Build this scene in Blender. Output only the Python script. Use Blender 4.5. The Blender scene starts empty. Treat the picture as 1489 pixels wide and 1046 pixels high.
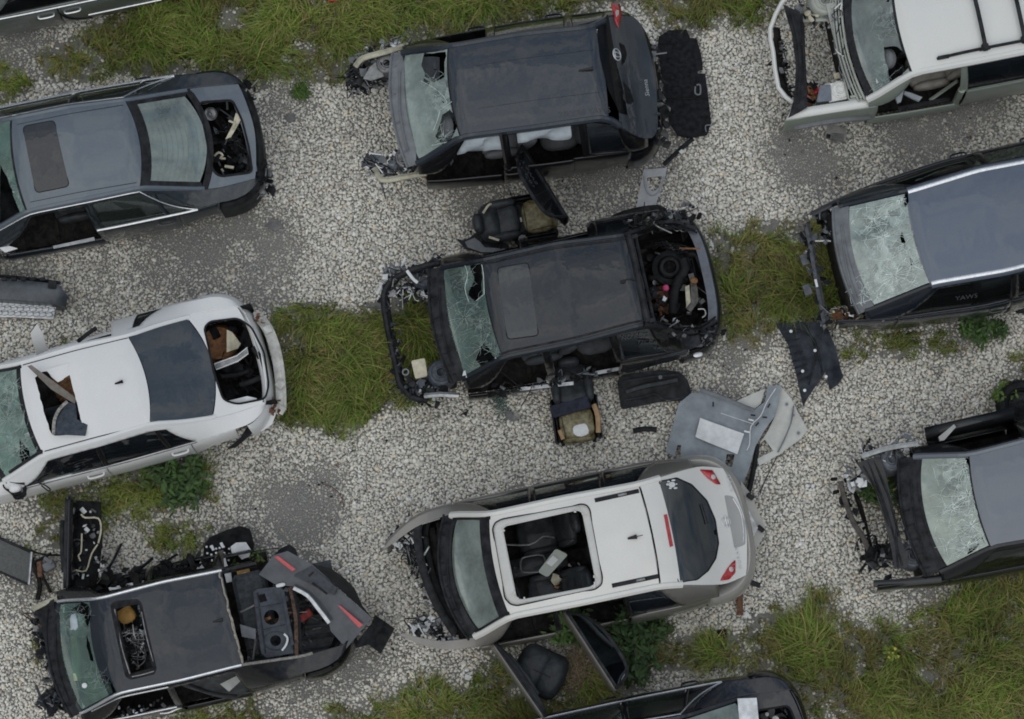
import bpy, bmesh, math, random
import numpy as np
from mathutils import Vector, Matrix, noise
from mathutils.geometry import delaunay_2d_cdt
random.seed(7); RNG = np.random.default_rng(7)
SC = bpy.context.scene
COL = SC.collection
# ---------------------------------------------------------------- camera model
F, T, H = 3900.0, math.radians(8.56), 33.8
CT, ST = math.cos(T), math.sin(T)
def P(px, py, z=0.0):
    x = (px-744.5)/F; y = (523-py)/F
    d = (x, y*CT+ST, y*ST-CT); s = (z-H)/d[2]
    return Vector((d[0]*s, d[1]*s, z))
def proj(p):
    x, y, z = p[0], p[1], p[2]-H
    yc = y*CT+z*ST; zc = -y*ST+z*CT
    return (744.5-F*x/zc, 523+F*yc/zc)
cam_d = bpy.data.cameras.new('camera'); cam = bpy.data.objects.new('camera', cam_d); COL.objects.link(cam)
cam.location = (0, 0, H); cam.rotation_euler = (T, 0, 0)
cam_d.sensor_width = 36; cam_d.lens = 36*F/1489; cam_d.clip_end = 2000
SC.camera = cam
# ---------------------------------------------------------------- node helpers
def nmat(name):
    m = bpy.data.materials.new(name); m.use_nodes = True
    nt = m.node_tree; nt.nodes.clear()
    out = nt.nodes.new('ShaderNodeOutputMaterial')
    return m, nt, out
def nd(nt, typ, ins=None, **kw):
    n = nt.nodes.new('ShaderNode'+typ)
    for k, v in kw.items(): setattr(n, k, v)
    for k, v in (ins or {}).items():
        s = n.inputs[k]
        if isinstance(v, bpy.types.NodeSocket): nt.links.new(v, s)
        else:
            if isinstance(v, tuple) and len(v) == 3 and s.type == 'RGBA': v = v+(1,)
            s.default_value = v
    return n
def ramp(nt, fac, stops):
    r = nt.nodes.new('ShaderNodeValToRGB'); nt.links.new(fac, r.inputs[0])
    el = r.color_ramp.elements
    while len(el) < len(stops): el.new(.5)
    for e, (p, c) in zip(el, stops):
        e.position = p; e.color = (c if isinstance(c, tuple) else (c, c, c))+(1,)
    return r.outputs[0]
def mixc(nt, fac, a, b, bt='MIX'):
    m = nt.nodes.new('ShaderNodeMix'); m.data_type = 'RGBA'; m.blend_type = bt
    for i, v in ((0, fac), (6, a), (7, b)):
        s = m.inputs[i]
        if isinstance(v, bpy.types.NodeSocket): nt.links.new(v, s)
        else: s.default_value = (v+(1,) if isinstance(v, tuple) else v)
    return m.outputs[2]
def objco(nt, sc=1):
    t = nt.nodes.new('ShaderNodeTexCoord'); return t.outputs['Object']
def paint(name, col, metal=.4, rough=.38, coat=.8, dust=.25, dcol=(.2, .19, .17), scratch=.0):
    m, nt, out = nmat(name); co = objco(nt)
    n1 = nd(nt, 'TexNoise', {'Vector': co, 'Scale': 2.2, 'Detail': 8., 'Roughness': .65})
    n2 = nd(nt, 'TexNoise', {'Vector': co, 'Scale': 60., 'Detail': 3.})
    n3 = nd(nt, 'TexNoise', {'Vector': co, 'Scale': 260., 'Detail': 2.})
    d = ramp(nt, n1.outputs[0], [(.35, 0.15), (.75, 1.)])
    f = nd(nt, 'Math', {0: d, 1: dust}, operation='MULTIPLY').outputs[0]
    spk = ramp(nt, n2.outputs[0], [(.62, 0.), (.72, 1.)])
    f2 = nd(nt, 'Math', {0: spk, 1: dust*.6}, operation='MULTIPLY_ADD'); nt.links.new(f, f2.inputs[2])
    g = mixc(nt, n3.outputs[0], tuple(c*.75 for c in col), tuple(min(1, c*1.25) for c in col))
    c = mixc(nt, f2.outputs[0], g, dcol)
    r = nd(nt, 'Math', {0: f2.outputs[0], 1: .9, 2: rough}, operation='MULTIPLY_ADD').outputs[0]
    bp = nd(nt, 'Bump', {'Height': n3.outputs[0], 'Strength': .05, 'Distance': .002})
    nlow = nd(nt, 'TexNoise', {'Vector': co, 'Scale': 1.3, 'Detail': 1.})
    bp2 = nd(nt, 'Bump', {'Height': nlow.outputs[0], 'Strength': .12, 'Distance': .05, 'Normal': bp.outputs[0]})
    nmid = nd(nt, 'TexNoise', {'Vector': co, 'Scale': 3.2, 'Detail': 3.})
    bp3 = nd(nt, 'Bump', {'Height': nmid.outputs[0], 'Strength': .25, 'Distance': .03})
    b = nd(nt, 'BsdfPrincipled', {'Base Color': c, 'Metallic': metal, 'Roughness': r, 'Coat Weight': coat, 'Coat Roughness': .05, 'Specular IOR Level': .15, 'Normal': bp2.outputs[0], 'Coat Normal': bp3.outputs[0]})
    nt.links.new(b.outputs[0], out.inputs[0]); return m
def plain(name, col, rough=.6, metal=0., var=.35, sc=12., coat=0., bump=.2, col2=None, spec=None):
    if spec is None: spec = .15 if max(col) < .05 else .4
    m, nt, out = nmat(name); co = objco(nt)
    n1 = nd(nt, 'TexNoise', {'Vector': co, 'Scale': sc, 'Detail': 7., 'Roughness': .65})
    c2 = col2 or tuple(min(1, c*(1+var)+.01) for c in col)
    c = mixc(nt, ramp(nt, n1.outputs[0], [(.35, 0.), (.68, 1.)]), tuple(x*(1-var) for x in col), c2)
    n2 = nd(nt, 'TexNoise', {'Vector': co, 'Scale': sc*9, 'Detail': 4.})
    bp = nd(nt, 'Bump', {'Height': n2.outputs[0], 'Strength': bump, 'Distance': .01})
    b = nd(nt, 'BsdfPrincipled', {'Base Color': c, 'Metallic': metal, 'Roughness': rough, 'Coat Weight': coat, 'Specular IOR Level': spec, 'Normal': bp.outputs[0]})
    nt.links.new(b.outputs[0], out.inputs[0]); return m
def glassm(name, tint=(.5, .6, .55), haze=.35, hcol=(.30, .36, .33), cracks=(), csc=14., gloss=1., wid=.035, amt=.8):
    """laminated / tempered glass with dust haze and crack networks round given points (object space)"""
    m, nt, out = nmat(name); co = objco(nt)
    n1 = nd(nt, 'TexNoise', {'Vector': co, 'Scale': 3.0, 'Detail': 6., 'Roughness': .6})
    n9 = nd(nt, 'TexNoise', {'Vector': co, 'Scale': 14.0, 'Detail': 8., 'Roughness': .7, 'Distortion': .8})
    na = nd(nt, 'Math', {0: n9.outputs[0], 1: .45, 2: -.225}, operation='MULTIPLY_ADD')
    nb = nd(nt, 'Math', {0: n1.outputs[0], 1: na.outputs[0]}, operation='ADD')
    hz = ramp(nt, nb.outputs[0], [(.25, haze*.55), (.78, min(1, haze*1.4))])
    fac = hz; hc = hcol
    if cracks:
        dist = nd(nt, 'TexNoise', {'Vector': co, 'Scale': 5., 'Detail': 3.})
        cw = mixc(nt, .12, co, dist.outputs[1])
        mk = None
        for (x, y, z, r) in cracks:
            dd = nd(nt, 'VectorMath', {0: co, 1: (x, y, z)}, operation='DISTANCE')
            mr = nd(nt, 'MapRange', {'Value': dd.outputs['Value'], 'From Min': r*.35, 'From Max': r*1.15, 'To Min': 1., 'To Max': 0.})
            mk = mr.outputs[0] if mk is None else nd(nt, 'Math', {0: mk, 1: mr.outputs[0]}, operation='MAXIMUM').outputs[0]
        tot = None
        for s_, w_ in ((csc, wid), (csc*2.3, wid*1.2), (csc*5.5, wid*1.9)):
            v = nd(nt, 'TexVoronoi', {'Vector': cw, 'Scale': s_, 'Randomness': 1.}, feature='DISTANCE_TO_EDGE')
            l = nd(nt, 'MapRange', {'Value': v.outputs['Distance'], 'From Min': w_*.2, 'From Max': w_, 'To Min': 1., 'To Max': 0.}).outputs[0]
            tot = l if tot is None else nd(nt, 'Math', {0: tot, 1: nd(nt, 'Math', {0: l, 1: .55}, operation='MULTIPLY').outputs[0]}, operation='MAXIMUM').outputs[0]
        vc = nd(nt, 'TexVoronoi', {'Vector': cw, 'Scale': csc*1.3, 'Randomness': 1.})
        sc_ = nd(nt, 'SeparateColor', {0: vc.outputs['Color']})
        sh = nd(nt, 'MapRange', {'Value': sc_.outputs[0], 'To Min': .55, 'To Max': 1.3}).outputs[0]
        shm = nd(nt, 'Math', {0: nd(nt, 'Math', {0: sh, 1: 1.}, operation='SUBTRACT').outputs[0], 1: mk, 2: 1.}, operation='MULTIPLY_ADD').outputs[0]
        hz = nd(nt, 'Math', {0: hz, 1: shm}, operation='MULTIPLY', use_clamp=True).outputs[0]
        nn = nd(nt, 'TexNoise', {'Vector': co, 'Scale': 9., 'Detail': 3.})
        nr = ramp(nt, nn.outputs[0], [(.38, 0.0), (.56, 1.)])
        k = nd(nt, 'Math', {0: tot, 1: mk}, operation='MULTIPLY').outputs[0]
        k = nd(nt, 'Math', {0: k, 1: nr}, operation='MULTIPLY').outputs[0]
        k = nd(nt, 'Math', {0: k, 1: amt}, operation='MULTIPLY').outputs[0]
        fac = nd(nt, 'Math', {0: hz, 1: k}, operation='MAXIMUM').outputs[0]
        hc = mixc(nt, k, hcol, (.75, .82, .78))
    tr = nd(nt, 'BsdfTransparent', {'Color': tint})
    df = nd(nt, 'BsdfPrincipled', {'Base Color': hc, 'Roughness': .35})
    mx = nd(nt, 'MixShader', {0: fac, 1: tr.outputs[0], 2: df.outputs[0]})
    gl = nd(nt, 'BsdfGlossy', {'Roughness': .04, 'Color': (.95, 1, .98)})
    fr = nd(nt, 'Fresnel', {'IOR': 1.45+.35*gloss})
    mx2 = nd(nt, 'MixShader', {0: fr.outputs[0], 1: mx.outputs[0], 2: gl.outputs[0]})
    nt.links.new(mx2.outputs[0], out.inputs[0]); return m
# ---------------------------------------------------------------- mesh builder
def rot3(a, b, c): return Matrix.Rotation(c, 3, 'Z') @ Matrix.Rotation(b, 3, 'Y') @ Matrix.Rotation(a, 3, 'X')
def smooth_path(pts, sub=4, closed=False):
    pts = [Vector(p) for p in pts]; n = len(pts)
    if n < 3: return pts
    o = []
    for i in range(n if closed else n-1):
        g = lambda k: pts[k % n] if closed else pts[max(0, min(n-1, k))]
        a, b, c, d = g(i-1), g(i), g(i+1), g(i+2)
        for j in range(sub):
            t = j/sub
            o.append(.5*((2*b)+(c-a)*t+(2*a-5*b+4*c-d)*t*t+(3*b-a-3*c+d)*t**3))
    if not closed: o.append(pts[-1])
    return o
class MB:
    def __init__(s): s.v = []; s.f = []; s.m = []
    def add(s, vs, fs, mi=0):
        o = len(s.v); s.v += [tuple(v) for v in vs]
        s.f += [tuple(o+i for i in f) for f in fs]; s.m += [mi]*len(fs); return s
    def box(s, c, sz, rot=(0, 0, 0), mi=0, bev=.0, taper=1.):
        """chamfered box"""
        R = rot3(*rot); hx, hy, hz = [q/2 for q in sz]; c = Vector(c)
        b = min(bev or .12*min(sz), hx*.9, hy*.9, hz*.9)
        vs = []; fs = []
        for zi, (zz, k) in enumerate(((-hz, 1), (-hz+b, 0), (hz-b, 0), (hz, 1))):
            ex, ey = hx-b*k, hy-b*k
            if zi > 1: ex *= taper; ey *= taper
            for (x, y) in ((-ex+b*.0, -ey+b), (-ex+b, -ey), (ex-b, -ey), (ex, -ey+b), (ex, ey-b), (ex-b, ey), (-ex+b, ey), (-ex, ey-b)):
                vs.append(c+R @ Vector((x, y, zz)))
        fs.append(tuple(range(7, -1, -1))); fs.append(tuple(range(24, 32)))
        for r in range(3):
            for i in range(8):
                j = (i+1) % 8; fs.append((r*8+i, r*8+j, r*8+8+j, r*8+8+i))
        return s.add(vs, fs, mi)
    def tube(s, pts, r, n=7, mi=0, closed=False, sm=3, flat=1., cap=True):
        pts = smooth_path(pts, sm, closed) if sm > 1 else [Vector(p) for p in pts]
        N = len(pts); vs = []; fs = []
        rr = r if isinstance(r, (list, tuple)) else None
        up = Vector((0, 0, 1))
        for i, p in enumerate(pts):
            a = pts[i-1] if (i > 0 or closed) else p; b = pts[(i+1) % N] if (i < N-1 or closed) else p
            t = (b-a); t = t.normalized() if t.length > 1e-9 else Vector((1, 0, 0))
            x = t.cross(up)
            if x.length < 1e-3: x = t.cross(Vector((0, 1, 0)))
            x.normalize(); y = x.cross(t)
            q = r if rr is None else rr[0]+(rr[1]-rr[0])*i/max(1, N-1)
            for k in range(n):
                an = 2*math.pi*(k+.5)/n
                vs.append(p+x*math.cos(an)*q+y*math.sin(an)*q*flat)
        M = N if closed else N-1
        for i in range(M):
            for k in range(n):
                a = i*n+k; b = i*n+(k+1) % n; c = ((i+1) % N)*n+(k+1) % n; d = ((i+1) % N)*n+k
                fs.append((a, b, c, d))
        if cap and not closed:
            fs.append(tuple(range(n-1, -1, -1))); fs.append(tuple((N-1)*n+k for k in range(n)))
        return s.add(vs, fs, mi)
    def grid(s, rows, mi=0, close_u=False):
        n = len(rows[0]); vs = [p for r in rows for p in r]; fs = []
        for i in range(len(rows)-1):
            for j in range(n if close_u else n-1):
                k = (j+1) % n
                fs.append((i*n+j, i*n+k, (i+1)*n+k, (i+1)*n+j))
        return s.add(vs, fs, mi)
    def lathe(s, prof, c, axis='z', n=20, mi=0, rot=(0, 0, 0)):
        R = rot3(*rot); c = Vector(c); rows = []
        for (r, h) in prof:
            rows.append([c+R @ Vector((r*math.cos(2*math.pi*k/n), r*math.sin(2*math.pi*k/n), h)) for k in range(n)])
        return s.grid(rows, mi, True)
    def blob(s, c, sz, rot=(0, 0, 0), mi=0, p=2.6, jit=.0, n=14, seed=0):
        """superellipsoid cushion"""
        R = rot3(*rot); c = Vector(c); rows = []
        e = 2/p; g = lambda q: math.copysign(abs(q)**e, q)
        for i in range(n//2+1):
            ph = -math.pi/2+math.pi*i/(n//2); row = []
            for k in range(n):
                th = 2*math.pi*k/n
                q = Vector((g(math.cos(ph))*g(math.cos(th))*sz[0]/2, g(math.cos(ph))*g(math.sin(th))*sz[1]/2, g(math.sin(ph))*sz[2]/2))
                if jit: q *= 1+jit*noise.noise(q*9+Vector((seed, 0, 0)))
                row.append(c+R @ q)
            rows.append(row)
        return s.grid(rows, mi, True)
    def prism(s, poly, h, mi=0, fn=None, step=.0, holes=(), warp=0., seed=0):
        """poly: list of local points (x,y,z bottom); extruded up by h"""
        z0 = [p[2] for p in poly]; zm = sum(z0)/len(z0)
        st = step or 9.
        vs, tris = dom([(p[0], p[1]) for p in poly], [[(q[0], q[1]) for q in hh] for hh in holes], st)
        A = np.array([(p[0], p[1], 1) for p in poly]); sol = np.linalg.lstsq(A, np.array(z0), rcond=None)[0]
        def zz(x, y):
            z = sol[0]*x+sol[1]*y+sol[2]
            if warp: z += warp*noise.noise(Vector((x*3.1+seed, y*3.1, seed*.7)))
            if fn: z += fn(x, y)
            return z
        b = [(x, y, zz(x, y)) for x, y in vs]; t = [(x, y, z+h) for x, y, z in b]; n = len(vs)
        fs = [tuple(n+i for i in f) for f in tris]+[tuple(reversed(f)) for f in tris]
        ed = {}
        for f in tris:
            for i in range(3): ed[(f[i], f[(i+1) % 3])] = 1
        for (a, c) in list(ed):
            if (c, a) not in ed: fs.append((a, c, n+c, n+a))
        return s.add(b+t, fs, mi)
    def build(s, name, mats, parent=None, smooth=35, origin=None, sub=0, solid=0.):
        me = bpy.data.meshes.new(name)
        v = s.v
        if origin is not None: v = [(a-origin[0], b-origin[1], c-origin[2]) for a, b, c in v]
        me.from_pydata(v, [], s.f)
        if not isinstance(mats, (list, tuple)): mats = [mats]
        for m in mats: me.materials.append(m)
        me.polygons.foreach_set('material_index', s.m)
        me.update()
        o = bpy.data.objects.new(name, me); COL.objects.link(o)
        if parent is not None: o.parent = parent
        elif origin is not None: o.location = origin
        if smooth:
            me.polygons.foreach_set('use_smooth', [True]*len(me.polygons))
            if smooth < 180: me.set_sharp_from_angle(angle=math.radians(smooth))
        if solid:
            q = o.modifiers.new('thickness', 'SOLIDIFY'); q.thickness = solid; q.offset = 0
        if sub:
            q = o.modifiers.new('subdivision', 'SUBSURF'); q.levels = sub; q.render_levels = sub
        return o
def inpoly(x, y, poly):
    c = False; n = len(poly); j = n-1
    for i in range(n):
        xi, yi = poly[i]; xj, yj = poly[j]
        if (yi > y) != (yj > y) and x < (xj-xi)*(y-yi)/(yj-yi)+xi: c = not c
        j = i
    return c
def densify(poly, st):
    o = []
    for i in range(len(poly)):
        a = poly[i]; b = poly[(i+1) % len(poly)]
        k = max(1, int(math.ceil(math.hypot(b[0]-a[0], b[1]-a[1])/st)))
        for j in range(k): o.append((a[0]+(b[0]-a[0])*j/k, a[1]+(b[1]-a[1])*j/k))
    return o
def area(p): return .5*sum(p[i][0]*p[(i+1) % len(p)][1]-p[(i+1) % len(p)][0]*p[i][1] for i in range(len(p)))
def dom(outer, holes=(), st=.08):
    loops = [densify(outer, st)]+[densify(h, st) for h in holes]
    vs = []; ed = []
    for L in loops:
        o = len(vs); vs += L; ed += [(o+i, o+(i+1) % len(L)) for i in range(len(L))]
    bv = np.array(vs)
    xs = [p[0] for p in outer]; ys = [p[1] for p in outer]
    nx = int((max(xs)-min(xs))/st); ny = int((max(ys)-min(ys))/st)
    if nx*ny < 20000:
        for i in range(1, nx+1):
            for j in range(1, ny+1):
                x = min(xs)+i*st; y = min(ys)+(j-.5*(i % 2))*st
                if inpoly(x, y, loops[0]) and not any(inpoly(x, y, h) for h in loops[1:]):
                    if np.min((bv[:, 0]-x)**2+(bv[:, 1]-y)**2) > (.45*st)**2: vs.append((x, y))
    r = delaunay_2d_cdt([Vector(v) for v in vs], ed, [], 0, 1e-6)
    V = [(v.x, v.y) for v in r[0]]; out = []
    for f in r[2]:
        cx = sum(V[i][0] for i in f)/3; cy = sum(V[i][1] for i in f)/3
        if inpoly(cx, cy, loops[0]) and not any(inpoly(cx, cy, h) for h in loops[1:]):
            f = tuple(f)
            if area([V[i] for i in f]) < 0: f = f[::-1]
            out.append(f)
    return V, out
def rounded(poly, r, k=4):
    o = []; n = len(poly)
    for i in range(n):
        a, b, c = Vector(poly[i-1]), Vector(poly[i]), Vector(poly[(i+1) % n])
        d1 = (a-b); d2 = (c-b); rr = min(r, d1.length*.45, d2.length*.45)
        p = b+d1.normalized()*rr; q = b+d2.normalized()*rr
        for j in range(k+1):
            t = j/k; w = p*(1-t)**2+b*2*t*(1-t)+q*t*t; o.append((w.x, w.y))
    return o
def jag(poly, amp, st, seed=0):
    rr = random.Random(seed); o = []
    for (x, y) in densify(poly, st): o.append((x+rr.uniform(-amp, amp), y+rr.uniform(-amp, amp)))
    return o
def curve(lst, sm=.12):
    a = np.array(lst, float); xs = np.linspace(a[0, 0], a[-1, 0], 400)
    ys = np.interp(xs, a[:, 0], a[:, 1]); dx = xs[1]-xs[0]; k = max(1, int(sm/dx))
    pad = np.concatenate([2*ys[0]-ys[k:0:-1], ys, 2*ys[-1]-ys[-2:-k-2:-1]])
    ker = np.hanning(2*k+3)[1:-1]; ker /= ker.sum(); ys2 = np.convolve(pad, ker, 'valid')
    if len(ys2) != len(xs): ys2 = np.interp(np.linspace(0, 1, 400), np.linspace(0, 1, len(ys2)), ys2)
    return lambda u: float(np.interp(u, xs, ys2))
# ---------------------------------------------------------------- things
def tag(o, label=None, cat=None, group=None, kind=None):
    if label: o['label'] = label
    if cat: o['category'] = cat
    if group: o['group'] = group
    if kind: o['kind'] = kind
    return o
class Frame:
    """a thing's own frame: empty on the ground, angle in degrees"""
    def __init__(s, name, label, cat, px, py, ang=0, z=0., group=None, z0=0.):
        s.o = P(px, py, z); s.o.z = z0; s.a = math.radians(ang)
        s.root = bpy.data.objects.new(name, None); COL.objects.link(s.root); s.root.empty_display_size = .2
        s.root.location = s.o; s.root.rotation_euler = (0, 0, s.a)
        tag(s.root, label, cat, group)
    def l(s, px, py, z):
        p = P(px, py, z)-s.o; c, n = math.cos(s.a), math.sin(s.a)
        return Vector((p.x*c+p.y*n, -p.x*n+p.y*c, z-s.o.z))
    def w(s, p):
        c, n = math.cos(s.a), math.sin(s.a)
        return Vector((s.o.x+p[0]*c-p[1]*n, s.o.y+p[0]*n+p[1]*c, s.o.z+p[2]))
    def px(s, fn, px, py, g=(0, 0)):
        """invert a surface fn(u,v)->local point for the place seen at px,py"""
        x, y = g
        for _ in range(14):
            a = proj(s.w(fn(x, y))); b = proj(s.w(fn(x+.01, y))); c = proj(s.w(fn(x, y+.01)))
            J = np.array([[(b[0]-a[0])/.01, (c[0]-a[0])/.01], [(b[1]-a[1])/.01, (c[1]-a[1])/.01]])
            d = np.linalg.solve(J, np.array([px-a[0], py-a[1]])); d = np.clip(d, -.4, .4)
            x += d[0]; y += d[1]
        return (float(x), float(y))
    def pts(s, L): return [s.l(*q) for q in L]
    def pr(s, poly, z, h, name, mat, holes=(), step=.12, warp=0., fn=None, mi=0, parent=None, seed=0, mb=None, smooth=35):
        m = mb or MB()
        zf = (lambda i: z[i]) if isinstance(z, (list, tuple)) else (lambda i: z)
        m.prism([s.l(x, y, zf(i)) for i, (x, y) in enumerate(poly)], h, mi, fn, step, [[s.l(x, y, zf(0)) for x, y in hh] for hh in holes], warp, seed)
        if mb is None: return m.build(name, mat, parent or s.root, smooth=smooth)
    def tb(s, L, r, name=None, mat=None, mb=None, parent=None, **k):
        m = mb or MB(); m.tube(s.pts(L), r, **k)
        if mb is None: return m.build(name, mat, parent or s.root)
TXT = {}
def text_mesh(txt):
    c = bpy.data.curves.new('lettering', 'FONT'); c.body = txt; c.size = 1; c.align_x = 'CENTER'; c.align_y = 'CENTER'; c.resolution_u = 2
    t = bpy.data.objects.new('lettering', c); COL.objects.link(t)
    dg = bpy.context.evaluated_depsgraph_get(); me = bpy.data.meshes.new_from_object(t.evaluated_get(dg))
    COL.objects.unlink(t); bpy.data.objects.remove(t); return me
for t_ in ('A W D', 'M U R A N O', '77CC89', 'YAWS', '77CC89 YAWS', 'LE', 'Sienna', '11 LKL', 'NO KEYS', 'K60PL', '16MR'): TXT[t_] = text_mesh(t_)
def text_surf(name, txt, size, fn, a0, b0, ang, mat, parent, sx=1., sy=1.):
    """lettering laid onto a surface fn(a, b) -> point, so that it follows the panel"""
    me = TXT[txt].copy(); ca, sa = math.cos(ang), math.sin(ang)
    for v in me.vertices:
        x, y = v.co.x*size, v.co.y*size; v.co = fn(a0+(x*ca-y*sa)*sx, b0+(x*sa+y*ca)*sy)
    o = bpy.data.objects.new(name, me); COL.objects.link(o); me.materials.clear(); me.materials.append(mat); o.parent = parent
    return o
# ---------------------------------------------------------------- light
SC.view_settings.view_transform = 'Standard'; SC.view_settings.look = 'None'; SC.view_settings.exposure = 0
SC.cycles.filter_width = 1.8
w = bpy.data.worlds.new('World'); SC.world = w; w.use_nodes = True
nt = w.node_tree; nt.nodes.clear()
EL, RO = math.radians(62), math.radians(200)
sky = nt.nodes.new('ShaderNodeTexSky'); sky.sky_type = 'NISHITA'; sky.sun_disc = False
sky.sun_elevation = EL; sky.sun_rotation = RO; sky.air_density = 1.0; sky.dust_density = 2.5
tc = nt.nodes.new('ShaderNodeTexCoord')
n1 = nd(nt, 'TexNoise', {'Vector': tc.outputs['Generated'], 'Scale': 6.5, 'Detail': 9., 'Roughness': .6, 'Distortion': .5})
cf = ramp(nt, n1.outputs[0], [(.3, .75), (.62, 1.)])
cc = ramp(nt, n1.outputs[0], [(.38, (2.7, 4.1, 6.4)), (.62, (9.9, 10.1, 10.4))])
mm = mixc(nt, cf, sky.outputs[0], cc)
# an overcast dome is brighter overhead than at the horizon
sx = nd(nt, 'SeparateXYZ', {0: tc.outputs['Generated']})
gr = nd(nt, 'MapRange', {'Value': sx.outputs[2], 'From Min': -.1, 'From Max': 1., 'To Min': .06, 'To Max': 1.22}).outputs[0]
mm = mixc(nt, 1., mm, nd(nt, 'CombineColor', {0: gr, 1: gr, 2: gr}).outputs[0], 'MULTIPLY')
bg = nd(nt, 'Background', {'Color': mm, 'Strength': .087}); wo = nt.nodes.new('ShaderNodeOutputWorld')
nt.links.new(bg.outputs[0], wo.inputs[0])
ld = bpy.data.lights.new('sun', 'SUN'); ld.energy = .88; ld.angle = math.radians(95); ld.color = (1, .93, .79)
sun = bpy.data.objects.new('sun', ld); COL.objects.link(sun)
sdir = Vector((math.sin(RO)*math.cos(EL), -math.cos(RO)*math.cos(EL)*-1, math.sin(EL)))
sdir = Vector((math.cos(EL)*math.sin(RO), math.cos(EL)*math.cos(RO), math.sin(EL)))
sun.rotation_euler = sdir.to_track_quat('Z', 'Y').to_euler()
# ---------------------------------------------------------------- ground
m, nt, out = nmat('ground_dirt'); co = objco(nt)
v = nd(nt, 'TexVoronoi', {'Vector': co, 'Scale': 26., 'Randomness': 1.}); ve = nd(nt, 'TexVoronoi', {'Vector': co, 'Scale': 26.}, feature='DISTANCE_TO_EDGE')
v2 = nd(nt, 'TexVoronoi', {'Vector': co, 'Scale': 75.})
nb = nd(nt, 'TexNoise', {'Vector': co, 'Scale': .9, 'Detail': 8., 'Roughness': .6}); nf = nd(nt, 'TexNoise', {'Vector': co, 'Scale': 30., 'Detail': 6.})
grain = ramp(nt, v2.outputs['Color'], [(.1, (.08, .077, .07)), (.55, (.17, .165, .15)), (.9, (.40, .39, .35))])
dirt = mixc(nt, ramp(nt, nb.outputs[0], [(.4, 0.), (.65, 1.)]), (.19, .186, .175), (.25, .237, .21))
c = mixc(nt, ramp(nt, nf.outputs[0], [(.45, .15), (.7, .75)]), dirt, grain)
# beyond the part of the lot whose stones are built one by one the same gravel is in the surface
sx = nd(nt, 'SeparateXYZ', {0: co}); ax = nd(nt, 'Math', {0: sx.outputs[0]}, operation='ABSOLUTE').outputs[0]
ay = nd(nt, 'Math', {0: nd(nt, 'Math', {0: sx.outputs[1], 1: 5.0}, operation='SUBTRACT').outputs[0]}, operation='ABSOLUTE').outputs[0]
far = nd(nt, 'Math', {0: nd(nt, 'MapRange', {'Value': ax, 'From Min': 7.0, 'From Max': 7.4}).outputs[0], 1: nd(nt, 'MapRange', {'Value': ay, 'From Min': 5.2, 'From Max': 5.6}).outputs[0]}, operation='MAXIMUM').outputs[0]
peb = mixc(nt, ramp(nt, ve.outputs['Distance'], [(.02, 0.), (.12, 1.)]), (.12, .115, .105), ramp(nt, v.outputs['Color'], [(.1, (.42, .40, .36)), (.6, (.60, .58, .52)), (.95, (.72, .70, .64))]))
nbig = nd(nt, 'TexNoise', {'Vector': co, 'Scale': .35, 'Detail': 7., 'Roughness': .6})
peb = mixc(nt, ramp(nt, nbig.outputs[0], [(.45, 0.), (.62, .8)]), peb, (.16, .15, .125))
c = mixc(nt, far, c, peb)
bp = nd(nt, 'Bump', {'Height': v2.outputs['Distance'], 'Strength': .6, 'Distance': .012})
b = nd(nt, 'BsdfPrincipled', {'Base Color': c, 'Roughness': .95, 'Normal': bp.outputs[0]}); nt.links.new(b.outputs[0], out.inputs[0])
g = MB(); S_ = 300
g.add([(-S_, -S_, 0), (S_, -S_, 0), (S_, S_, 0), (-S_, S_, 0)], [(0, 1, 2, 3)])
tag(g.build('ground', m, smooth=0), 'dark compacted dirt under the pale gravel', None, kind='structure')
# density fields, painted in plan on the ground (metres) from places in the lot
def blobs(L):
    return [(P(x, y).x, P(x, y).y, r/118., k) for x, y, r, k in L]
DARK = blobs([(290, 365, 70, .75), (390, 360, 55, .75), (230, 385, 60, .5), (440, 740, 60, .85), (470, 700, 35, .6), (400, 720, 50, .5), (430, 820, 60, .5),
  (1160, 222, 55, .8), (1200, 240, 50, .7), (1330, 185, 70, .8), (1390, 170, 50, .7), (1440, 160, 40, .6), (250, 330, 70, .6), (350, 330, 40, .7),
  (30, 395, 60, .5), (370, 400, 60, .55), (140, 400, 60, .35), (880, 245, 80, .6), (960, 235, 50, .5), (700, 285, 60, .45), (1060, 520, 40, .6), (1050, 560, 30, .5),
  (900, 300, 40, .5), (470, 200, 50, .2), (30, 600, 50, .4), (520, 950, 60, .6), (450, 990, 70, .5), (420, 150, 40, .4), (0, 90, 60, .6), (30, 60, 50, .7), (1380, 505, 40, .4), (1130, 600, 30, .35), (1490, 560, 40, .5), (1350, 860, 60, .3), (50, 860, 40, .5), (350, 780, 50, .5)])
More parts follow.
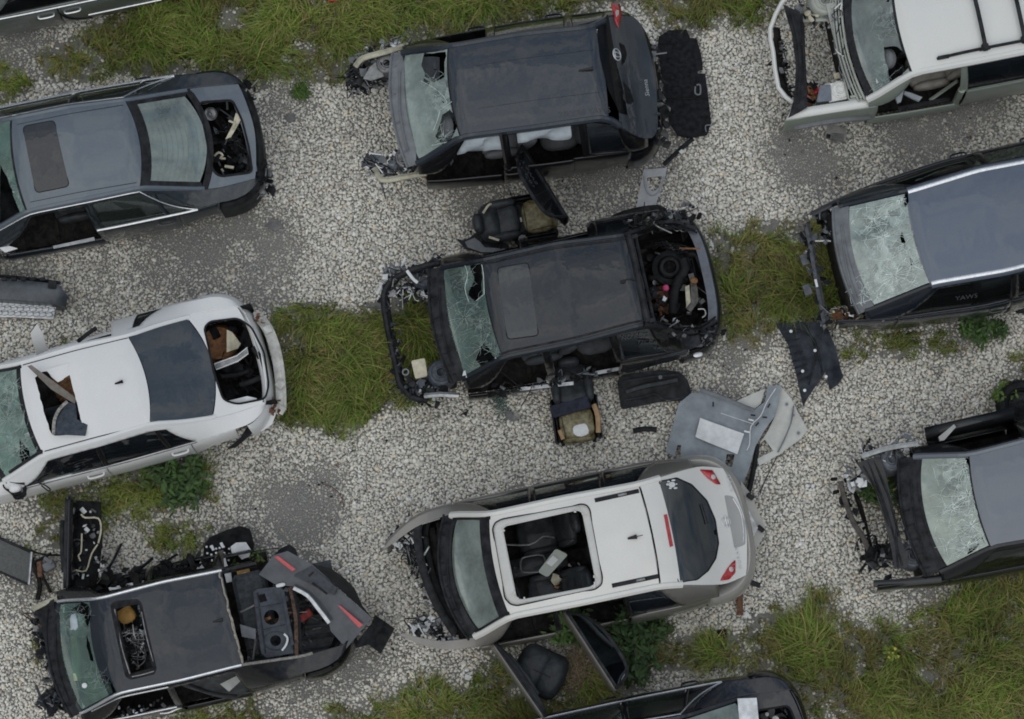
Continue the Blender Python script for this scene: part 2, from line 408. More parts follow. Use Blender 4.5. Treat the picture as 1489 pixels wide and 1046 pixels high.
GR = [  # grass areas: outline in plan, density, blade length, greenness
 ([(60, 75), (130, 40), (190, 5), (200, -60), (640, -60), (600, 30), (560, 70), (515, 80), (500, 118), (455, 122), (400, 108), (380, 138), (330, 112), (200, 108), (110, 122), (60, 118)], 1., .25, .75),
 ([(-40, 90), (30, 92), (48, 135), (0, 155), (-40, 158)], .8, .18, .9),
 ([(600, -60), (1160, -60), (1135, 30), (1090, 42), (1060, 30), (1035, 42), (1010, 55), (960, 60), (930, 5), (860, 22), (740, 38), (640, 55), (590, 68)], .9, .23, .6),
 ([(385, 475), (425, 442), (500, 448), (560, 440), (610, 420), (650, 470), (665, 565), (600, 585), (560, 600), (490, 634), (435, 622), (395, 604), (412, 545)], 1.3, .25, .72),
 ([(1030, 345), (1100, 325), (1180, 312), (1240, 330), (1255, 470), (1205, 480), (1190, 463), (1130, 466), (1128, 505), (1100, 515), (1050, 500), (1035, 440)], .95, .22, .45),
 ([(1222, 478), (1260, 470), (1400, 478), (1450, 478), (1455, 495), (1395, 520), (1340, 515), (1250, 522), (1232, 530)], .5, .17, .6),
 ([(30, 735), (100, 705), (280, 655), (315, 690), (300, 735), (235, 745), (200, 765), (150, 770), (90, 800), (45, 790), (60, 760)], .8, .18, .65),
 ([(210, 770), (240, 760), (300, 760), (305, 795), (270, 810), (225, 805)], .8, .16, .6),
 ([(470, 1035), (560, 1010), (600, 985), (690, 990), (700, 950), (730, 960), (800, 990), (900, 975), (930, 1000), (850, 1120), (470, 1120)], .85, .19, .6),
 ([(690, 920), (730, 935), (740, 975), (705, 975)], .5, .15, .6),
 ([(900, 900), (950, 905), (1000, 925), (1075, 920), (1095, 888), (1150, 895), (1180, 850), (1225, 870), (1240, 905), (1300, 915), (1370, 870), (1420, 850), (1560, 780), (1560, 1160), (1180, 1160), (1160, 1000), (1050, 975), (970, 975), (900, 1000), (860, 1000), (830, 930)], 1., .22, .5),
 ([(230, 1050), (330, 1012), (400, 1025), (420, 1100), (230, 1100)], .7, .17, .7),
 ([(1425, 600), (1440, 570), (1489, 500), (1540, 480), (1540, 600), (1470, 615)], .45, .16, .6),
 ([(1090, 25), (1130, 20), (1125, 50), (1095, 45)], .5, .15, .6), ([(30, 940), (60, 925), (70, 960), (40, 970)], .5, .14, .5),
 ([(420, 118), (450, 122), (458, 150), (430, 152)], .6, .14, .9), ([(545, 225), (575, 235), (565, 262), (545, 258)], .5, .12, .6), ([(1380, 895), (1340, 880), (1290, 905), (1330, 930)], .4, .15, .6),
 ([(75, 500), (95, 490), (120, 500), (90, 515)], .6, .13, .8), ([(610, 800), (640, 800), (640, 870), (600, 860)], .12, .1, .6), ([(1240, 690), (1320, 680), (1330, 760), (1280, 780)], .3, .15, .75)]
GW = []
for poly, d, L, gg in GR:
    wp = [(P(x, y).x, P(x, y).y) for x, y in poly]; GW.append((wp, d, L, gg))
def nz(x, y, s, o=0.): return noise.noise(Vector((x*s+o, y*s-o, o)))
def ingrass(x, y):
    for wp, d, L, gg in GW:
        if inpoly(x, y, wp): return d
    return 0
def fastmesh(name, V, Fc, nper, col, mat, smooth=True):
    """V (n,3), Fc (m,k) faces, col (n,3)"""
    me = bpy.data.meshes.new(name); me.vertices.add(len(V)); me.vertices.foreach_set('co', V.astype(np.float32).ravel())
    k = Fc.shape[1]; me.loops.add(Fc.size); me.polygons.add(len(Fc))
    me.loops.foreach_set('vertex_index', Fc.astype(np.int32).ravel())
    me.polygons.foreach_set('loop_start', np.arange(0, Fc.size, k, dtype=np.int32)); me.polygons.foreach_set('loop_total', np.full(len(Fc), k, np.int32))
    me.polygons.foreach_set('use_smooth', np.full(len(Fc), smooth)); me.update(calc_edges=True)
    a = me.color_attributes.new('tone', 'FLOAT_COLOR', 'POINT'); a.data.foreach_set('color', np.c_[col, np.ones(len(col))].astype(np.float32).ravel())
    me.materials.append(mat); o = bpy.data.objects.new(name, me); COL.objects.link(o); return o
def vcmat(name, rough=.9, bump=None, trans=0.):
    m, nt, out = nmat(name); a = nd(nt, 'Attribute', attribute_name='tone'); co = objco(nt)
    n = nd(nt, 'TexNoise', {'Vector': co, 'Scale': 90., 'Detail': 4.})
    c = mixc(nt, 1., a.outputs[0], ramp(nt, n.outputs[0], [(.3, .78), (.7, 1.15)]), 'MULTIPLY')
    b = nd(nt, 'BsdfPrincipled', {'Base Color': c, 'Roughness': rough, 'Specular IOR Level': .3})
    if trans:
        t = nd(nt, 'BsdfTranslucent', {'Color': c}); mx = nd(nt, 'MixShader', {0: trans, 1: b.outputs[0], 2: t.outputs[0]}); nt.links.new(mx.outputs[0], out.inputs[0])
    else: nt.links.new(b.outputs[0], out.inputs[0])
    return m
# gravel: individual stones
bm = bmesh.new(); bmesh.ops.create_icosphere(bm, subdivisions=1, radius=1)
iv = np.array([v.co[:] for v in bm.verts]); ifc = np.array([[v.index for v in f.verts] for f in bm.faces]); bm.free()
bm = bmesh.new(); bmesh.ops.create_icosphere(bm, subdivisions=2, radius=1)
iv2 = np.array([v.co[:] for v in bm.verts]); ifc2 = np.array([[v.index for v in f.verts] for f in bm.faces]); bm.free()
_gx = np.arange(-9.5, 9.5, .09); _gy = np.arange(-2.5, 12.5, .09)
WG = np.array([[nz(x, y, 1.5, 5)*.8+nz(x, y, 3.7, 9)*.6+nz(x, y, 9, 2)*.35 for x in _gx] for y in _gy])
GG = np.array([[ingrass(x, y) for x in _gx] for y in _gy])
def look(G, X, Y): return G[np.clip(((Y+2.5)/.09+.5).astype(int), 0, G.shape[0]-1), np.clip(((X+9.5)/.09+.5).astype(int), 0, G.shape[1]-1)]
def wobble(X, Y): return look(WG, X, Y)
def stones(step, smin, smax, keep, zlev, seed, big=.1, grit=False):
    R = np.random.default_rng(seed)
    c = [P(-110, -110), P(1600, -110), P(1600, 1160), P(-110, 1160)]
    x0, x1 = min(q.x for q in c), max(q.x for q in c); y0, y1 = min(q.y for q in c), max(q.y for q in c)
    X, Y = np.meshgrid(np.arange(x0, x1, step), np.arange(y0, y1, step)); X = X.ravel()+R.uniform(-.48, .48, X.size)*step; Y = Y.ravel()+R.uniform(-.48, .48, Y.size)*step
    k = np.ones(X.size)*keep
    dk = np.zeros(X.size)
    for bx, by, br, bk in DARK:
        dk = np.maximum(dk, bk*np.clip(1.25-((X-bx)**2+(Y-by)**2)**.5/br*.85, 0, 1))
    wob = wobble(X, Y)
    dk = np.clip(dk*1.4+wob*.65*(.35+dk)-.08, 0, .94)
    k = k*dk if grit else k*(1-dk*(.75 if smax < .02 else 1))
    gg = look(GG, X+np.random.default_rng(3).normal(0, .05, X.size), Y)
    k = np.where(gg > 0, k*np.clip(1.05-gg*.85+wob*.5, .05, 1), k)
    ok = R.random(X.size) < k; X, Y, dk, wob = X[ok], Y[ok], dk[ok], wob[ok]; n = X.size
    s = smin+(smax-smin)*R.random(n)**1.6; s *= np.where(R.random(n) < big, 1.3, 1.)*(1-.25*dk)
    sc = np.c_[s*R.uniform(.85, 1.25, n), s*R.uniform(.75, 1., n), s*R.uniform(.34, .6, n)]
    th = R.uniform(0, 2*np.pi, n); tl = R.uniform(-.5, .5, n)
    L = iv[None]*(1+R.uniform(-.17, .17, (n, len(iv), 1)))*sc[:, None]
    y = L[..., 1]*np.cos(tl)[:, None]-L[..., 2]*np.sin(tl)[:, None]; z = L[..., 1]*np.sin(tl)[:, None]+L[..., 2]*np.cos(tl)[:, None]
    x = L[..., 0]*np.cos(th)[:, None]-y*np.sin(th)[:, None]; y2 = L[..., 0]*np.sin(th)[:, None]+y*np.cos(th)[:, None]
    zz = zlev+R.uniform(-.25, .35, n)*s
    V = np.stack([x+X[:, None], y2+Y[:, None], z+zz[:, None]], -1).reshape(-1, 3)
    Fc = (ifc[None]+(np.arange(n)*len(iv))[:, None, None]).reshape(-1, 3)
    t = R.normal(0, 1, n); base = np.array([.79, .755, .665])
    col = base[None]*np.clip(.95+.12*t, .5, 1.3)[:, None]*(1-.3*dk)[:, None]*(1+.12*wob)[:, None]
    tan = R.random(n) < .08; col[tan] *= np.array([1.0, .93, .80]); gy = R.random(n) < .09; col[gy] *= np.array([.72, .73, .74])
    col = np.clip(col, .03, .86)
    return V, Fc, np.repeat(col, len(iv), 0)
A = [stones(.041, .018, .031, 1., .012, 1, .15), stones(.030, .010, .019, 1., .005, 2, .05), stones(.021, .004, .0095, .9, .003, 3, .02, True)]
off = 0; VV = []; FF = []; CC = []
for V, Fc, cl in A: VV.append(V); FF.append(Fc+off); CC.append(cl); off += len(V)
GRAVEL=1
tag(fastmesh('gravel', np.concatenate(VV), np.concatenate(FF), 12, np.concatenate(CC), vcmat('gravel_stone')), 'pale crushed limestone gravel covering the lot', None, kind='stuff')
# grass blades
def edged(x, y, p):
    m = 9.
    for i in range(len(p)):
        ax, ay = p[i-1]; bx, by = p[i]; dx, dy = bx-ax, by-ay; t = max(0, min(1, ((x-ax)*dx+(y-ay)*dy)/(dx*dx+dy*dy+1e-9)))
        m = min(m, (ax+t*dx-x)**2+(ay+t*dy-y)**2)
    return m**.5
def grass():
    R = random.Random(5); V = []; Fq = []; C = []
    for gi, (wp, dens, L0, gg) in enumerate(GW):
        xs = [p[0] for p in wp]; ys = [p[1] for p in wp]; A_ = abs(area(wp)); nt_ = int(A_*215*dens)
        for _ in range(nt_*3):
            if nt_ <= 0: break
            x = R.uniform(min(xs)-.08, max(xs)+.08); y = R.uniform(min(ys)-.08, max(ys)+.08)
            x2 = x+.2*nz(x, y, 5, 3); y2 = y+.2*nz(x, y, 5, 7)
            if not inpoly(x2, y2, wp): continue
            de = edged(x2, y2, wp)
            if R.random() > .22+de/.34: continue
            nt_ -= 1
            cl = nz(x, y, 1.8, 4)+.6*nz(x, y, 5.5, 2)
            if cl < -.62+.35*(1-dens) : continue
            lush = max(0, min(1, gg+cl*.9)); dirn = 2.2*math.pi*nz(x, y, .9, 11)+R.uniform(-.9, .9)
            hgt = L0*(.7+.9*max(0, cl+.3))*R.uniform(.6, 1.25)*(.6+.4*min(1, de/.3)); tone = .72+.55*nz(x, y, 1.1, 21)+.25*nz(x, y, 4, 8)
            for b in range(R.randint(12, 19)):
                a = dirn+R.gauss(0, .8); ln = hgt*R.uniform(.5, 1.25)*(1.7 if R.random() < .07 else 1); w_ = R.uniform(.0020, .0045)*(1.2 if lush > .5 else 1)
                bx = x+R.gauss(0, .028); by = y+R.gauss(0, .028); lean = R.uniform(.45, 1.15)
                dx, dy = math.cos(a), math.sin(a); px_, py_ = -dy*w_, dx*w_; o = len(V)
                for k, (h_, o_, ww) in enumerate(((0, 0, .8), (.42, .16, 1.), (.78, .48, .8), (.9, .95, .08))):
                    r_ = ln*o_*lean; z_ = ln*h_*(1-.35*lean*(k == 3))
                    V.append((bx+dx*r_+px_*ww, by+dy*r_+py_*ww, z_)); V.append((bx+dx*r_-px_*ww, by+dy*r_-py_*ww, z_))
                for k in range(3): Fq.append((o+2*k, o+2*k+1, o+2*k+3, o+2*k+2))
                dry = R.random() > lush*.62+.10
                if dry: u_ = R.random(); bc = (.17+.24*u_, .15+.20*u_, .05+.08*u_)
                else:
                    q = R.random(); bc = (.09+.19*q, .16+.22*q, .025+.035*q)
                for k in range(4):
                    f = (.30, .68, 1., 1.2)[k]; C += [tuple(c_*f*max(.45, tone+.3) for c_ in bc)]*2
    return np.array(V), np.array(Fq), np.array(C)
V, Fq, C_ = grass(); print('grass blades', len(Fq)//3)
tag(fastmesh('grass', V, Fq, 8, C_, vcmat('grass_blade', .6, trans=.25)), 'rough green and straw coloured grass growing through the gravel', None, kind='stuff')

def litter():
    R = random.Random(77); mb = MB(); mats = [vm for vm in (plain('litter_dark', (.02, .02, .022), .8), plain('litter_pale', (.5, .5, .48), .8), plain('litter_rust', (.13, .06, .035), .9), plain('litter_glass', (.3, .42, .37), .2))]
    spots = [(560, 150), (560, 250), (580, 400), (600, 585), (700, 600), (1040, 520), (1080, 860), (400, 210), (390, 280), (400, 640), (480, 720), (560, 960), (330, 760), (60, 870), (1150, 180), (1230, 200), (1180, 480), (1250, 680), (1250, 830), (960, 250), (820, 270), (720, 300), (600, 800), (610, 930), (1060, 640), (880, 620), (500, 640), (1330, 520), (1400, 180)]
    for k in range(620):
        x, y = spots[R.randrange(len(spots))]; x += R.gauss(0, 32); y += R.gauss(0, 26); p = P(x, y, 0)+Vector((0, 0, R.uniform(.03, .045))); a = R.uniform(.008, .034); mi = R.choice((0, 0, 0, 1, 2, 3)); q = R.random()
        if q < .6: mb.box(p, (a, a*R.uniform(.3, .9), a*.3), (R.uniform(-.4, .4), R.uniform(-.4, .4), R.uniform(0, 3)), mi)
        else: mb.tube([p, p+Vector((R.gauss(0, .03), R.gauss(0, .03), .004)), p+Vector((R.gauss(0, .05), R.gauss(0, .05), 0))], .003, n=4, sm=2, mi=mi)
    tag(mb.build('litter', mats, None), 'tiny crumbs of plastic, glass and wire scattered on the gravel', None, kind='stuff')
litter()
# ---------------------------------------------------------------- materials
M = dict(
 black=plain('black_plastic', (.018, .019, .021), .55, var=.5, sc=8),
 dark=plain('interior_dark', (.010, .010, .011), .85, var=.5, sc=8),
 soot=plain('underbody', (.014, .014, .014), .9, var=.6, sc=10, col2=(.035, .031, .028)),
 rubber=plain('rubber', (.014, .014, .015), .7, var=.3),
 grey=plain('grey_plastic', (.16, .17, .18), .6, var=.2, sc=6),
 lgrey=plain('light_grey_cloth', (.36, .36, .34), .9, var=.15, sc=5),
 alu=plain('bare_aluminium', (.45, .46, .47), .38, .9, var=.3, sc=9),
 steel=plain('dull_steel', (.22, .22, .22), .5, .8, var=.4, sc=10),
 chrome=plain('bright_trim', (.72, .73, .74), .22, .95, var=.12, sc=20),
 rust=plain('rusty_steel', (.16, .065, .035), .85, .1, var=.5, sc=25, col2=(.24, .13, .08)),
 white=plain('white_plastic', (.68, .69, .68), .6, var=.12, sc=10),
 bag=plain('airbag_cloth', (.42, .47, .50), .85, var=.12, sc=6),
 cream=plain('cream_plastic', (.5, .46, .34), .6, var=.25, sc=12),
 red=plain('tail_lamp_red', (.42, .015, .02), .25, var=.3, sc=14, coat=1.),
 lampc=plain('lamp_clear', (.55, .5, .5), .25, var=.25, sc=14, coat=1.),
 pink=plain('pink_cap', (.55, .06, .16), .5, var=.2),
 orange=plain('orange_part', (.40, .22, .05), .6, var=.3, sc=12),
 tanseat=plain('wet_brown_fabric', (.13, .095, .02), .45, var=.55, sc=10, col2=(.30, .27, .16)),
 leather=plain('dark_leather', (.03, .034, .038), .5, var=.35, sc=7, coat=.15),
 beige=plain('beige_leather', (.28, .26, .23), .7, var=.2, sc=7),
 blackgloss=paint('gloss_black_trim', (.006, .006, .007), 0., .2, .5, .06),
 marker=plain('paint_marker', (.06, .063, .065), .8, var=.3, sc=40),
 badge=plain('badge_silver', (.62, .63, .64), .3, .5, var=.15),
 crack=plain('crushed_glass_line', (.40, .48, .44), .4, var=.3),
 copper=plain('copper_brown', (.22, .10, .04), .6, .3, var=.5, sc=20),
 blueplug=plain('blue_grey_plastic', (.055, .065, .082), .5, var=.4, sc=12),
)
G_side = glassm('side_window_glass', (.16, .18, .17), .10, (.06, .07, .07))
G_green = glassm('green_side_glass', (.40, .48, .44), .14, (.12, .15, .13))
G_dark = glassm('privacy_glass', (.05, .055, .06), .3, (.028, .035, .045), gloss=1.6)
G_roof = glassm('sunroof_glass', (.04, .045, .05), .6, (.035, .042, .048), gloss=1.5)
# ---------------------------------------------------------------- car
class Car(Frame):
    def __init__(s, name, label, cat, pa, pb, z, group, dang=0., dv=0.):
        A = P(*pa, z); B = P(*pb, z); ang = math.degrees(math.atan2(B.y-A.y, B.x-A.x))+dang
        s.root = bpy.data.objects.new(name, None); COL.objects.link(s.root)
        s.a = math.radians(ang); s.o = Vector((A.x-math.sin(s.a)*dv, A.y+math.cos(s.a)*dv, 0))
        s.root.location = s.o; s.root.rotation_euler = (0, 0, s.a); tag(s.root, label, cat, group)
        s.name = name
    def spec(s, rail, W, ZB, crown, end, corner, sill=.22, inset=.05, arches=(), bow=.09, backbow=-.05, drop=3.):
        s.RV = curve([(u, v) for u, v, z in rail], .18); s.RZ = curve([(u, z) for u, v, z in rail], .14)
        s.W = curve(W, .3); s.ZB = curve(ZB, .3); s.CR = curve(crown, .3)
        W0 = s.W; R0 = s.RV; wc = W0(corner); L_ = end-corner
        def Wf(u):
            if u <= corner: return W0(u)
            q = min(1, (u-corner)/L_); sn = q**(1/.68); return wc*max(0, 1-sn*sn)**.34
        s.W = Wf; s.RV = lambda u: (R0(u) if u <= corner else min(R0(u), max(.2, Wf(u)-.07)))
        s.end = end; s.uc = corner; s.sill = sill-.12; s.inset = inset; s.arches = arches; s.bow = bow; s.dropp = drop
        s.ua = rail[0][0]; s.ud = rail[-1][0]
    def top(s, u, v, dz=0.):
        r = min(1.25, abs(v)/max(.05, s.RV(u)))
        return Vector((u, v, s.RZ(u)+s.CR(u)*(1-r**2.4)+dz))
    def ucurve(s, ue, bow, hw, n=12):
        return [(ue-bow*(1-(k/n)**2), hw*(k/n)) for k in range(-n, n+1)]
    def topdom(s, c0, c1, name, mats, holes=(), step=.07, dz=0., parent=None, label=None, extra=(), solid=0., inset=.0, smooth=40, mi=None):
        """piece of the top skin between two u curves (u_edge,bow)"""
        def line(c):
            n = 14; L = []
            for k in range(-n, n+1):
                q = k/n; u = c[0]-c[1]*(1-q*q); L.append((u, q*(s.RV(u)-inset)))
            return L
        a = line(c0); b = line(c1); k = 10
        e1 = [(a[-1][0]+(b[-1][0]-a[-1][0])*i/k,) for i in range(1, k)]; e1 = [(q[0], s.RV(q[0])-inset) for q in e1]
        e0 = [(q[0], -q[1]) for q in e1][::-1]
        outer = a+e1+b[::-1]+e0
        V, Tt = dom(outer, holes, step)
        mb = MB(); mb.add([s.top(u, v, dz) for u, v in V], Tt)
        if mi: mb.m = [mi(sum(V[i][0] for i in t)/3, sum(V[i][1] for i in t)/3) for t in Tt]
        o = mb.build(name, mats, parent or s.root, smooth=smooth, solid=solid)
        if label: o['label'] = label
        return o
    def flatpatch(s, poly, name, mat, dz=.004, holes=(), step=.07, parent=None, th=0., label=None):
        """polygon (u,v) laid on the top skin"""
        V, Tt = dom(poly, holes, step); mb = MB()
        mb.add([s.top(u, v, dz) for u, v in V], Tt)
        o = mb.build(name, mat, parent or s.root, smooth=60, solid=th)
        if label: o['label'] = label
        return o
    # side upper: t=0 belt, t=1 rail
    def up(s, u, t, side, off=0.):
        vb = s.W(u)-s.inset; zb = s.ZB(u); vr = s.RV(u); zr = max(zb+.0, s.RZ(u))
        b = .035*4*t*(1-t)*min(1, (zr-zb)/.35)
        return Vector((u, side*(vb+(vr-vb)*t+b+off), zb+(zr-zb)*t))
    def greenhouse(s, side, wins, mat, mglass, u0=None, u1=None, t0=.07, t1=.95, mtrim=None, chrome=None, rad=.05, mpil=None):
        u0 = s.ua if u0 is None else u0; u1 = s.ud if u1 is None else u1
        polys = []
        for w in wins:
            a, b, c, d = w[:4]; n = 5; tb = -.03 if len(w) > 4 and w[4] == 'open' else t0
            q = [(a+(b-a)*i/n, tb+(t1-tb)*i/n) for i in range(n+1)]+[(d+(c-d)*i/n, t1+(tb-t1)*i/n) for i in range(n+1)]
            polys.append(([(x, y) for x, y in q], w[4] if len(w) > 4 else 'glass'))
        V, Tt = dom([(u0, 0), (u1, 0), (u1, 1), (u0, 1)], [p for p, k in polys], .06)
        sg = 1 if side < 0 else -1
        mb = MB(); mb.add([s.up(u, t, side) for u, t in V], [f if side < 0 else f[::-1] for f in Tt])
        if mpil:
            for i, f in enumerate(Tt):
                u = sum(V[k][0] for k in f)/3; t = sum(V[k][1] for k in f)/3
                for a, b in zip(wins[:-1], wins[1:]):
                    if t0 < t < t1 and a[2]+(a[3]-a[2])*t-.01 < u < b[0]+(b[1]-b[0])*t+.01 and b[0]-a[2] < .25: mb.m[i] = 1
        fr = mb.build('window_frame', [mat, mpil or mat], s.root, smooth=40, solid=.02)
        for (p, k) in polys:
            if k == 'open': continue
            V, Tt = dom(p, (), .09); mb = MB(); mb.add([s.up(u, t, side, -.008) for u, t in V], [f if side < 0 else f[::-1] for f in Tt])
            o = mb.build('side_window', mglass if k == 'glass' else k, s.root, smooth=60)
            if mtrim:
                mb = MB(); mb.tube([s.up(u, t, side, .002) for u, t in p], .009, n=5, closed=True, sm=1); mb.build('window_seal', mtrim, o)
        return fr
    def railtube(s, side, u0, u1, r, mat, name='roof_rail_panel', dz=0., dv=0., n=24, flat=1., nn=8):
        mb = MB(); pts = []
        for i in range(n+1):
            u = u0+(u1-u0)*i/n; pts.append((u, side*(s.RV(u)+dv), s.RZ(u)+dz))
        mb.tube(pts, r, n=nn, sm=1, flat=flat); return mb.build(name, mat, s.root)
    def beltstrip(s, side, u0, u1, r, mat, name='belt_moulding', dv=-.035, dz=.0, flat=1.4):
        mb = MB(); mb.tube([(u0+(u1-u0)*i/16, side*(s.W(u0+(u1-u0)*i/16)+dv), s.ZB(u0+(u1-u0)*i/16)+dz) for i in range(17)], r, n=6, sm=1, flat=flat)
        return mb.build(name, mat, s.root)
    PROF = ((0, -.10), (.06, -.05), (.18, -.02), (.40, 0), (.55, .004), (.72, -.004), (.80, -.006), (.90, -.018), (.96, -.032), (1., -.05))
    def shell(s, side, u0, u1, mat, name='side_panel', label=None, arch=True, zmax=None, parent=None, handle=None, dv=0., step=.04, zlow=None, ztop=None):
        n = max(2, int((u1-u0)/step)); rows = []
        for i in range(n+1):
            u = u0+(u1-u0)*i/n; zb = s.sill if zlow is None else zlow; fl = 0
            if arch:
                for (c, r) in s.arches:
                    d = abs(u-c)
                    if d < r: zb = max(zb, .30+math.sqrt(r*r-d*d)); 
                    if d < r+.10: fl = .018
            zt = s.ZB(u) if ztop is None else ztop(u)
            row = []
            for (t, o) in s.PROF:
                z = max(s.sill+(zt-s.sill)*t, zb+(zt-zb)*t*.2) if zb > s.sill+.01 else s.sill+(zt-s.sill)*t
                if zb > s.sill+.01: z = zb+(zt-zb)*t
                k = (z-s.sill)/(zt-s.sill); off = np.interp(k, [q[0] for q in s.PROF], [q[1] for q in s.PROF])
                row.append((u, side*(s.W(u)+off+fl*(1-k)+dv), z))
            rows.append(row if side > 0 else row[::-1])
        mb = MB(); mb.grid(rows); o = mb.build(name, mat, parent or s.root, smooth=50, solid=.012)
        if label: o['label'] = label
        if handle:
            u = handle; h = MB(); zz = s.ZB(u)-.13
            h.tube([(u-.10, side*(s.W(u)-.01), zz), (u-.08, side*(s.W(u)+.025), zz), (u+.08, side*(s.W(u)+.025), zz), (u+.10, side*(s.W(u)-.01), zz)], .014, n=6, sm=3)
            h.build('handle', s.hmat if hasattr(s, 'hmat') else mat, o)
        return o
    def rearplan(s, k, inset=0.):
        """k 0..1 sweeps from the +v corner round the tail to the -v corner"""
        th = math.pi*k; w = s.W(s.uc)-inset; L = s.end-s.uc-inset; p = .68
        cx = abs(math.cos(th))**p*(1 if math.cos(th) >= 0 else -1)
        return (s.uc+L*abs(math.sin(th))**p, w*cx)
    def rear(s, mat, ztop, name='rear_bumper', z0=.15, k0=0., k1=1., prof=None, n=44, label=None, zt1=None, parent=None, bulge=.05, shelf=.2):
        rows = []
        P_ = prof or ((0, .06), (.08, .01), (.3, -bulge*.6), (.55, -bulge), (.8, -bulge*.5), (.93, .0), (1., .04))
        for i in range(n+1):
            k = k0+(k1-k0)*i/n; row = []
            for (t, ins) in P_:
                u, v = s.rearplan(k, ins); sc = math.sin(math.pi*k)
                row.append((u, v, z0+(ztop-z0)*t))
            rows.append(row)
        if shelf:
            for i, r_ in enumerate(rows):
                u, v = s.rearplan(k0+(k1-k0)*i/n, shelf); r_.append((u, v, ztop-.03+.0*abs(v)))
        mb = MB(); mb.grid(rows); o = mb.build(name, mat, parent or s.root, smooth=50, solid=.012)
        if label: o['label'] = label
        return o
    def pan(s, u0, u1, z=.26, mat=None, ins=.1, name='floor_pan'):
        n = 14; L = [(u0+(u1-u0)*i/n, s.W(min(s.end-.05, u0+(u1-u0)*i/n))-ins) for i in range(n+1)]
        mb = MB(); poly = [(u, v, z-.05) for u, v in L]+[(u, -v, z-.05) for u, v in L[::-1]]
        mb.prism(poly, .05, step=.25); mb.box(((u0+u1)/2, 0, z+.06), (u1-u0-.1, .22, .14))   # tunnel
        for k in range(6): mb.box((u0+(u1-u0)*(k+.5)/6, 0, z+.012), (.05, 2*(s.W(u0+(u1-u0)*(k+.5)/6)-ins-.05), .04))
        return mb.build(name, mat or M['soot'], s.root)
    def wind(s, base, topc, holes_px=(), mat=None, frit=.05, fritbase=.06, name='windshield', jagamp=.008, seed=1, fmat=None, inset=.035, dz=-.004, extra_holes=()):
        """windscreen between base curve and roof curve, with broken out holes seen at given pixels"""
        H_ = []
        for k, hp in enumerate(holes_px):
            q = [s.px(lambda a, b: s.top(a, b, dz), x, y, (-.3, 0)) for x, y in hp]
            rr = random.Random(seed+k); q2 = []
            for (x, y) in densify(q, .07):
                if rr.random() < .75: q2.append((x+rr.uniform(-jagamp, jagamp), y+rr.uniform(-jagamp, jagamp)))
            H_.append(q2)
        s.wh = H_
        fm = fmat or M['black']
        o = s.topdom((base[0]+fritbase, base[1]), (topc[0]-frit, topc[1]), name, mat, H_, .05, dz, inset=inset, smooth=60)
        for k, (b0, b1) in enumerate((((topc[0]-frit, topc[1]), (topc[0]+.005, topc[1])), ((base[0]-.005, base[1]), (base[0]+fritbase, base[1])))):
            s.topdom(b0, b1, 'frit_band', fm, [] if k else H_, .06, dz+.001, inset=.01, smooth=60, parent=o)
        return o
    def cowl(s, base, w, mat=None, dz=-.03, name='cowl_panel', ribs=10, zdrop=.05, seal=True):
        n = 16; r0 = []; r1 = []; r2 = []; r3 = []
        for k in range(-n, n+1):
            q = k/n; u = base[0]-base[1]*(1-q*q); hw = s.RV(base[0])*q; z = s.RZ(base[0])+s.CR(base[0])*(1-abs(q)**2.4)+dz
            r0.append((u+.05, hw, z+.01)); r1.append((u-w*.45, hw*1.02, z-zdrop*.3)); r2.append((u-w, hw*1.03, z-zdrop)); r3.append((u-w, hw*1.03, z-zdrop-.18))
        mb = MB(); mb.grid([r0, r1, r2, r3])
        if seal: mb.tube([(p[0]-.005, p[1], p[2]+.012) for p in r2[::4]], .016, n=6)
        for k in range(ribs):
            i = int((k+.5)/ribs*(2*n)); a, b = Vector(r1[i]), Vector(r2[i])
            mb.tube([a+Vector((0, 0, .01)), b+Vector((0, 0, .008))], .008, n=5, sm=1)
        mb.tube([(r1[4][0], r1[4][1], r1[4][2]+.025), (r1[n][0]+.02, r1[n][1]-.1, r1[n][2]+.035), (r1[n+10][0]+.05, r1[n+10][1], r1[n+10][2]+.03)], .010, n=5)
        return mb.build(name, mat or M['black'], s.root, smooth=35)
    def firewall(s, base, w):
        mb = MB(); hw = s.RV(base[0])
        mb.box((base[0]-base[1]*.5-w*.4, 0, .55), (.10, 2*hw-.05, .62)); return mb.build('firewall', M['soot'], s.root)
    # ---- interior
    def seat(s, u, v, mat, back=.30, z=.30, w=.50, ang=0, name='seat', hr=True, sc=1., trim=None):
        mb = MB(); a = back
        mb.blob((u, v, z+.10), (.54, w, .20), p=3.2)
        for k in (-1, 1): mb.blob((u+.02, v+k*(w/2-.05), z+.13), (.50, .11, .22), p=2.8); mb.blob((u+.33, v+k*(w/2-.07), z+.42), (.16, .10, .52), (0, a, 0), p=2.8)
        mb.blob((u+.34, v, z+.42), (.15, w-.04, .62), (0, a, 0), p=3.)
        if hr: mb.blob((u+.46, v, z+.80), (.11, .27, .18), (0, a, 0), p=2.8); mb.tube([(u+.42, v-.06, z+.66), (u+.45, v-.06, z+.76)], .008, n=5); mb.tube([(u+.42, v+.06, z+.66), (u+.45, v+.06, z+.76)], .008, n=5)
        return mb.build(name, mat, s.root, smooth=70)
    def bench(s, u, mat, w=1.25, z=.32):
        mb = MB()
        for k in (-1, 0, 1): mb.blob((u, k*w/3, z+.08), (.52, w/3+.03, .2), p=3.2); mb.blob((u+.33, k*w/3, z+.36), (.16, w/3+.03, .60), (0, .35, 0), p=3.)
        for k in (-1, 1): mb.blob((u+.45, k*w/3, z+.70), (.1, .25, .15), (0, .3, 0))
        return mb.build('rear_bench', mat, s.root, smooth=70)
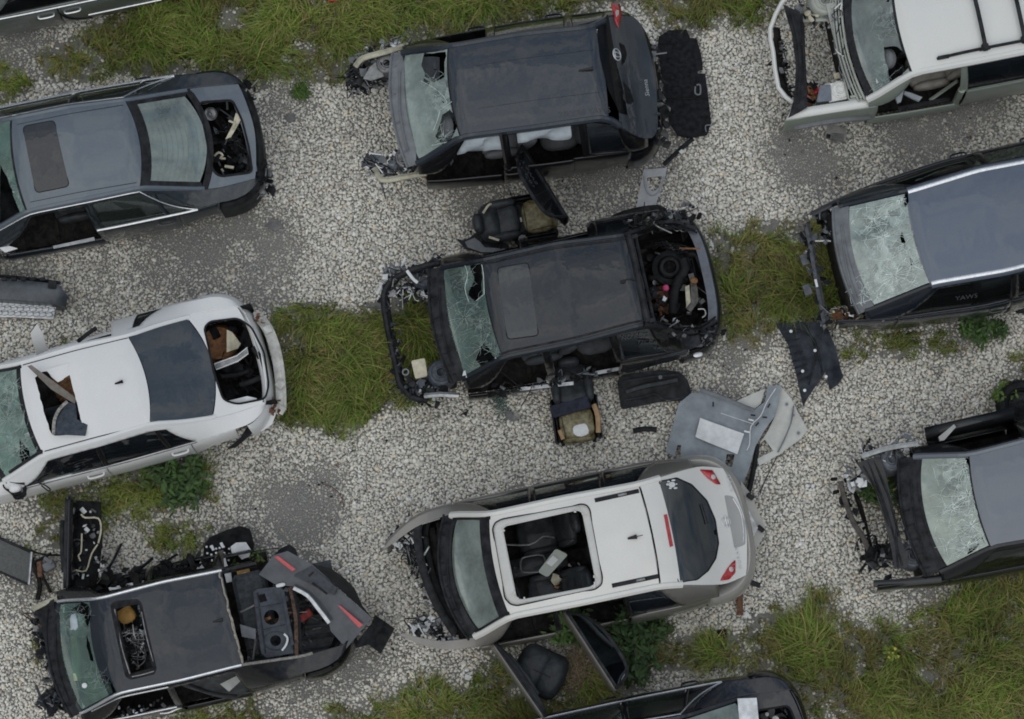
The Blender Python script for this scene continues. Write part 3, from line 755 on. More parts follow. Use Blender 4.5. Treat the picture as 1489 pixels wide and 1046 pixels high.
    def dash(s, base, mat=None, z=.86, dep=.42, wheel=True, bagc=False):
        mb = MB(); hw = s.RV(base[0])-.04; n = 12; rows = []
        for (du, dz) in ((-.02, -.02), (.10, .03), (.24, .05), (dep*.8, .02), (dep, -.06), (dep-.04, -.30)):
            rows.append([(base[0]-base[1]*(1-(k/n)**2)*(1-.55*du/dep)+du+.03, hw*k/n, z+dz+(.035 if (-.75 < k/n < -.25 and du > .1) else 0)) for k in range(-n, n+1)])
        mb.grid(rows)
        for k in (-.85, -.12, .12, .85): mb.box((base[0]+dep-.05, hw*k, z-.02), (.05, .13, .09), mi=0)
        mb.box((base[0]+dep+.05, 0, z-.25), (.22, .24, .3))
        o = mb.build('dashboard', mat or M['dark'], s.root, smooth=50)
        if wheel:
            c = Vector((base[0]+dep+.10, -.37, z-.02)); R = rot3(0, -1.1, 0); mb = MB()
            mb.tube([c+R @ Vector((.185*math.cos(a), .185*math.sin(a), 0)) for a in [i*math.pi/8 for i in range(16)]], .016, closed=True, sm=1)
            mb.blob(c-Vector((.02, 0, .0)), (.12, .14, .05), (0, -1.1, 0)); 
            for a in (0.0, 2.2, 4.1): mb.tube([c, c+R @ Vector((.18*math.cos(a), .18*math.sin(a), 0))], .014, n=5)
            mb.tube([c, c+Vector((-.25, 0, -.10))], .03, n=6)
            mb.build('steering_wheel', M['leather'], s.root, smooth=60)
        mb = MB(); mb.box((base[0]+dep+.45, 0, .42), (.75, .22, .22), bev=.03); mb.tube([(base[0]+dep+.25, 0, .52), (base[0]+dep+.2, 0, .66)], .014); mb.blob((base[0]+dep+.2, 0, .68), (.05, .05, .06))
        mb.box((base[0]+dep+.72, 0, .57), (.28, .2, .10), bev=.03)
        mb.build('centre_console', M['leather'], s.root, smooth=40)
        return o
    def debris(s, name, box, n, mats, seed, sz=(.03, .12), parent=None):
        """heap of small broken pieces inside a box (u0,u1,v0,v1,z0,z1)"""
        R = random.Random(seed); mb = MB()
        for i in range(int(n*1.8)):
            c = (R.uniform(*box[:2]), R.uniform(*box[2:4]), R.uniform(*box[4:6])); a = R.uniform(*sz); mi = R.randrange(len(mats)); q = R.random()
            rt = (R.uniform(-.6, .6), R.uniform(-.6, .6), R.uniform(0, 6))
            if q < .28:
                k = R.randint(4, 6); RR = rot3(R.uniform(-.7, .7), R.uniform(-.7, .7), R.uniform(0, 6)); cc = Vector(c)
                pl = [RR @ Vector((math.cos(6.283*j/k)*a*R.uniform(.4, 1.1), math.sin(6.283*j/k)*a*R.uniform(.3, .8), R.uniform(-.012, .012))) for j in range(k)]
                up = RR @ Vector((0, 0, .006)); mb.add([cc+p for p in pl]+[cc+p+up for p in pl], [tuple(range(k))[::-1], tuple(range(k, 2*k))]+[(j, (j+1) % k, k+(j+1) % k, k+j) for j in range(k)], mi)
            elif q < .5: mb.box(c, (a, a*R.uniform(.3, .8), a*R.uniform(.2, .5)), rt, mi)
            elif q < .8: mb.tube([c, (c[0]+R.uniform(-a, a)*1.5, c[1]+R.uniform(-a, a)*1.5, c[2]+R.uniform(-.03, .03))], R.uniform(.006, .02), n=6, mi=mi)
            else: mb.lathe([(0, -.1*a), (a*.3, -.1*a), (a*.35, .1*a), (a*.2, .15*a), (.0, .15*a)], c, n=9, mi=mi, rot=rt)
        return tag(mb.build(name, mats, parent or s.root, smooth=40), kind='stuff')
    def cracks(s, glass, centres, seed, r=.0026, dz=.003, umax=None, mat=None):
        """fracture webs: jagged radial lines and broken rings lying in the windscreen"""
        R = random.Random(seed); mb = MB()
        for (px_, py_, rad, k) in centres:
            cu, cv = s.px(lambda a, b: s.top(a, b, dz), px_, py_, (-.3, 0))
            def pt(a, d):
                u = cu+d*math.cos(a)*1.25; v = cv+d*math.sin(a)
                return u, v
            def ok(u, v): return abs(v) < s.RV(u)-.05 and u < (-.02-.05*(1-(v/.6)**2)) and u > s.ua+.05-.10*(1-(v/.7)**2)
            ang = [6.283*i/k+R.gauss(0, .16) for i in range(k)]; ends = []
            for a in ang:
                L = rad*R.uniform(.35, 1.25); pts_ = []; aa = a; d = .012
                while d < L:
                    u, v = pt(aa, d)
                    if not ok(u, v): break
                    pts_.append(s.top(u, v, dz)); d += R.uniform(.02, .06); aa += R.gauss(0, .07)
                if len(pts_) > 1: mb.tube(pts_, [r, r*.5], n=4, sm=1, cap=False)
            for q in range(int(k*1.6)):
                a0 = R.uniform(0, 6.28); d = rad*R.uniform(.12, .85); n = R.randint(3, 6); pts_ = []
                for j in range(n):
                    u, v = pt(a0+j*R.uniform(.16, .3), d*R.uniform(.93, 1.07))
                    if not ok(u, v): break
                    pts_.append(s.top(u, v, dz))
                if len(pts_) > 1: mb.tube(pts_, r*.7, n=4, sm=1, cap=False)
        return tag(mb.build('glass_crack', mat or M['crack'], glass, smooth=60), kind='stuff')
    def rag(s, name, path, n, mats, seed, spread=.05, sz=(.02, .09), parent=None):
        """torn clips, brackets and plastic left along an edge"""
        R = random.Random(seed); mb = MB(); P_ = smooth_path(path, 6)
        for i in range(n):
            c = P_[R.randrange(len(P_))]+Vector((R.gauss(0, spread), R.gauss(0, spread), R.uniform(-.05, .05))); a = R.uniform(*sz); mi = R.randrange(len(mats)); q = R.random(); rt = (R.uniform(-.8, .8), R.uniform(-.8, .8), R.uniform(0, 6))
            if q < .45:
                k = R.randint(4, 6); RR = rot3(*rt)
                pl = [RR @ Vector((math.cos(6.283*j/k)*a*R.uniform(.4, 1.2), math.sin(6.283*j/k)*a*R.uniform(.2, .8), R.uniform(-.012, .012))) for j in range(k)]
                up = RR @ Vector((0, 0, .006)); mb.add([c+p for p in pl]+[c+p+up for p in pl], [tuple(range(k))[::-1], tuple(range(k, 2*k))]+[(j, (j+1) % k, k+(j+1) % k, k+j) for j in range(k)], mi)
            elif q < .7: mb.box(c, (a, a*.5, a*.4), rt, mi)
            else: mb.tube([c, c+Vector((R.gauss(0, a), R.gauss(0, a), .02)), c+Vector((R.gauss(0, a*1.6), R.gauss(0, a*1.6), -.02))], R.uniform(.004, .012), n=5, mi=mi)
        return tag(mb.build(name, mats, parent or s.root, smooth=40), kind='stuff')
    def wires(s, name, pts, n, mat, seed, r=(.004, .009), spread=.10, parent=None, segs=6):
        """loose harness: strands wandering along a traced path of local points"""
        R = random.Random(seed); mb = MB(); mats = mat if isinstance(mat, list) else [mat]
        base = smooth_path(pts, 5)
        for k in range(int(n*1.5)):
            a = R.randrange(0, max(1, len(base)//2)); b = R.randrange(len(base)//2, len(base)); L = []
            for i in range(segs+1):
                q = base[int(a+(b-a)*i/segs)]; L.append(q+Vector((R.gauss(0, spread*.5), R.gauss(0, spread*.5), R.uniform(-.03, .05))))
            mb.tube(L, R.uniform(*r), n=5, sm=4, mi=R.randrange(len(mats)))
            if R.random() < .7: mb.box(L[-1], (.035, .022, .018), (0, 0, R.uniform(0, 3)), R.randrange(len(mats)))
        return tag(mb.build(name, mats, parent or s.root, smooth=60), kind='stuff')
    def tower(s, u, v, z, r=.12, mat=None, open_=True, name='strut_tower'):
        mb = MB(); mb.lathe([(r*1.5, -.25), (r*1.25, -.03), (r*1.1, 0), (r*.95, .005), (r*.9, -.012), (r*.55, -.012), (r*.5, .01), (r*.42, .01), (r*.38, -.08), (0, -.09)], (u, v, z), n=22)
        for k in range(3): a = k*2.1; mb.lathe([(.012, 0), (.012, .02), (0, .02)], (u+r*.72*math.cos(a), v+r*.72*math.sin(a), z-.012), n=6)
        return mb.build(name, mat or M['steel'], s.root, smooth=50)
    def wheel(s, u, v, z=.3, r=.32, w=.2, tilt=0.):
        e = bpy.data.objects.new('wheel', None); COL.objects.link(e); e.parent = s.root; e.location = (u, v, z); e.rotation_euler = (math.pi/2+tilt, 0, 0); e.empty_display_size = .1
        make_wheel(e, r, w); return e
def make_wheel(parent, r=.32, w=.2, rim=None):
    mb = MB(); h = w/2
    mb.lathe([(r*.66, -h*.8), (r*.72, -h), (r*.93, -h), (r*.99, -h*.75), (r, -h*.3), (r, h*.3), (r*.99, h*.75), (r*.93, h), (r*.72, h), (r*.66, h*.8), (r*.62, h*.5), (r*.62, -h*.5), (r*.66, -h*.8)], (0, 0, 0), n=40)
    for k in range(40):
        a = k*math.pi/20
        for z_ in (-h*.5, 0, h*.5): mb.box((r*1.0*math.cos(a+z_), r*1.0*math.sin(a+z_), z_), (.012, .028, h*.38), (0, 0, a+z_))
    mb.build('tyre', M['rubber'], parent, smooth=40)
    mb = MB(); mb.lathe([(r*.66, -h*.7), (r*.6, -h*.6), (r*.58, h*.5), (r*.64, h*.8), (r*.66, h*.85), (r*.64, h*.88), (r*.56, h*.6), (r*.50, h*.35), (r*.30, h*.5), (r*.22, h*.62), (r*.16, h*.62), (r*.14, h*.4), (0, h*.4)], (0, 0, 0), n=36)
    for k in range(5): a = k*2*math.pi/5; mb.lathe([(.011, 0), (.011, .015), (0, .015)], (r*.2*math.cos(a), r*.2*math.sin(a), h*.6), n=6)
    for k in range(16): a = k*math.pi/8; mb.lathe([(.018, 0), (.0, .001)], (r*.42*math.cos(a), r*.42*math.sin(a), h*.45), n=8, mi=1)
    mb.build('rim', [rim or M['steel'], M['soot']], parent, smooth=40)
def swung_door(c, h, e, z0, z1, zt, paint_, side, name='door', label=None, lean=.10, frame=True, th=.055, trimmat=None, handle=True, glass=None):
    """a car door standing open: h hinge end, e free end (local points), inner face towards side*(normal)"""
    h = Vector((h[0], h[1], 0)); e = Vector((e[0], e[1], 0)); d = (e-h); L = d.length; d.normalize(); n = Vector((-d.y, d.x, 0))*side
    def q(a, t, z): p = h+d*(a*L)+n*t; return Vector((p.x, p.y, z))
    rows = []; N = 14
    for i in range(N+1):
        a = i/N; zb = z0+(.16*max(0, (a-.8)/.2)**2); row = []
        for (f, o) in ((0, .02), (.2, -.02), (.5, -.045), (.8, -.03), (1, .0)): row.append(q(a, o, zb+(z1-zb)*f))
        rows.append(row)
    mb = MB(); mb.grid(rows); o = mb.build(name, paint_, c.root, smooth=50, solid=.02)
    if label: o['label'] = label
    mb = MB()
    poly = [(.02, z0+.03), (.8, z0+.03), (.97, z0+.2), (.98, z1-.02), (.02, z1-.02)]
    V, Tt = dom(rounded(poly, .05), (), .12)
    A_ = [q(x, .05+.03*math.sin(z*7)*(z < z1-.1), z) for x, z in V]; B_ = [q(x, .005, z) for x, z in V]; k = len(V)
    ed = {}
    for f in Tt:
        for i in range(3): ed[(f[i], f[(i+1) % 3])] = 1
    mb.add(A_+B_, list(Tt)+[tuple(k+i for i in f[::-1]) for f in Tt]+[(a, b, k+b, k+a) for (a, b) in ed if (b, a) not in ed])
    mb.tube([q(.2, .075, z0+.42), q(.5, .10, z0+.44), q(.75, .09, z0+.5)], .035, n=8)
    mb.tube([q(.15, .06, z0+.16), q(.5, .085, z0+.14), q(.7, .06, z0+.2)], .03, n=6)
    mb.lathe([(.08, 0), (.08, .02), (.06, .025), (0, .01)], q(.14, .06, z0+.2), rot=(math.pi/2, 0, math.atan2(d.y, d.x)), n=16)
    mb.build('door_trim', trimmat or M['dark'], o, smooth=50)
    if frame:
        mb = MB(); L_ = [q(.02, .01, z1), q(.16, .01+lean*.6, z1+(zt-z1)*.55), q(.42, .01+lean, zt), q(.8, .01+lean, zt+.01), q(.93, .01+lean*.7, z1+(zt-z1)*.6), q(.98, .01, z1)]
        mb.tube(L_, .022, n=7); mb.tube([q(.02, .012, z1+.005), q(.98, .012, z1+.005)], .02, n=6, sm=1); mb.build('window_frame', M['black'], o)
        if glass:
            mb = MB(); P1 = smooth_path(L_, 3); B1 = [q(.02+.96*i/(len(P1)-1), .01, z1) for i in range(len(P1))]; mb.grid([P1, B1]); mb.build('side_window', glass, o)
    if handle:
        mb = MB(); mb.tube([q(.80, -.035, z1-.12), q(.82, -.075, z1-.12), q(.92, -.075, z1-.115), q(.94, -.03, z1-.115)], .013, n=6); mb.build('handle', paint_, o)
    return o
def rrect(u0, u1, v0, v1, r=.06, skew=0.): return rounded([(u0, v0), (u1, v0+skew), (u1, v1-skew), (u0, v1)], r)
def qring(mb, pts, r, **k): mb.tube(pts, r, closed=True, **k)
GRP = 'wrecked cars set out in rows on the gravel'
# ================================================================ silver crossover, bottom centre
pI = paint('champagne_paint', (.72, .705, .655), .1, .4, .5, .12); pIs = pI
c = Car('wrecked_crossover', 'champagne silver crossover with an empty panoramic roof opening and intact tinted rear hatch glass', 'car', (727, 822), (945, 778), 1.6, GRP)
c.spec(rail=[(-1.4, .5, .8), (-.9, .72, .95), (-.46, .77, 1.1), (0, .63, 1.58), (.9, .64, 1.65), (1.83, .63, 1.60), (2.1, .66, 1.53), (2.4, .71, 1.33), (2.65, .74, 1.13), (2.9, .68, .98), (3.15, .6, .9)],
       W=[(-1.35, .60), (-1.15, .76), (-.85, .90), (-.3, .93), (1, .94), (2, .95), (2.5, .9)], ZB=[(-1.4, .82), (-.8, .98), (-.4, 1.05), (1, 1.08), (2, 1.12), (2.6, 1.02), (3, .9)],
       crown=[(-.6, .10), (0, .05), (1.8, .05), (2.4, .03), (3, .03)], end=3.12, corner=2.42, arches=[(-.78, .38), (2.02, .39)], sill=.24)
pxl = lambda L, dz=0.: [c.px(lambda a, b: c.top(a, b, dz), x, y, (1, 0)) for x, y in L]
ho = pxl([(716, 769), (720, 760), (730, 755), (846, 733), (854, 735), (858, 742), (876, 840), (875, 850), (866, 857), (752, 881), (742, 879), (734, 870)])
hi = pxl([(731, 775), (730, 768), (736, 763), (838, 741), (845, 742), (849, 749), (867, 843), (866, 850), (858, 855), (760, 873), (753, 872), (749, 866)])
c.topdom((0.0, .07), (1.83, -.03), 'roof', pI, [rounded(ho, .03)])
mb = MB(); V, Tt = dom(rounded(ho, .03), [rounded(hi, .03)], .05); mb.add([c.top(u, v, -.022) for u, v in V], Tt)
qring(mb, [c.top(u, v, -.03) for u, v in rounded(hi, .03)[::3]], .014, n=6, sm=1)
R = random.Random(3)
for k in range(22):
    a = rounded(hi, .03); q = a[R.randrange(len(a))]; mb.box(c.top(q[0]+R.uniform(-.03, .03), q[1]+R.uniform(-.03, .03), -.015), (.03, .02, .015), (0, 0, R.uniform(0, 3)))
c_fr = mb.build('sunroof_frame', paint('inner_frame_paint', (.66, .65, .61), .1, .5, .2, .3), c.root, smooth=40)
mb = MB(); qring(mb, [c.top(u, v, .001) for u, v in rounded(ho, .03)[::2]], .009, n=5, sm=1); mb.build('sunroof_seal', M['rubber'], c.root)
for sd, L in ((1, [(865, 728), (929, 714)]), (-1, [(890, 852), (957, 838)])):
    a, b = pxl(L); mb = MB(); mb.tube([c.top(a[0], a[1], .004), c.top((a[0]+b[0])/2, (a[1]+b[1])/2, .004), c.top(b[0], b[1], .004)], .028, n=8, flat=.25); rl = mb.build('roof_rail_channel', M['black'], c.root)
    mb = MB(); q = [a[0]+(b[0]-a[0])*.62, a[1]+(b[1]-a[1])*.62]; mb.box(c.top(q[0], q[1], .012), (.11, .03, .012), bev=.005); mb.build('rail_bracket', M['steel'], rl)
fn = c.flatpatch([(1.838, .62), (1.85, .3), (1.865, 0), (1.85, -.3), (1.838, -.62), (1.826, -.62), (1.845, -.3), (1.853, 0), (1.845, .3), (1.826, .62)], 'roof_seam', M['rubber'], .003)
ant = c.px(lambda a, b: c.top(a, b), 920, 782, (1.5, 0)); mb = MB(); mb.tube([c.top(ant[0]-.06, ant[1], .01), c.top(ant[0], ant[1], .025), c.top(ant[0]+.05, ant[1], .03)], [.012, .03], n=8); mb.tube([c.top(ant[0]+.04, ant[1], .03), c.top(ant[0]+.12, ant[1]+.0, .09)], .005, n=5); mb.build('antenna_base', M['black'], c.root)
# hatch
c.topdom((1.845, -.03), (2.08, -.03), 'rear_spoiler', pI, dz=.004, label=None)
gl = pxl([(958, 700), (984, 695), (1006, 705), (1028, 728), (1040, 756), (1045, 790), (1041, 812), (1030, 830), (1014, 843), (990, 847), (986, 846)]); gl = rounded(gl, .02)
hb = c.topdom((2.085, -.02), (2.93, -.13), 'tailgate', pI, [gl], .06)
g_ = c.flatpatch(gl, 'rear_window', G_dark, -.006)
mb = MB(); qring(mb, [c.top(u, v, -.001) for u, v in gl[::2]], .008, n=5, sm=1); mb.build('window_seal', M['rubber'], g_)
# turtle sticker on the glass
tx, ty = c.px(lambda a, b: c.top(a, b), 977, 705, (2.2, .5)); mb = MB()
for (dx, dy, rx, ry) in ((0, 0, .045, .035), (-.055, .01, .018, .014), (.03, .05, .026, .012), (.035, -.048, .026, .012), (-.035, .042, .02, .011), (-.03, -.04, .02, .011), (.06, 0, .012, .008)):
    V = [(tx+dx+rx*math.cos(a), ty+dy+ry*math.sin(a)) for a in [k*math.pi/6 for k in range(12)]]
    mb.add([c.top(u, v, .004) for u, v in V], [tuple(range(12))])
mb.build('turtle_sticker', M['white'], g_, smooth=0)
mb = MB(); a = c.px(lambda a, b: c.top(a, b), 1020, 733, (2.5, 0)); b = c.px(lambda a, b: c.top(a, b), 1029, 762, (2.5, 0)); mb.tube([c.top(a[0], a[1], .02), c.top(b[0], b[1], .025)], .008, n=5, sm=1); mb.build('rear_wiper', M['black'], g_)
bl = pxl([(965, 749), (970, 748), (979, 794), (974, 796)]); mb = MB(); mb.prism([c.top(u, v, 0) for u, v in bl], .012); mb.build('brake_light', M['red'], hb)
for L, cc_ in (([(1017, 683), (1036, 684), (1048, 705), (1040, 704), (1028, 695)], (1037, 694)), ([(1069, 814), (1069, 833), (1060, 843), (1047, 845), (1058, 826)], (1063, 828))):
    q = pxl(L); t_ = c.flatpatch(rounded(q, .02), 'tail_lamp', M['red'], .008, th=.012)
    w_ = pxl([cc_])[0]; mb = MB(); mb.lathe([(.035, 0), (.03, .012), (0, .015)], c.top(w_[0], w_[1], .01), n=16, rot=(0, .7, 0)); mb.build('reversing_lamp', M['lampc'], t_)
pl = pxl([(1053, 720), (1066, 722), (1084, 760), (1084, 792), (1068, 798)]); pr_ = c.flatpatch(rounded(pl, .03), 'plate_recess', paint('recess_shade_paint', (.40, .39, .365), .3, .4, .4, .2), .003)  # recess shade put into a darker copy of the champagne
mb = MB(); mb.tube([c.top(q[0], q[1], .01) for q in pxl([(1066, 725), (1077, 745), (1081, 770), (1081, 790)])], .012, n=6); mb.build('plate_trim', M['chrome'], hb)
mb = MB(); q = pxl([(1056, 759)])[0]; L_ = [c.top(q[0]+.055*math.cos(a), q[1]+.055*math.sin(a), .012) for a in [k*math.pi/8 for k in range(16)]]; mb.tube(L_, .008, closed=True, n=5, sm=1); mb.tube([c.top(q[0], q[1]+.07, .014), c.top(q[0], q[1]-.07, .014)], .010, n=5, sm=1); mb.build('emblem', M['badge'], hb)
tf = lambda a, b: c.top(a, b, .009)
q = pxl([(1062, 703)])[0]; text_surf('badge_lettering', 'A W D', .075, tf, q[0], q[1], math.pi/2, M['badge'], hb); q = pxl([(1080, 812)])[0]; text_surf('badge_lettering', 'M U R A N O', .06, tf, q[0]-.05, q[1]+.05, math.pi/2, M['badge'], hb)
# sides
pIside = paint('champagne_shade_paint', (.235, .222, .20), .55, .38, .6, .3)  # same champagne darkened, so the shade on the flanks is in the colour
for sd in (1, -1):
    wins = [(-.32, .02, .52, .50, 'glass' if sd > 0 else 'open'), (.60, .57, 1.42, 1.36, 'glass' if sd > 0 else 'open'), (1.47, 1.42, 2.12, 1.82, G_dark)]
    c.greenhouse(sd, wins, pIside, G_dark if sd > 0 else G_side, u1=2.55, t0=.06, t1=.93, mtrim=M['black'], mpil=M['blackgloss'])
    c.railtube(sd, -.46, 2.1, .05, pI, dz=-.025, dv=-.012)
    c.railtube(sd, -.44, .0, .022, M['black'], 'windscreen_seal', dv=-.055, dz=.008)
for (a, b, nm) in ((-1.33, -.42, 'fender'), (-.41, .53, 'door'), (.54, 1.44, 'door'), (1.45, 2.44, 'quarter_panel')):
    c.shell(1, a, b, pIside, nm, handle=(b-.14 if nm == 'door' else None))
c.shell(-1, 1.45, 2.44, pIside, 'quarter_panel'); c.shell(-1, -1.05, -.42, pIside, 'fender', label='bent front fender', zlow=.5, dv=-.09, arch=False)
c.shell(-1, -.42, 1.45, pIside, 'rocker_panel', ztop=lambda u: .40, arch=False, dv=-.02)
c.rear(paint('champagne_half_shade_paint', (.42, .405, .37), .3, .4, .6, .25), .92, z0=.16, k0=.0, k1=1., prof=((0, .10), (.1, .04), (.4, .0), (.6, -.04), (.8, -.02), (.95, .02), (1., .05)), label='rear bumper torn at the right corner')  # half-dark champagne copy, part of the side shade held in its colour
c.pr([(1076, 700), (1090, 718), (1100, 740), (1112, 767), (1108, 784), (1097, 802), (1086, 812), (1080, 835), (1070, 848), (1066, 840), (1080, 800), (1088, 775), (1086, 740), (1078, 715)], .48, .10, 'bumper_cover', paint('bumper_cover_paint', (.36, .35, .32), .3, .4, .5, .3), step=.07, warp=.05, seed=5)
mb = MB()
for x, y in ((1091, 722), (1106, 769)): mb.box(c.l(x, y, .60), (.10, .06, .03), (0, 0, -.9), bev=.01)
mb.build('bumper_slot', M['black'], c.root)
c.pr([(1080, 735), (1090, 745), (1102, 768), (1091, 792), (1086, 788), (1087, 765)], .60, .02, 'bumper_panel', plain('primer_white', (.55, .55, .53), .6), step=.08)
c.pan(-.5, 2.7)
base = (-.44, .19)
c.wind(base, (0.0, .07), [], glassm('silver_windshield', (.30, .38, .33), .50, (.36, .43, .38), [], 14), frit=.12)
c.cowl(base, .10, M['black'], dz=-.015); c.firewall(base, .2)
c.dash(base); c.seat(.55, .37, M['leather'], w=.54); c.seat(.55, -.37, M['leather'], w=.5, back=.6); c.bench(1.35, M['leather'])
# front structure: dark curved support behind the missing bumper
sup = [(611, 757, .92), (607, 775, .92), (611, 810, .92), (622, 850, .92), (640, 888, .90), (662, 922, .88)]
mb = MB(); mb.tube(c.pts(sup), .055, n=8, flat=.6); mb.tube(c.pts([(x+12, y, z-.1) for x, y, z in sup]), .035, n=6); mb.tube(c.pts([(x+4, y, z-.35) for x, y, z in sup]), .04, n=6)
mb.build('radiator_support', M['black'], c.root)
mb = MB(); 
for L in ([(628, 768, .75), (634, 800, .75), (645, 850, .75), (660, 900, .75)], [(640, 770, .8), (640, 800, .7)], [(650, 905, .8), (640, 880, .7)]): mb.tube(c.pts(L), .05, n=7)
mb.build('engine_bay_duct', M['soot'], c.root)
c.pr([(612, 760), (650, 748), (645, 800), (652, 850), (675, 905), (665, 925), (640, 890), (618, 830)], .55, .02, 'bay_floor', M['soot'])
c.wires('wiring_harness', c.pts([(575, 795, .5), (590, 790, .65), (600, 815, .5), (606, 840, .3)]), 16, [M['black'], M['black'], M['steel']], 4, spread=.10)
c.wires('wiring_harness', c.pts([(596, 915, .5), (610, 905, .55), (640, 925, .6), (608, 890, .4)]), 14, [M['black'], M['black'], M['steel']], 9, spread=.09)
c.debris('headlamp_mount', tuple([c.l(583, 800, .6).x-.08, c.l(583, 800, .6).x+.18, c.l(590, 785, .6).y-.1, c.l(590, 785, .6).y+.1, .45, .7]), 26, [M['black'], M['grey'], M['white']], 6)
q = c.l(622, 912, .6); c.debris('headlamp_mount', (q.x-.18, q.x+.16, q.y-.08, q.y+.10, .5, .72), 26, [M['black'], M['white'], M['grey']], 7)
c.pr([(612, 757), (640, 750), (640, 755), (614, 763)], .95, .03, 'hinge_bracket', M['white'])
c.pr([(632, 935), (640, 930), (700, 922), (712, 926), (690, 935), (655, 942)], .70, .04, 'fender_liner_edge', pI)
# through the roof: sun visor / map light panel, console, junk
c.pr(rounded([(782, 832), (808, 798), (826, 807), (796, 840)], 4), .78, .03, 'sun_visor', plain('visor_grey', (.42, .45, .40), .8, var=.08), seed=3)
c.pr([(794, 819), (804, 808), (812, 814), (802, 824)], .82, .004, 'visor_label', M['white'])
mb = MB(); mb.tube(c.pts([(758, 815, .62), (757, 825, .62), (762, 832, .62), (790, 829, .62), (790, 808, .62), (764, 810, .62)]), .012, n=6, closed=True); mb.tube(c.pts([(732, 792, .75), (770, 792, .75), (790, 780, .75), (806, 782, .7)]), .012, n=6); mb.build('console_trim', M['steel'], c.root)
q = c.l(838, 845, .6); c.debris('floor_debris', (q.x-.25, q.x+.15, q.y-.12, q.y+.22, .35, .6), 30, [M['copper'], M['dark'], M['cream'], M['dark']], 5, (.04, .14))
# swung doors on the near side
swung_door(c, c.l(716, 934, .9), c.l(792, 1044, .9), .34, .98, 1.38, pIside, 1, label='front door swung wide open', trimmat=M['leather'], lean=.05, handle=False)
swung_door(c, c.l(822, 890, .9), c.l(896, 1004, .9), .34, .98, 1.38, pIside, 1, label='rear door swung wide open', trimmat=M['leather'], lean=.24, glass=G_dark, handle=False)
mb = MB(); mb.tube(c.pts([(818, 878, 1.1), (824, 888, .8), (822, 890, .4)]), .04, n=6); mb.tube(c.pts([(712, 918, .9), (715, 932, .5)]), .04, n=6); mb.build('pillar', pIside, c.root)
# tail clutter
c.pr([(1072, 855), (1080, 852), (1080, 895), (1071, 895)], .03, .05, 'bumper_bracket', M['rust'], step=.05)
c.rag('torn_bracket', c.pts([(x-6, y, z-.1) for x, y, z in sup]), 70, [M['black'], M['dark'], M['white'], M['steel']], 13, .05); c.rag('torn_bracket', c.pts([(630, 935, .7), (670, 930, .75), (705, 925, .8)]), 26, [M['white'], M['black'], M['grey']], 14, .03)
CI = c
# ================================================================ black minivan, top centre
pC = paint('dark_grey_paint', (.016, .022, .031), .1, .38, .95, .2, (.055, .064, .076)); pCs = paint('side_shade_paint', (.005, .005, .006), .0, .25, .8, .15, (.03, .03, .03)); pCt = paint('tailgate_sheen_paint', (.040, .048, .06), .2, .38, 1., .25, (.10, .11, .12))  # side copy darkened as shade; tailgate base lightened to imitate reflected sky
c = Car('wrecked_minivan', 'charcoal minivan with broken windshield, hanging curtain airbags and its round-badged tailgate in place', 'car', (662, 132.5), (873, 104.5), 1.65, GRP)
c.spec(rail=[(-1.4, .6, .9), (-.58, .73, 1.1), (0, .58, 1.63), (.9, .6, 1.69), (1.80, .58, 1.66), (2.0, .72, 1.5), (2.2, .80, 1.22), (2.45, .78, 1.0), (2.75, .6, .85)],
       W=[(-1.35, .75), (-.8, .85), (-.3, .91), (1, .96), (2.0, .96), (2.3, .94)], ZB=[(-1.4, .85), (-.5, 1.0), (0, 1.05), (1.5, 1.10), (2.4, 1.0), (3, .9)],
       crown=[(-.6, .09), (0, .06), (1.8, .06), (2.2, .05), (3, .03)], end=2.55, corner=2.05, arches=[(2.0, .36)], sill=.24)
pxl = lambda L, dz=0.: [c.px(lambda a, b: c.top(a, b, dz), x, y, (1, 0)) for x, y in L]
c.topdom((0.0, .06), (1.82, -.03), 'roof', pC)
for vv in (.27, -.27): c.flatpatch([(.25, vv+.002), (1.75, vv+.003), (1.75, vv-.002), (.25, vv-.0015)], 'roof_crease', M['black'], .0014)
ant = pxl([(852, 102)])[0]; mb = MB(); mb.tube([c.top(ant[0]-.09, ant[1], .006), c.top(ant[0], ant[1], .02), c.top(ant[0]+.09, ant[1], .035)], [.01, .022], n=8); mb.build('antenna_base', M['blackgloss'], c.root)
q = pxl([(851, 171)])[0]; text_surf('chalk_lettering', '77CC89 YAWS', .10, lambda a, b: c.top(a, min(b, -.1), .004)+Vector((0, 0, .02 if abs(b) > c.RV(a)-.05 else 0)), q[0], -c.RV(1.6)+.09, 0., M['marker'], c.root)
base = (-.58, .10)
wg = c.wind(base, (0.0, .06), [[(616, 78), (648, 76), (647, 112), (630, 120), (618, 112), (613, 95)], [(647, 152), (659, 165), (664, 185), (655, 208), (644, 213), (632, 200), (641, 175)], [(616, 113), (624, 118), (622, 126), (615, 120)], [(642, 145), (654, 152), (650, 159)]],
       glassm('minivan_windshield', (.42, .55, .48), .62, (.38, .46, .41), [(-.15, .02, 1.5, .32), (-.12, -.3, 1.5, .34), (-.2, .35, 1.45, .15)], 11), frit=.02, fritbase=.03, jagamp=.012)
c.cracks(wg, [(640, 140, .22, 11), (645, 200, .25, 12), (628, 118, .15, 8)], 5)
R = random.Random(8); mb = MB()
for (x0, y0, x1, y1) in ((612, 118, 640, 135), (640, 135, 650, 150), (628, 212, 650, 207), (630, 190, 640, 160), (640, 160, 657, 148)):
    a = pxl([(x0, y0)])[0]; b = pxl([(x1, y1)])[0]; mb.tube([c.top(*a, .004), c.top((a[0]+b[0])/2+.01, (a[1]+b[1])/2, .004), c.top(*b, .004)], .0045, n=4)
tag(mb.build('glass_crack', plain('crushed_glass', (.55, .62, .58), .4), c.root), kind='stuff')
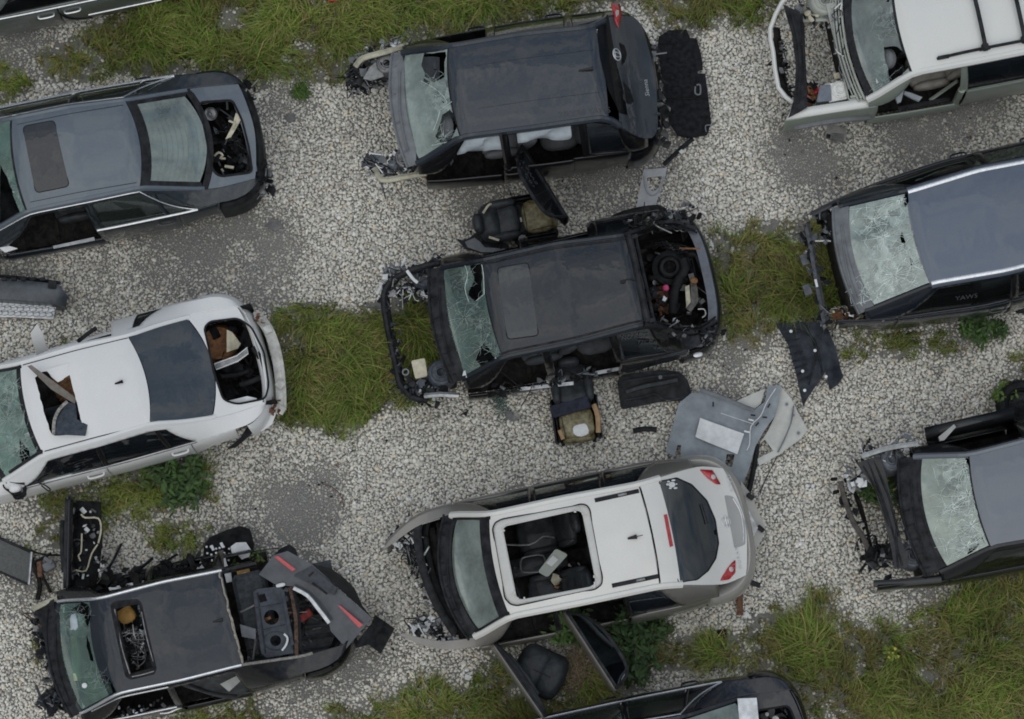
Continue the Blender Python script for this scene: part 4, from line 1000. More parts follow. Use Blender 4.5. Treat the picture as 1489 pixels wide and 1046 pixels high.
c.cowl(base, .13, M['grey'], dz=-.01, ribs=4); c.firewall(base, .2); c.dash(base, M['grey']); c.seat(.5, .38, M['grey'], w=.5); c.seat(.5, -.38, M['grey'], w=.5); c.bench(1.25, M['grey']); c.pan(-.5, 2.4)
mb = MB(); mb.lathe([(.2, 0), (.17, .05), (0, .07)], c.l(645, 187, 1.25), n=20, rot=(0, -.9, 0)); mb.build('airbag', M['grey'], c.root)
for sd in (1, -1):
    wins = [(-.40, .04, .50, .46, 'open'), (.60, .57, 1.48, 1.44, 'open' if sd < 0 else G_dark), (1.58, 1.54, 2.05, 1.92, G_dark)]
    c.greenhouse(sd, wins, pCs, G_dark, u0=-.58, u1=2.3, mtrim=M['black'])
    c.railtube(sd, -.58, 1.95, .05, pC, dz=-.03, dv=-.01)
# curtain airbags: hanging cloth behind the window openings
def curtain(u0, u1, tl, seed, nm='airbag', side=-1):
    R = random.Random(seed); n = 16; rows = []
    for i in range(n+1):
        u = u0+(u1-u0)*i/n; low = tl*(.8+.35*noise.noise(Vector((u*4, seed, 0))))*(1-.5*abs(i/n-.45)**2.2)
        rows.append([c.up(u+.03*math.sin(i), 1.0-low*k/5, side, -.03-.045*math.sin(k*1.2+i*.35)-.01*k) for k in range(6)])
    mb = MB(); mb.grid(rows); mb.build(nm, M['bag'], c.root, smooth=60, solid=.006)
curtain(-.08, .50, .78, 3); curtain(.68, 1.36, .62, 12)
for (a, b, nm) in ((-.5, .52, 'door'), (.53, 1.5, 'door'), (1.51, 2.08, 'quarter_panel')):
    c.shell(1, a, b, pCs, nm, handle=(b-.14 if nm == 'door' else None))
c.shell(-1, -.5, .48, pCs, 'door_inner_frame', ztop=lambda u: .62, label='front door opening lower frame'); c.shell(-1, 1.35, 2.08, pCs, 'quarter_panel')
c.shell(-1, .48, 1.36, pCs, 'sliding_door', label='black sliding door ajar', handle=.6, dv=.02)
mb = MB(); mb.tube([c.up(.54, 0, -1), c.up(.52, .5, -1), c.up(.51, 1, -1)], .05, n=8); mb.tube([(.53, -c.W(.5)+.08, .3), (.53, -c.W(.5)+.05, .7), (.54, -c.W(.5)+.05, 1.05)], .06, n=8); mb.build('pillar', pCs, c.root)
# tailgate, with window high, panel below
tg = c.topdom((1.95, -.03), (2.46, -.06), 'tailgate', pCt, step=.06, label='dark tailgate with round badge, one lamp and a handle recess')
gq = pxl([(868, 45), (884, 20), (889, 50), (896, 90), (906, 130), (913, 168), (901, 165), (884, 130), (873, 85)]); rg = c.flatpatch(rounded(gq, .03), 'rear_window', paint('black_rear_glass', (.003, .003, .004), 0., .1, .35, .1, (.02, .02, .02)), .006)
tl = c.flatpatch(rounded(pxl([(889, 6), (901, 6), (904, 22), (899, 41), (894, 30)]), .012), 'tail_lamp', M['red'], .014, th=.015)
c.flatpatch(pxl([(894, 15), (900, 16), (900, 29), (897, 31)]), 'reversing_lamp', M['lampc'], .026, parent=tl)
c.flatpatch(rounded(pxl([(900, 62), (908, 66), (912, 80), (908, 92), (904, 95), (904, 78)]), .02), 'handle_recess', M['dark'], .007, parent=tg)
c.flatpatch(rounded(pxl([(906, 118), (916, 130), (922, 148), (917, 152), (911, 150)]), .012), 'lamp_recess', M['dark'], .007, parent=tg)
q = pxl([(897, 80)])[0]; mb = MB()
L_ = [c.top(q[0]+.048*math.cos(a), q[1]+.075*math.sin(a), .016) for a in [k*math.pi/8 for k in range(16)]]; mb.tube(L_, .008, closed=True, n=5, sm=1)
mb.tube([c.top(q[0]+.045*math.cos(a), q[1]+.03*math.sin(a), .016) for a in [k*math.pi/8 for k in range(16)]], .007, closed=True, n=5, sm=1); mb.tube([c.top(q[0]-.025+.0*a, q[1]+.06*math.sin(a), .016) for a in (-1, 0, 1)], .007, n=5); mb.build('emblem', M['badge'], tg)
q = pxl([(920, 17)])[0]; text_surf('badge_lettering', 'LE', .10, lambda a, b: c.top(a, b, .010), q[0], q[1], math.pi/2, M['badge'], tg)
q = pxl([(940, 128)])[0]; text_surf('badge_lettering', 'Sienna', .085, lambda a, b: c.top(a, b, .010), q[0], q[1], math.pi/2, M['badge'], tg)
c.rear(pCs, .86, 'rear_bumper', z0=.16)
q1 = c.l(958, 120, .7); c.debris('torn_bumper_clips', (q1.x-.12, q1.x+.03, -.8, .5, .6, .85), 34, [M['black'], M['dark'], M['steel']], 3, (.04, .16))
q1 = c.l(935, 195, .8); c.debris('lamp_socket', (q1.x-.2, q1.x+.12, q1.y-.06, q1.y+.08, .7, .9), 22, [M['black'], M['dark'], M['grey']], 5, (.05, .16))
# open front door standing out
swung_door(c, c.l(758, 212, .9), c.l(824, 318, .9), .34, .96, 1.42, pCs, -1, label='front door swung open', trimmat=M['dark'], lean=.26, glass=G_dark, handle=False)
dq = c.l(783, 240, 1.0)

_h, _e = c.l(758, 212, .9), c.l(824, 318, .9); _d = Vector((_e.x-_h.x, _e.y-_h.y, 0)); _n = Vector((_d.y, -_d.x, 0)).normalized()
for tx_, b_ in (('77CC89', .66), ('YAWS', .42)): text_surf('chalk_lettering', tx_, .2, lambda a, b: Vector((_h.x+_d.x*a, _h.y+_d.y*a, 0))+_n*(.012+.26*b)+Vector((0, 0, .975+.45*b)), .36, b_, 0., M['marker'], c.root, sx=.62, sy=1.0)
# broken front corners
def apron(cc, L, r, mat, name='fender_apron', flat=1.): mb = MB(); mb.tube(cc.pts(L), r, n=6, flat=flat); return mb.build(name, mat, cc.root, smooth=30)
cream = plain('cream_primer', (.42, .40, .30), .6, .1, var=.3, sc=8)
apron(c, [(588, 68, .95), (560, 76, .9), (528, 85, .85), (517, 97, .8)], .04, cream); apron(c, [(620, 252, .9), (585, 258, .85), (556, 262, .8), (545, 245, .75)], .04, cream)
q = c.l(552, 100, .7); c.tower(q.x+.10, q.y+.02, .85, .11, M['steel']); c.debris('headlamp_mount', (q.x-.3, q.x+.25, q.y-.18, q.y+.18, .45, .8), 46, [M['grey'], M['black'], M['steel'], M['soot']], 11, (.03, .15))
c.pr([(538, 98), (548, 90), (556, 100), (558, 112), (540, 118), (528, 115)], .80, .02, 'bracket', plain('cast_grey', (.26, .26, .25), .6, .5), step=.06)
q = c.l(570, 238, .7); c.tower(q.x+.18, q.y+.02, .85, .11, M['steel']); c.debris('headlamp_mount', (q.x-.32, q.x+.2, q.y-.1, q.y+.12, .5, .82), 46, [M['grey'], M['black'], M['white'], M['blueplug']], 12, (.03, .12))
for k, L in enumerate(([(507, 120, .4), (520, 105, .7), (540, 120, .6), (560, 118, .7)], [(528, 232, .5), (545, 240, .7), (570, 250, .7)], [(510, 100, .5), (515, 125, .5), (540, 130, .4)])): c.wires('wiring_harness', c.pts(L), 12, [M['black'], M['steel'], M['black']], 20+k, spread=.07)
c.rag('torn_bracket', c.pts([(583, 68, .9), (545, 80, .8), (515, 100, .7), (518, 130, .6)]), 90, [M['black'], M['steel'], M['alu'], M['black'], M['grey']], 11, .06); c.rag('torn_bracket', c.pts([(530, 235, .6), (560, 250, .7), (600, 245, .8), (580, 225, .7)]), 80, [M['black'], M['steel'], M['white'], M['blueplug']], 12, .05)
CC_ = c
# ================================================================ black crossover, centre
pF = paint('black_sheen_paint', (.006, .0085, .012), .0, .4, .85, .2, (.030, .036, .044)); pFs = paint('body_shade_paint', (.005, .005, .006), .0, .22, .8, .15, (.03, .03, .03))  # roof base and dust blued as sky reflection; body copy darkened as side shade
c = Car('wrecked_suv', 'black suv without tailgate or doors, flush sunroof, hoses in its open cargo floor', 'car', (718, 447.5), (923.5, 406), 1.6, GRP)
c.spec(rail=[(-1.4, .6, .9), (-.52, .72, 1.08), (0, .62, 1.56), (.9, .63, 1.63), (1.76, .57, 1.58), (2.0, .66, 1.38), (2.3, .74, 1.08), (2.6, .74, .98), (2.9, .6, .9)],
       W=[(-1.35, .75), (-.8, .84), (-.3, .90), (1, .93), (2.0, .95), (2.35, .92)], ZB=[(-1.4, .85), (-.5, 1.0), (0, 1.05), (1.5, 1.12), (2.4, 1.0), (3, .88)],
       crown=[(-.6, .09), (0, .05), (1.8, .05), (3, .03)], end=2.80, corner=2.2, arches=[(2.0, .38)], sill=.24)
pxl = lambda L, dz=0.: [c.px(lambda a, b: c.top(a, b, dz), x, y, (1, 0)) for x, y in L]
c.topdom((0.0, .06), (1.76, -.04), 'roof', pF)
sr = rounded(pxl([(723, 390), (768, 382), (783, 488), (738, 494)]), .05)
sp = c.flatpatch(sr, 'sunroof_panel', paint('sunroof_tint', (.010, .013, .016), .0, .1, 1., .5, (.05, .06, .062)), .005)
mb = MB(); qring(mb, [c.top(u, v, .003) for u, v in sr], .007, n=5, sm=1); mb.build('sunroof_seal', M['rubber'], sp)
ant = pxl([(906, 410)])[0]; mb = MB(); mb.blob(c.top(ant[0], ant[1], .01), (.07, .05, .03)); mb.tube([c.top(ant[0], ant[1], .02), c.top(ant[0]+.06, ant[1]+.02, .035), c.top(ant[0]+.17, ant[1]-.01, .02)], .005, n=5); mb.build('antenna_base', M['black'], c.root)
base = (-.52, .10)
wg = c.wind(base, (0.0, .06), [[(683, 386), (700, 383), (702, 428), (692, 438), (680, 430), (690, 410)], [(694, 508), (704, 499), (713, 510), (719, 522), (700, 534), (692, 522)]],
       glassm('suv_windshield', (.30, .46, .38), .30, (.24, .37, .30), [(-.2, -.05, 1.35, .3), (-.12, -.42, 1.4, .32), (-.25, .45, 1.3, .2), (-.05, -.15, 1.5, .2)], 13, amt=.6), frit=.015, fritbase=.03, jagamp=.012)
c.cracks(wg, [(675, 462, .34, 15), (700, 505, .3, 14), (680, 400, .2, 10), (700, 470, .2, 9)], 6, r=.0017)
mb = MB()
for L in ([(700, 383), (703, 400), (704, 428)], [(704, 428), (692, 438)], [(720, 520), (722, 528), (702, 534)], [(675, 383), (680, 400), (676, 420), (682, 440)]):
    mb.tube([c.top(*q, .004) for q in pxl(L)], .005, n=4)
tag(mb.build('glass_crack', plain('crushed_glass_b', (.5, .58, .54), .4), c.root), kind='stuff')
for k, (x, y) in enumerate(((658, 408), (668, 410))): q = pxl([(x, y)])[0]; text_surf('chalk_lettering', ('11 LKL', 'YAWS')[k], .11, lambda a, b: c.top(a, b, .006), q[0], q[1], -math.pi/2, M['marker'], c.root)
q = pxl([(675, 545)])[0]; mb = MB(); mb.box(c.top(q[0], q[1], .005), (.07, .09, .004), (0, -.8, 0)); mb.build('windshield_sticker', M['white'], c.root)
c.cowl(base, .15, M['black'], dz=-.01, ribs=6); c.firewall(base, .25); c.dash(base); fs = plain('charcoal_seat', (.055, .06, .066), .8, var=.3, sc=8); c.seat(.45, .37, fs); c.seat(.5, -.37, fs); c.bench(1.2, fs); c.pan(-.5, 2.75)
for sd in (1, -1):
    wins = [(-.34, .04, .50, .46, 'open'), (.60, .57, 1.36, 1.30, 'open'), (1.46, 1.42, 2.0, 1.80, G_dark)]
    c.greenhouse(sd, wins, pFs, G_dark, u0=-.52, u1=2.45, mtrim=M['black'])
    c.railtube(sd, -.52, 1.8, .045, pF, dz=-.03, dv=-.01)
    mb = MB(); 
    for i in range(20): u = -.3+2.05*i/19; 
    mb.tube([c.top(-.05+1.8*i/12, sd*(c.RV(-.05+1.8*i/12)-.06), .006) for i in range(13)], .016, n=6, flat=.5); 
    for i in range(4): u = .2+i*.42; mb.box(c.top(u, sd*(c.RV(u)-.06), .014), (.10, .02, .012))
    mb.build('roof_channel', M['black'], c.root)
    mb = MB(); mb.tube([(.53, sd*(c.W(.5)-.08), .3), (.53, sd*(c.W(.5)-.05), .7), (.54, sd*(c.W(.5)-.05), 1.05)], .055, n=8); mb.build('pillar', pFs, c.root)
    c.shell(sd, 1.40, 2.28, pFs, 'quarter_panel')
    c.shell(sd, -.5, 1.42, pFs, 'rocker_panel', ztop=lambda u: .42, arch=False)
    # thick d pillar framing the tailgate opening
    mb = MB(); L_ = [(1.74, sd*.56, 1.58), (1.95, sd*.62, 1.42), (2.2, sd*.70, 1.16), (2.45, sd*.70, 1.0), (2.68, sd*.60, .86)]; mb.tube(L_, .05, n=8); mb.tube([(p[0]+.02, p[1]-sd*.055, p[2]) for p in L_], .014, n=6)
    mb.build('rear_pillar', pFs, c.root)
c.pr([(752, 564), (834, 555), (834, 560), (753, 569)], .42, .006, 'sill_plate', M['alu'])
c.pr([(866, 540), (900, 534), (900, 539), (868, 545)], .42, .006, 'sill_plate', M['alu'])
mb = MB(); mb.tube([(1.80, v*.55, 1.60-.02*v*v) for v in (-1, -.5, 0, .5, 1)], .045, n=8); mb.tube([(1.88, v*.56, 1.56-.02*v*v) for v in (-1, -.5, 0, .5, 1)], .02, n=6)
for v in (-.54, .52): mb.box((1.86, v, 1.6), (.08, .05, .03))
mb.build('tailgate_header', M['black'], c.root)
c.rear(pF, .80, 'rear_bumper', z0=.16, k0=.12, k1=.88, shelf=0); c.rear(pFs, .78, 'rear_bumper_corner', z0=.16, k0=0, k1=.12); c.rear(pFs, .78, 'rear_bumper_corner', z0=.16, k0=.88, k1=1)
mb = MB(); mb.grid([[(c.rearplan(k/30, .03)[0], c.rearplan(k/30, .03)[1], .815) for k in range(3, 28)], [(c.rearplan(k/30, .03)[0]-.11, c.rearplan(k/30, .03)[1]*.98, .82) for k in range(3, 28)]]); mb.build('bumper_top', plain('blue_grey_bumper', (.075, .085, .105), .4, var=.25, sc=8, coat=.4), c.root)
# exposed cargo well
mb = MB(); mb.box((2.25, 0, .30), (1.05, 1.35, .05)); 
for k in range(5): mb.tube([(1.85, -.6+.3*k, .36), (2.3, -.62+.3*k, .38), (2.65, -.6+.3*k, .34)], .03, n=6)
mb.box((1.78, 0, .6), (.06, 1.2, .5)); mb.build('cargo_floor', M['soot'], c.root)
q = c.l(974, 388, .65); mb = MB(); mb.lathe([(.16, -.2), (.14, -.02), (.12, 0), (.085, .0), (.08, -.02), (.075, -.15), (0, -.16)], q, n=24); mb.lathe([(.24, -.25), (.22, -.08), (.15, -.06)], q, n=24)
for k in range(5): mb.tube([q+Vector((.02+.05*k, .28-.03*k, -.12)), q+Vector((.1+.05*k, .12, -.08)), q+Vector((.22+.02*k, -.02-.05*k, -.1))], .014, n=6)
mb.build('fuel_filler_housing', M['black'], c.root)
mb = MB(); mb.tube(c.pts([(993, 378, .7), (996, 392, .72), (985, 410, .72), (980, 430, .7), (978, 455, .65)]), .058, n=12)
mb.tube(c.pts([(1002, 370, .75), (1012, 372, .78), (1020, 392, .75), (1030, 412, .72), (1030, 420, .7)]), .026, n=9); mb.build('exhaust_duct', M['rubber'], c.root, smooth=70)
c.pr([(1000, 400), (1008, 398), (1014, 420), (1015, 440), (1004, 455), (996, 448), (1004, 432), (1004, 412)], .62, .04, 'suspension_arm', plain('oily_metal', (.10, .095, .085), .5, .4, var=.5), step=.06)
c.pr([(996, 418), (1002, 415), (1004, 440), (998, 448)], .68, .03, 'muffler_bracket', M['cream'], step=.05)
c.debris('rusty_linkage', tuple([c.l(955, 440, .5).x-.1, c.l(955, 440, .5).x+.16, c.l(955, 440, .5).y-.12, c.l(955, 440, .5).y+.16, .45, .6]), 14, [M['copper'], M['rust'], M['black']], 2, (.06, .16))
mb = MB(); mb.blob(c.l(968, 419, .72), (.085, .085, .06), p=2.4); mb.build('pink_cap', M['pink'], c.root)
mb = MB(); mb.prism(c.pts([(965, 430, .7), (970, 434, .7), (967, 439, .7), (963, 437, .7)]), .01); mb.tube(c.pts([(1015, 450, .72), (1024, 450, .74), (1026, 458, .72), (1021, 462, .72)]), .008, n=6); mb.blob(c.l(982, 468, .7), (.07, .1, .05)); mb.build('white_clip', M['white'], c.root)
mb = MB(); mb.tube(c.pts([(988, 361, .8), (1018, 362, .82)]), .012, n=6); mb.blob(c.l(1008, 409, .75), (.1, .08, .05), jit=.4); mb.build('brass_strut', M['orange'] if False else M['copper'], c.root)
c.debris('cargo_debris', (1.85, 2.6, -.6, .6, .33, .6), 60, [M['black'], M['dark'], M['soot'], M['steel']], 8, (.04, .16))
for k, L in enumerate(([(950, 355, .6), (985, 360, .6), (1030, 380, .6)], [(955, 470, .7), (990, 478, .75), (1020, 480, .8)], [(1020, 490, .9), (1030, 500, .8), (1035, 470, .8)], [(930, 335, 1.3), (980, 330, 1.0), (1000, 332, .95)])): c.wires('wiring_harness', c.pts(L), 8, [M['black'], M['rubber'], M['steel']], 30+k, spread=.06)
# rear wheel arch liner peeking out on the far side
mb = MB(); 
rows = [[(2.05+r*math.cos(a), .93+off, .42+r*math.sin(a)) for a in [math.pi*k/14 for k in range(15)]] for r, off in ((.30, -.1), (.36, -.02), (.38, .06), (.34, .1))]
mb.grid(rows); mb.build('arch_liner', M['rubber'], c.root, smooth=60, solid=.01)
# front frame: bumper beam hoop
mb = MB()
hoop = [(640, 383, .95), (622, 386, .92), (600, 393, .85), (575, 405, .76), (561, 420, .68), (558, 442, .64), (566, 490, .62), (575, 530, .62), (582, 560, .64), (600, 578, .66), (622, 583, .66)]
mb.tube(c.pts(hoop), .042, n=8, flat=1.3); mb.tube(c.pts([(x+6, y, z-.25) for x, y, z in hoop[3:10]]), .03, n=6)
for i in range(4): x, y, z = hoop[5+i]; mb.box(c.l(x+3, y+8, z+.03), (.05, .08, .04))
mb.build('bumper_beam', M['black'], c.root, smooth=40)
mb = MB(); mb.tube(c.pts([(598, 396, .75), (620, 402, .8), (632, 398, .85)]), .03, n=6); mb.tube(c.pts([(568, 388, .7), (590, 396, .72), (612, 400, .75)]), .012, n=5); mb.build('crossmember', M['steel'], c.root)
q = c.l(618, 410, .7); c.tower(q.x, c.l(618, 408, .7).y+.05, .82, .12, M['blueplug']); q2 = c.l(648, 545, .7); c.tower(q2.x-.05, q2.y+.02, .84, .13, M['blueplug'])
q = c.l(588, 422, .6); c.debris('headlamp_mount', (q.x-.2, q.x+.2, q.y-.12+.25, q.y+.30, .45, .72), 40, [M['black'], M['white'], M['steel'], M['grey']], 14, (.03, .12))
c.wires('wiring_harness', c.pts([(572, 425, .6), (590, 418, .7), (612, 430, .6), (635, 435, .8)]), 12, [M['black'], M['white'], M['steel']], 41, spread=.05)
c.tb([(592, 394, .9), (600, 405, .92), (607, 411, .9)], .022, 'washer_neck', M['white'])
q = c.l(610, 540, .65); c.pr(rounded([(598, 526), (618, 522), (622, 548), (604, 552)], 3), .72, .07, 'coolant_bottle', M['cream'], step=.06, warp=.02)
mb = MB(); mb.lathe([(.045, 0), (.045, .05), (.03, .05), (.03, 0)], c.l(590, 542, .72), n=14); mb.build('coolant_cap', M['grey'], c.root)
c.debris('headlamp_mount', (q.x-.22, q.x+.25, q.y-.25, q.y-.05, .45, .72), 34, [M['black'], M['steel'], M['blueplug']], 15, (.03, .14))
apron(c, [(668, 575, .85), (640, 574, .8), (618, 576, .72)], .035, M['alu'], 'fender_apron'); apron(c, [(655, 378, .98), (640, 380, .95), (625, 386, .88), (616, 394, .8)], .035, M['blueplug'])
apron(c, [(600, 575, .3), (618, 560, .5), (650, 562, .6)], .05, M['soot'], 'frame_rail'); apron(c, [(580, 420, .5), (610, 422, .5), (650, 410, .5)], .05, M['soot'], 'frame_rail')
q = c.l(940, 482, 1.3); 
for k, t_ in enumerate(('NO KEYS', '77CC89', 'YAWS')): text_surf('chalk_lettering', t_, .085, lambda a, b: c.up(a, b, -1, .012), 1.62+.16*k, .80-.22*k, -.1, M['marker'], c.root, sy=1.9)
mb = MB(); mb.blob(c.l(1015, 516, .8), (.12, .06, .02)); mb.build('side_badge', M['badge'], c.root)
c.rag('torn_bracket', c.pts([(x+3, y, z) for x, y, z in hoop]), 120, [M['black'], M['black'], M['steel'], M['blueplug'], M['dark']], 5)
c.rag('torn_bracket', c.pts([(572, 430, .6), (600, 425, .62), (625, 425, .7)]), 60, [M['black'], M['white'], M['steel'], M['dark']], 6, .07); c.rag('torn_bracket', c.pts([(590, 560, .6), (620, 568, .7), (650, 565, .75)]), 50, [M['black'], M['alu'], M['blueplug'], M['dark']], 7, .05)
c.rag('rear_edge_debris', [(1.80+.9*i/8, -.62-.02*i, 1.45-.07*i) for i in range(9)], 60, [M['black'], M['dark'], M['steel']], 8, .05); c.rag('rear_edge_debris', [(1.80+.9*i/8, .68+.02*i, 1.45-.07*i) for i in range(9)], 60, [M['black'], M['dark'], M['steel']], 9, .05); c.rag('sill_debris', [(-.3+1.6*i/8, -.86, .45) for i in range(9)], 50, [M['black'], M['dark'], M['grey']], 10, .03)
CF = c
def mkpx(c, g=(1, 0)): return lambda L, dz=0.: [c.px(lambda a, b: c.top(a, b, dz), x, y, g) for x, y in L]
def fin(c, u, v, mat, ln=.08):
    mb = MB(); mb.tube([c.top(u-ln, v, .005), c.top(u, v, .022), c.top(u+ln, v, .035)], [.008, .022], n=8); return mb.build('antenna_base', mat, c.root)
# ================================================================ blue grey sedan, top left
pB = paint('slate_blue_paint', (.10, .122, .142), .4, .36, 1., .22, (.15, .165, .175)); pBs = paint('slate_blue_shade_paint', (.012, .018, .023), .1, .28, 1., .15, (.03, .03, .03))  # second slate blue is the roof paint with side shade painted in
c = Car('wrecked_sedan', 'slate blue sedan with a tinted sunroof, chrome window trim and a missing trunk lid', 'car', (28, 238), (193, 207.5), 1.42, GRP)
c.spec(rail=[(-1.7, .6, .85), (-.62, .72, .97), (0, .60, 1.37), (.7, .60, 1.42), (1.42, .57, 1.37), (2.12, .65, 1.03), (2.35, .66, .97), (3., .6, .93)],
       W=[(-1.8, .80), (-.8, .91), (0, .93), (1, .94), (2, .92), (2.4, .88)], ZB=[(-1.7, .80), (-.5, .88), (1, .92), (2.3, .95), (3, .90)],
       crown=[(-.6, .08), (0, .06), (1.4, .06), (2.2, .05), (3, .02)], end=2.96, corner=2.3, arches=[(-1.15, .34), (2.12, .35)], sill=.2)
pxl = mkpx(c)
c.topdom((0, .06), (1.40, -.10), 'roof', pB)
sr = rounded(pxl([(33, 184), (79, 175), (101, 271), (52, 281)]), .06); sp = c.flatpatch(sr, 'sunroof_panel', paint('dark_sunroof_glass', (.010, .012, .016), .0, .1, 1., .3, (.018, .023, .03)), .004)
mb = MB(); qring(mb, [c.top(u, v, .002) for u, v in sr], .006, n=5, sm=1); mb.build('sunroof_seal', M['rubber'], sp)
for vv in (.5, -.5): c.flatpatch([(.05, vv+.003), (1.38, vv+.004), (1.38, vv-.004), (.05, vv-.003)], 'roof_seam', M['dark'], .002)
c.wind((-.62, .12), (0, .06), [[(0, 240), (10, 258), (22, 290), (30, 310), (20, 330), (0, 345)]], glassm('sedan_windshield', (.3, .42, .36), .4, (.22, .38, .30), [(-.2, -.3, 1.2, .4)], 12), frit=.03)
rg = c.topdom((1.52, -.10), (2.12, -.17), 'rear_window', glassm('rear_window_haze', (.42, .50, .46), .62, (.23, .29, .265)), dz=-.003, inset=.09)
c.topdom((1.405, -.10), (1.52, -.10), 'frit_band', M['black'], dz=-.002, parent=rg); c.topdom((2.12, -.17), (2.20, -.17), 'frit_band', M['black'], dz=-.002, parent=rg)
for sd in (1, -1): c.flatpatch([(1.52, sd*(c.RV(1.52)-.09)), (2.14, sd*(c.RV(2.14)-.09)), (2.14, sd*(c.RV(2.14)-.005)), (1.52, sd*(c.RV(1.52)-.005))][::sd], 'frit_band', M['black'], .000, parent=rg)
mb = MB()
for k in range(9): u = 1.60+k*.062; mb.tube([c.top(u+.16*(1-(v/.55)**2), v, .000) for v in (-.5, -.25, 0, .25, .5)], .0012, n=4)
mb.build('demister_line', M['grey'], rg)
hl = rounded(pxl([(290, 149), (338, 146), (352, 175), (362, 215), (367, 251), (320, 257), (309, 248)]), .06)
c.topdom((2.205, -.17), (2.80, -.10), 'rear_deck', pB, [hl], .06, mi=None)
mb = MB(); qring(mb, [c.top(u, v, .006) for u, v in hl], .016, n=6, sm=1); mb.build('trunk_seal', M['rubber'], c.root)
mb = MB(); mb.box((2.52, 0, .42), (.75, 1.15, .04)); mb.box((2.2, 0, .66), (.04, 1.2, .45)); mb.box((2.52, .60, .66), (.7, .04, .45)); mb.box((2.52, -.62, .66), (.7, .04, .45)); mb.build('trunk_well', M['dark'], c.root)
q = c.l(306, 166, .8); mb = MB(); mb.lathe([(.085, 0), (.085, .02), (.06, .03), (.02, .01), (0, .02)], q, n=18, rot=(.2, .4, 0)); mb.build('speaker', M['steel'], c.root)
mb = MB(); mb.prism(c.pts([(343, 165, .95), (353, 170, .95), (344, 186, .93), (336, 200, .9), (328, 203, .9), (338, 182, .95)]), .012); mb.tube(c.pts([(333, 176, .95), (341, 180, .97), (338, 188, .95)]), .014, n=6); mb.build('trunk_hinge', M['cream'], c.root)
mb = MB(); mb.tube(c.pts([(312, 227, .8), (318, 222, .82), (324, 226, .82), (320, 230, .8), (328, 231, .8)]), .014, n=6); mb.tube(c.pts([(327, 242, .85), (340, 244, .85)]), .02, n=7); mb.tube(c.pts([(322, 246, .8), (325, 250, .8)]), .014, n=6); mb.build('latch', M['cream'], c.root)
c.debris('trunk_debris', (2.3, 2.8, -.5, .45, .45, .62), 40, [M['dark'], M['black'], M['grey']], 5, (.05, .18)); c.wires('wiring_harness', c.pts([(325, 180, .7), (345, 205, .8), (350, 230, .7)]), 8, [M['black'], M['dark']], 5)
mb = MB(); L0 = [c.l(x, y, .93) for x, y in ((343, 150), (354, 178), (364, 215), (370, 250))]; mb.tube(L0, .04, n=8, flat=.4); mb.build('tail_panel', pB, c.root)
c.rear(M['black'], .86, 'rear_crossmember', z0=.16, bulge=.0, label='bare dark rear end without its bumper'); c.debris('tail_bracket', (2.72, 2.98, -.75, -.35, .45, .85), 30, [M['black'], M['steel'], M['dark']], 6, (.04, .14)); c.debris('tail_bracket', (2.78, 2.97, .35, .68, .6, .85), 18, [M['black'], M['steel'], M['dark']], 8, (.04, .12))
for x, y in ((372, 156), (392, 267)): q = c.l(x, y, .35); mb = MB(); mb.tube([q-Vector((.1, 0, 0)), q+Vector((.05, 0, 0))], .035, n=12); mb.build('exhaust_tip', M['alu'], c.root)
c.flatpatch(rounded(pxl([(272, 123), (316, 119), (321, 130), (272, 131)]), .01), 'fender_highlight_panel', pB, .006) if False else None
for sd in (1, -1):
    wins = [(-.42, .02, .74, .70, 'open' if sd < 0 else 'glass'), (.83, .79, 1.62, 1.52, 'glass'), (1.67, 1.57, 2.02, 1.66, 'glass')]
    c.greenhouse(sd, wins, pBs, G_green, u0=-1.6, u1=2.85, t1=.86)
    c.railtube(sd, -.60, 2.15, .045, pB, dz=-.03, dv=-.01)
    mb = MB(); mb.tube([c.up(-.5+2.52*i/24, (.95 if i < 18 else .95-.9*(i-18)/6), sd, .012) for i in range(25)], .011, n=6, sm=1); mb.tube([c.up((.75 if sd < 0 else -.4)+(1.28 if sd < 0 else 2.43)*i/10, .03, sd, .012) for i in range(11)], .020, n=6, sm=1); mb.build('chrome_trim', M['chrome'], c.root)
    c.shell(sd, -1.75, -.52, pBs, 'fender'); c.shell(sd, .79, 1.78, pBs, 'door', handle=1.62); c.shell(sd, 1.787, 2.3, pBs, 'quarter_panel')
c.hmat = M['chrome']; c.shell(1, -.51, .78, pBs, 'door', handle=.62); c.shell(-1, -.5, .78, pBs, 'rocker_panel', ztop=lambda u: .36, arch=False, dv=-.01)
c.pr([(77, 358), (137, 345), (138, 350), (78, 362)], .40, .006, 'sill_plate', M['alu'])
mb = MB(); mb.tube([(.78, -c.W(.7)+.06, .3), (.78, -c.W(.7)+.05, .9)], .05, n=8); mb.build('pillar', pBs, c.root)
c.pan(-.5, 2.2); c.dash((-.6, .12)); c.seat(.45, -.37, M['leather']); c.seat(.45, .37, M['leather']); c.bench(1.15, M['leather'])
c.pr([(0, 355), (14, 352), (12, 358), (26, 362), (8, 368), (0, 362)], .85, .03, 'mirror_bracket', M['white'])
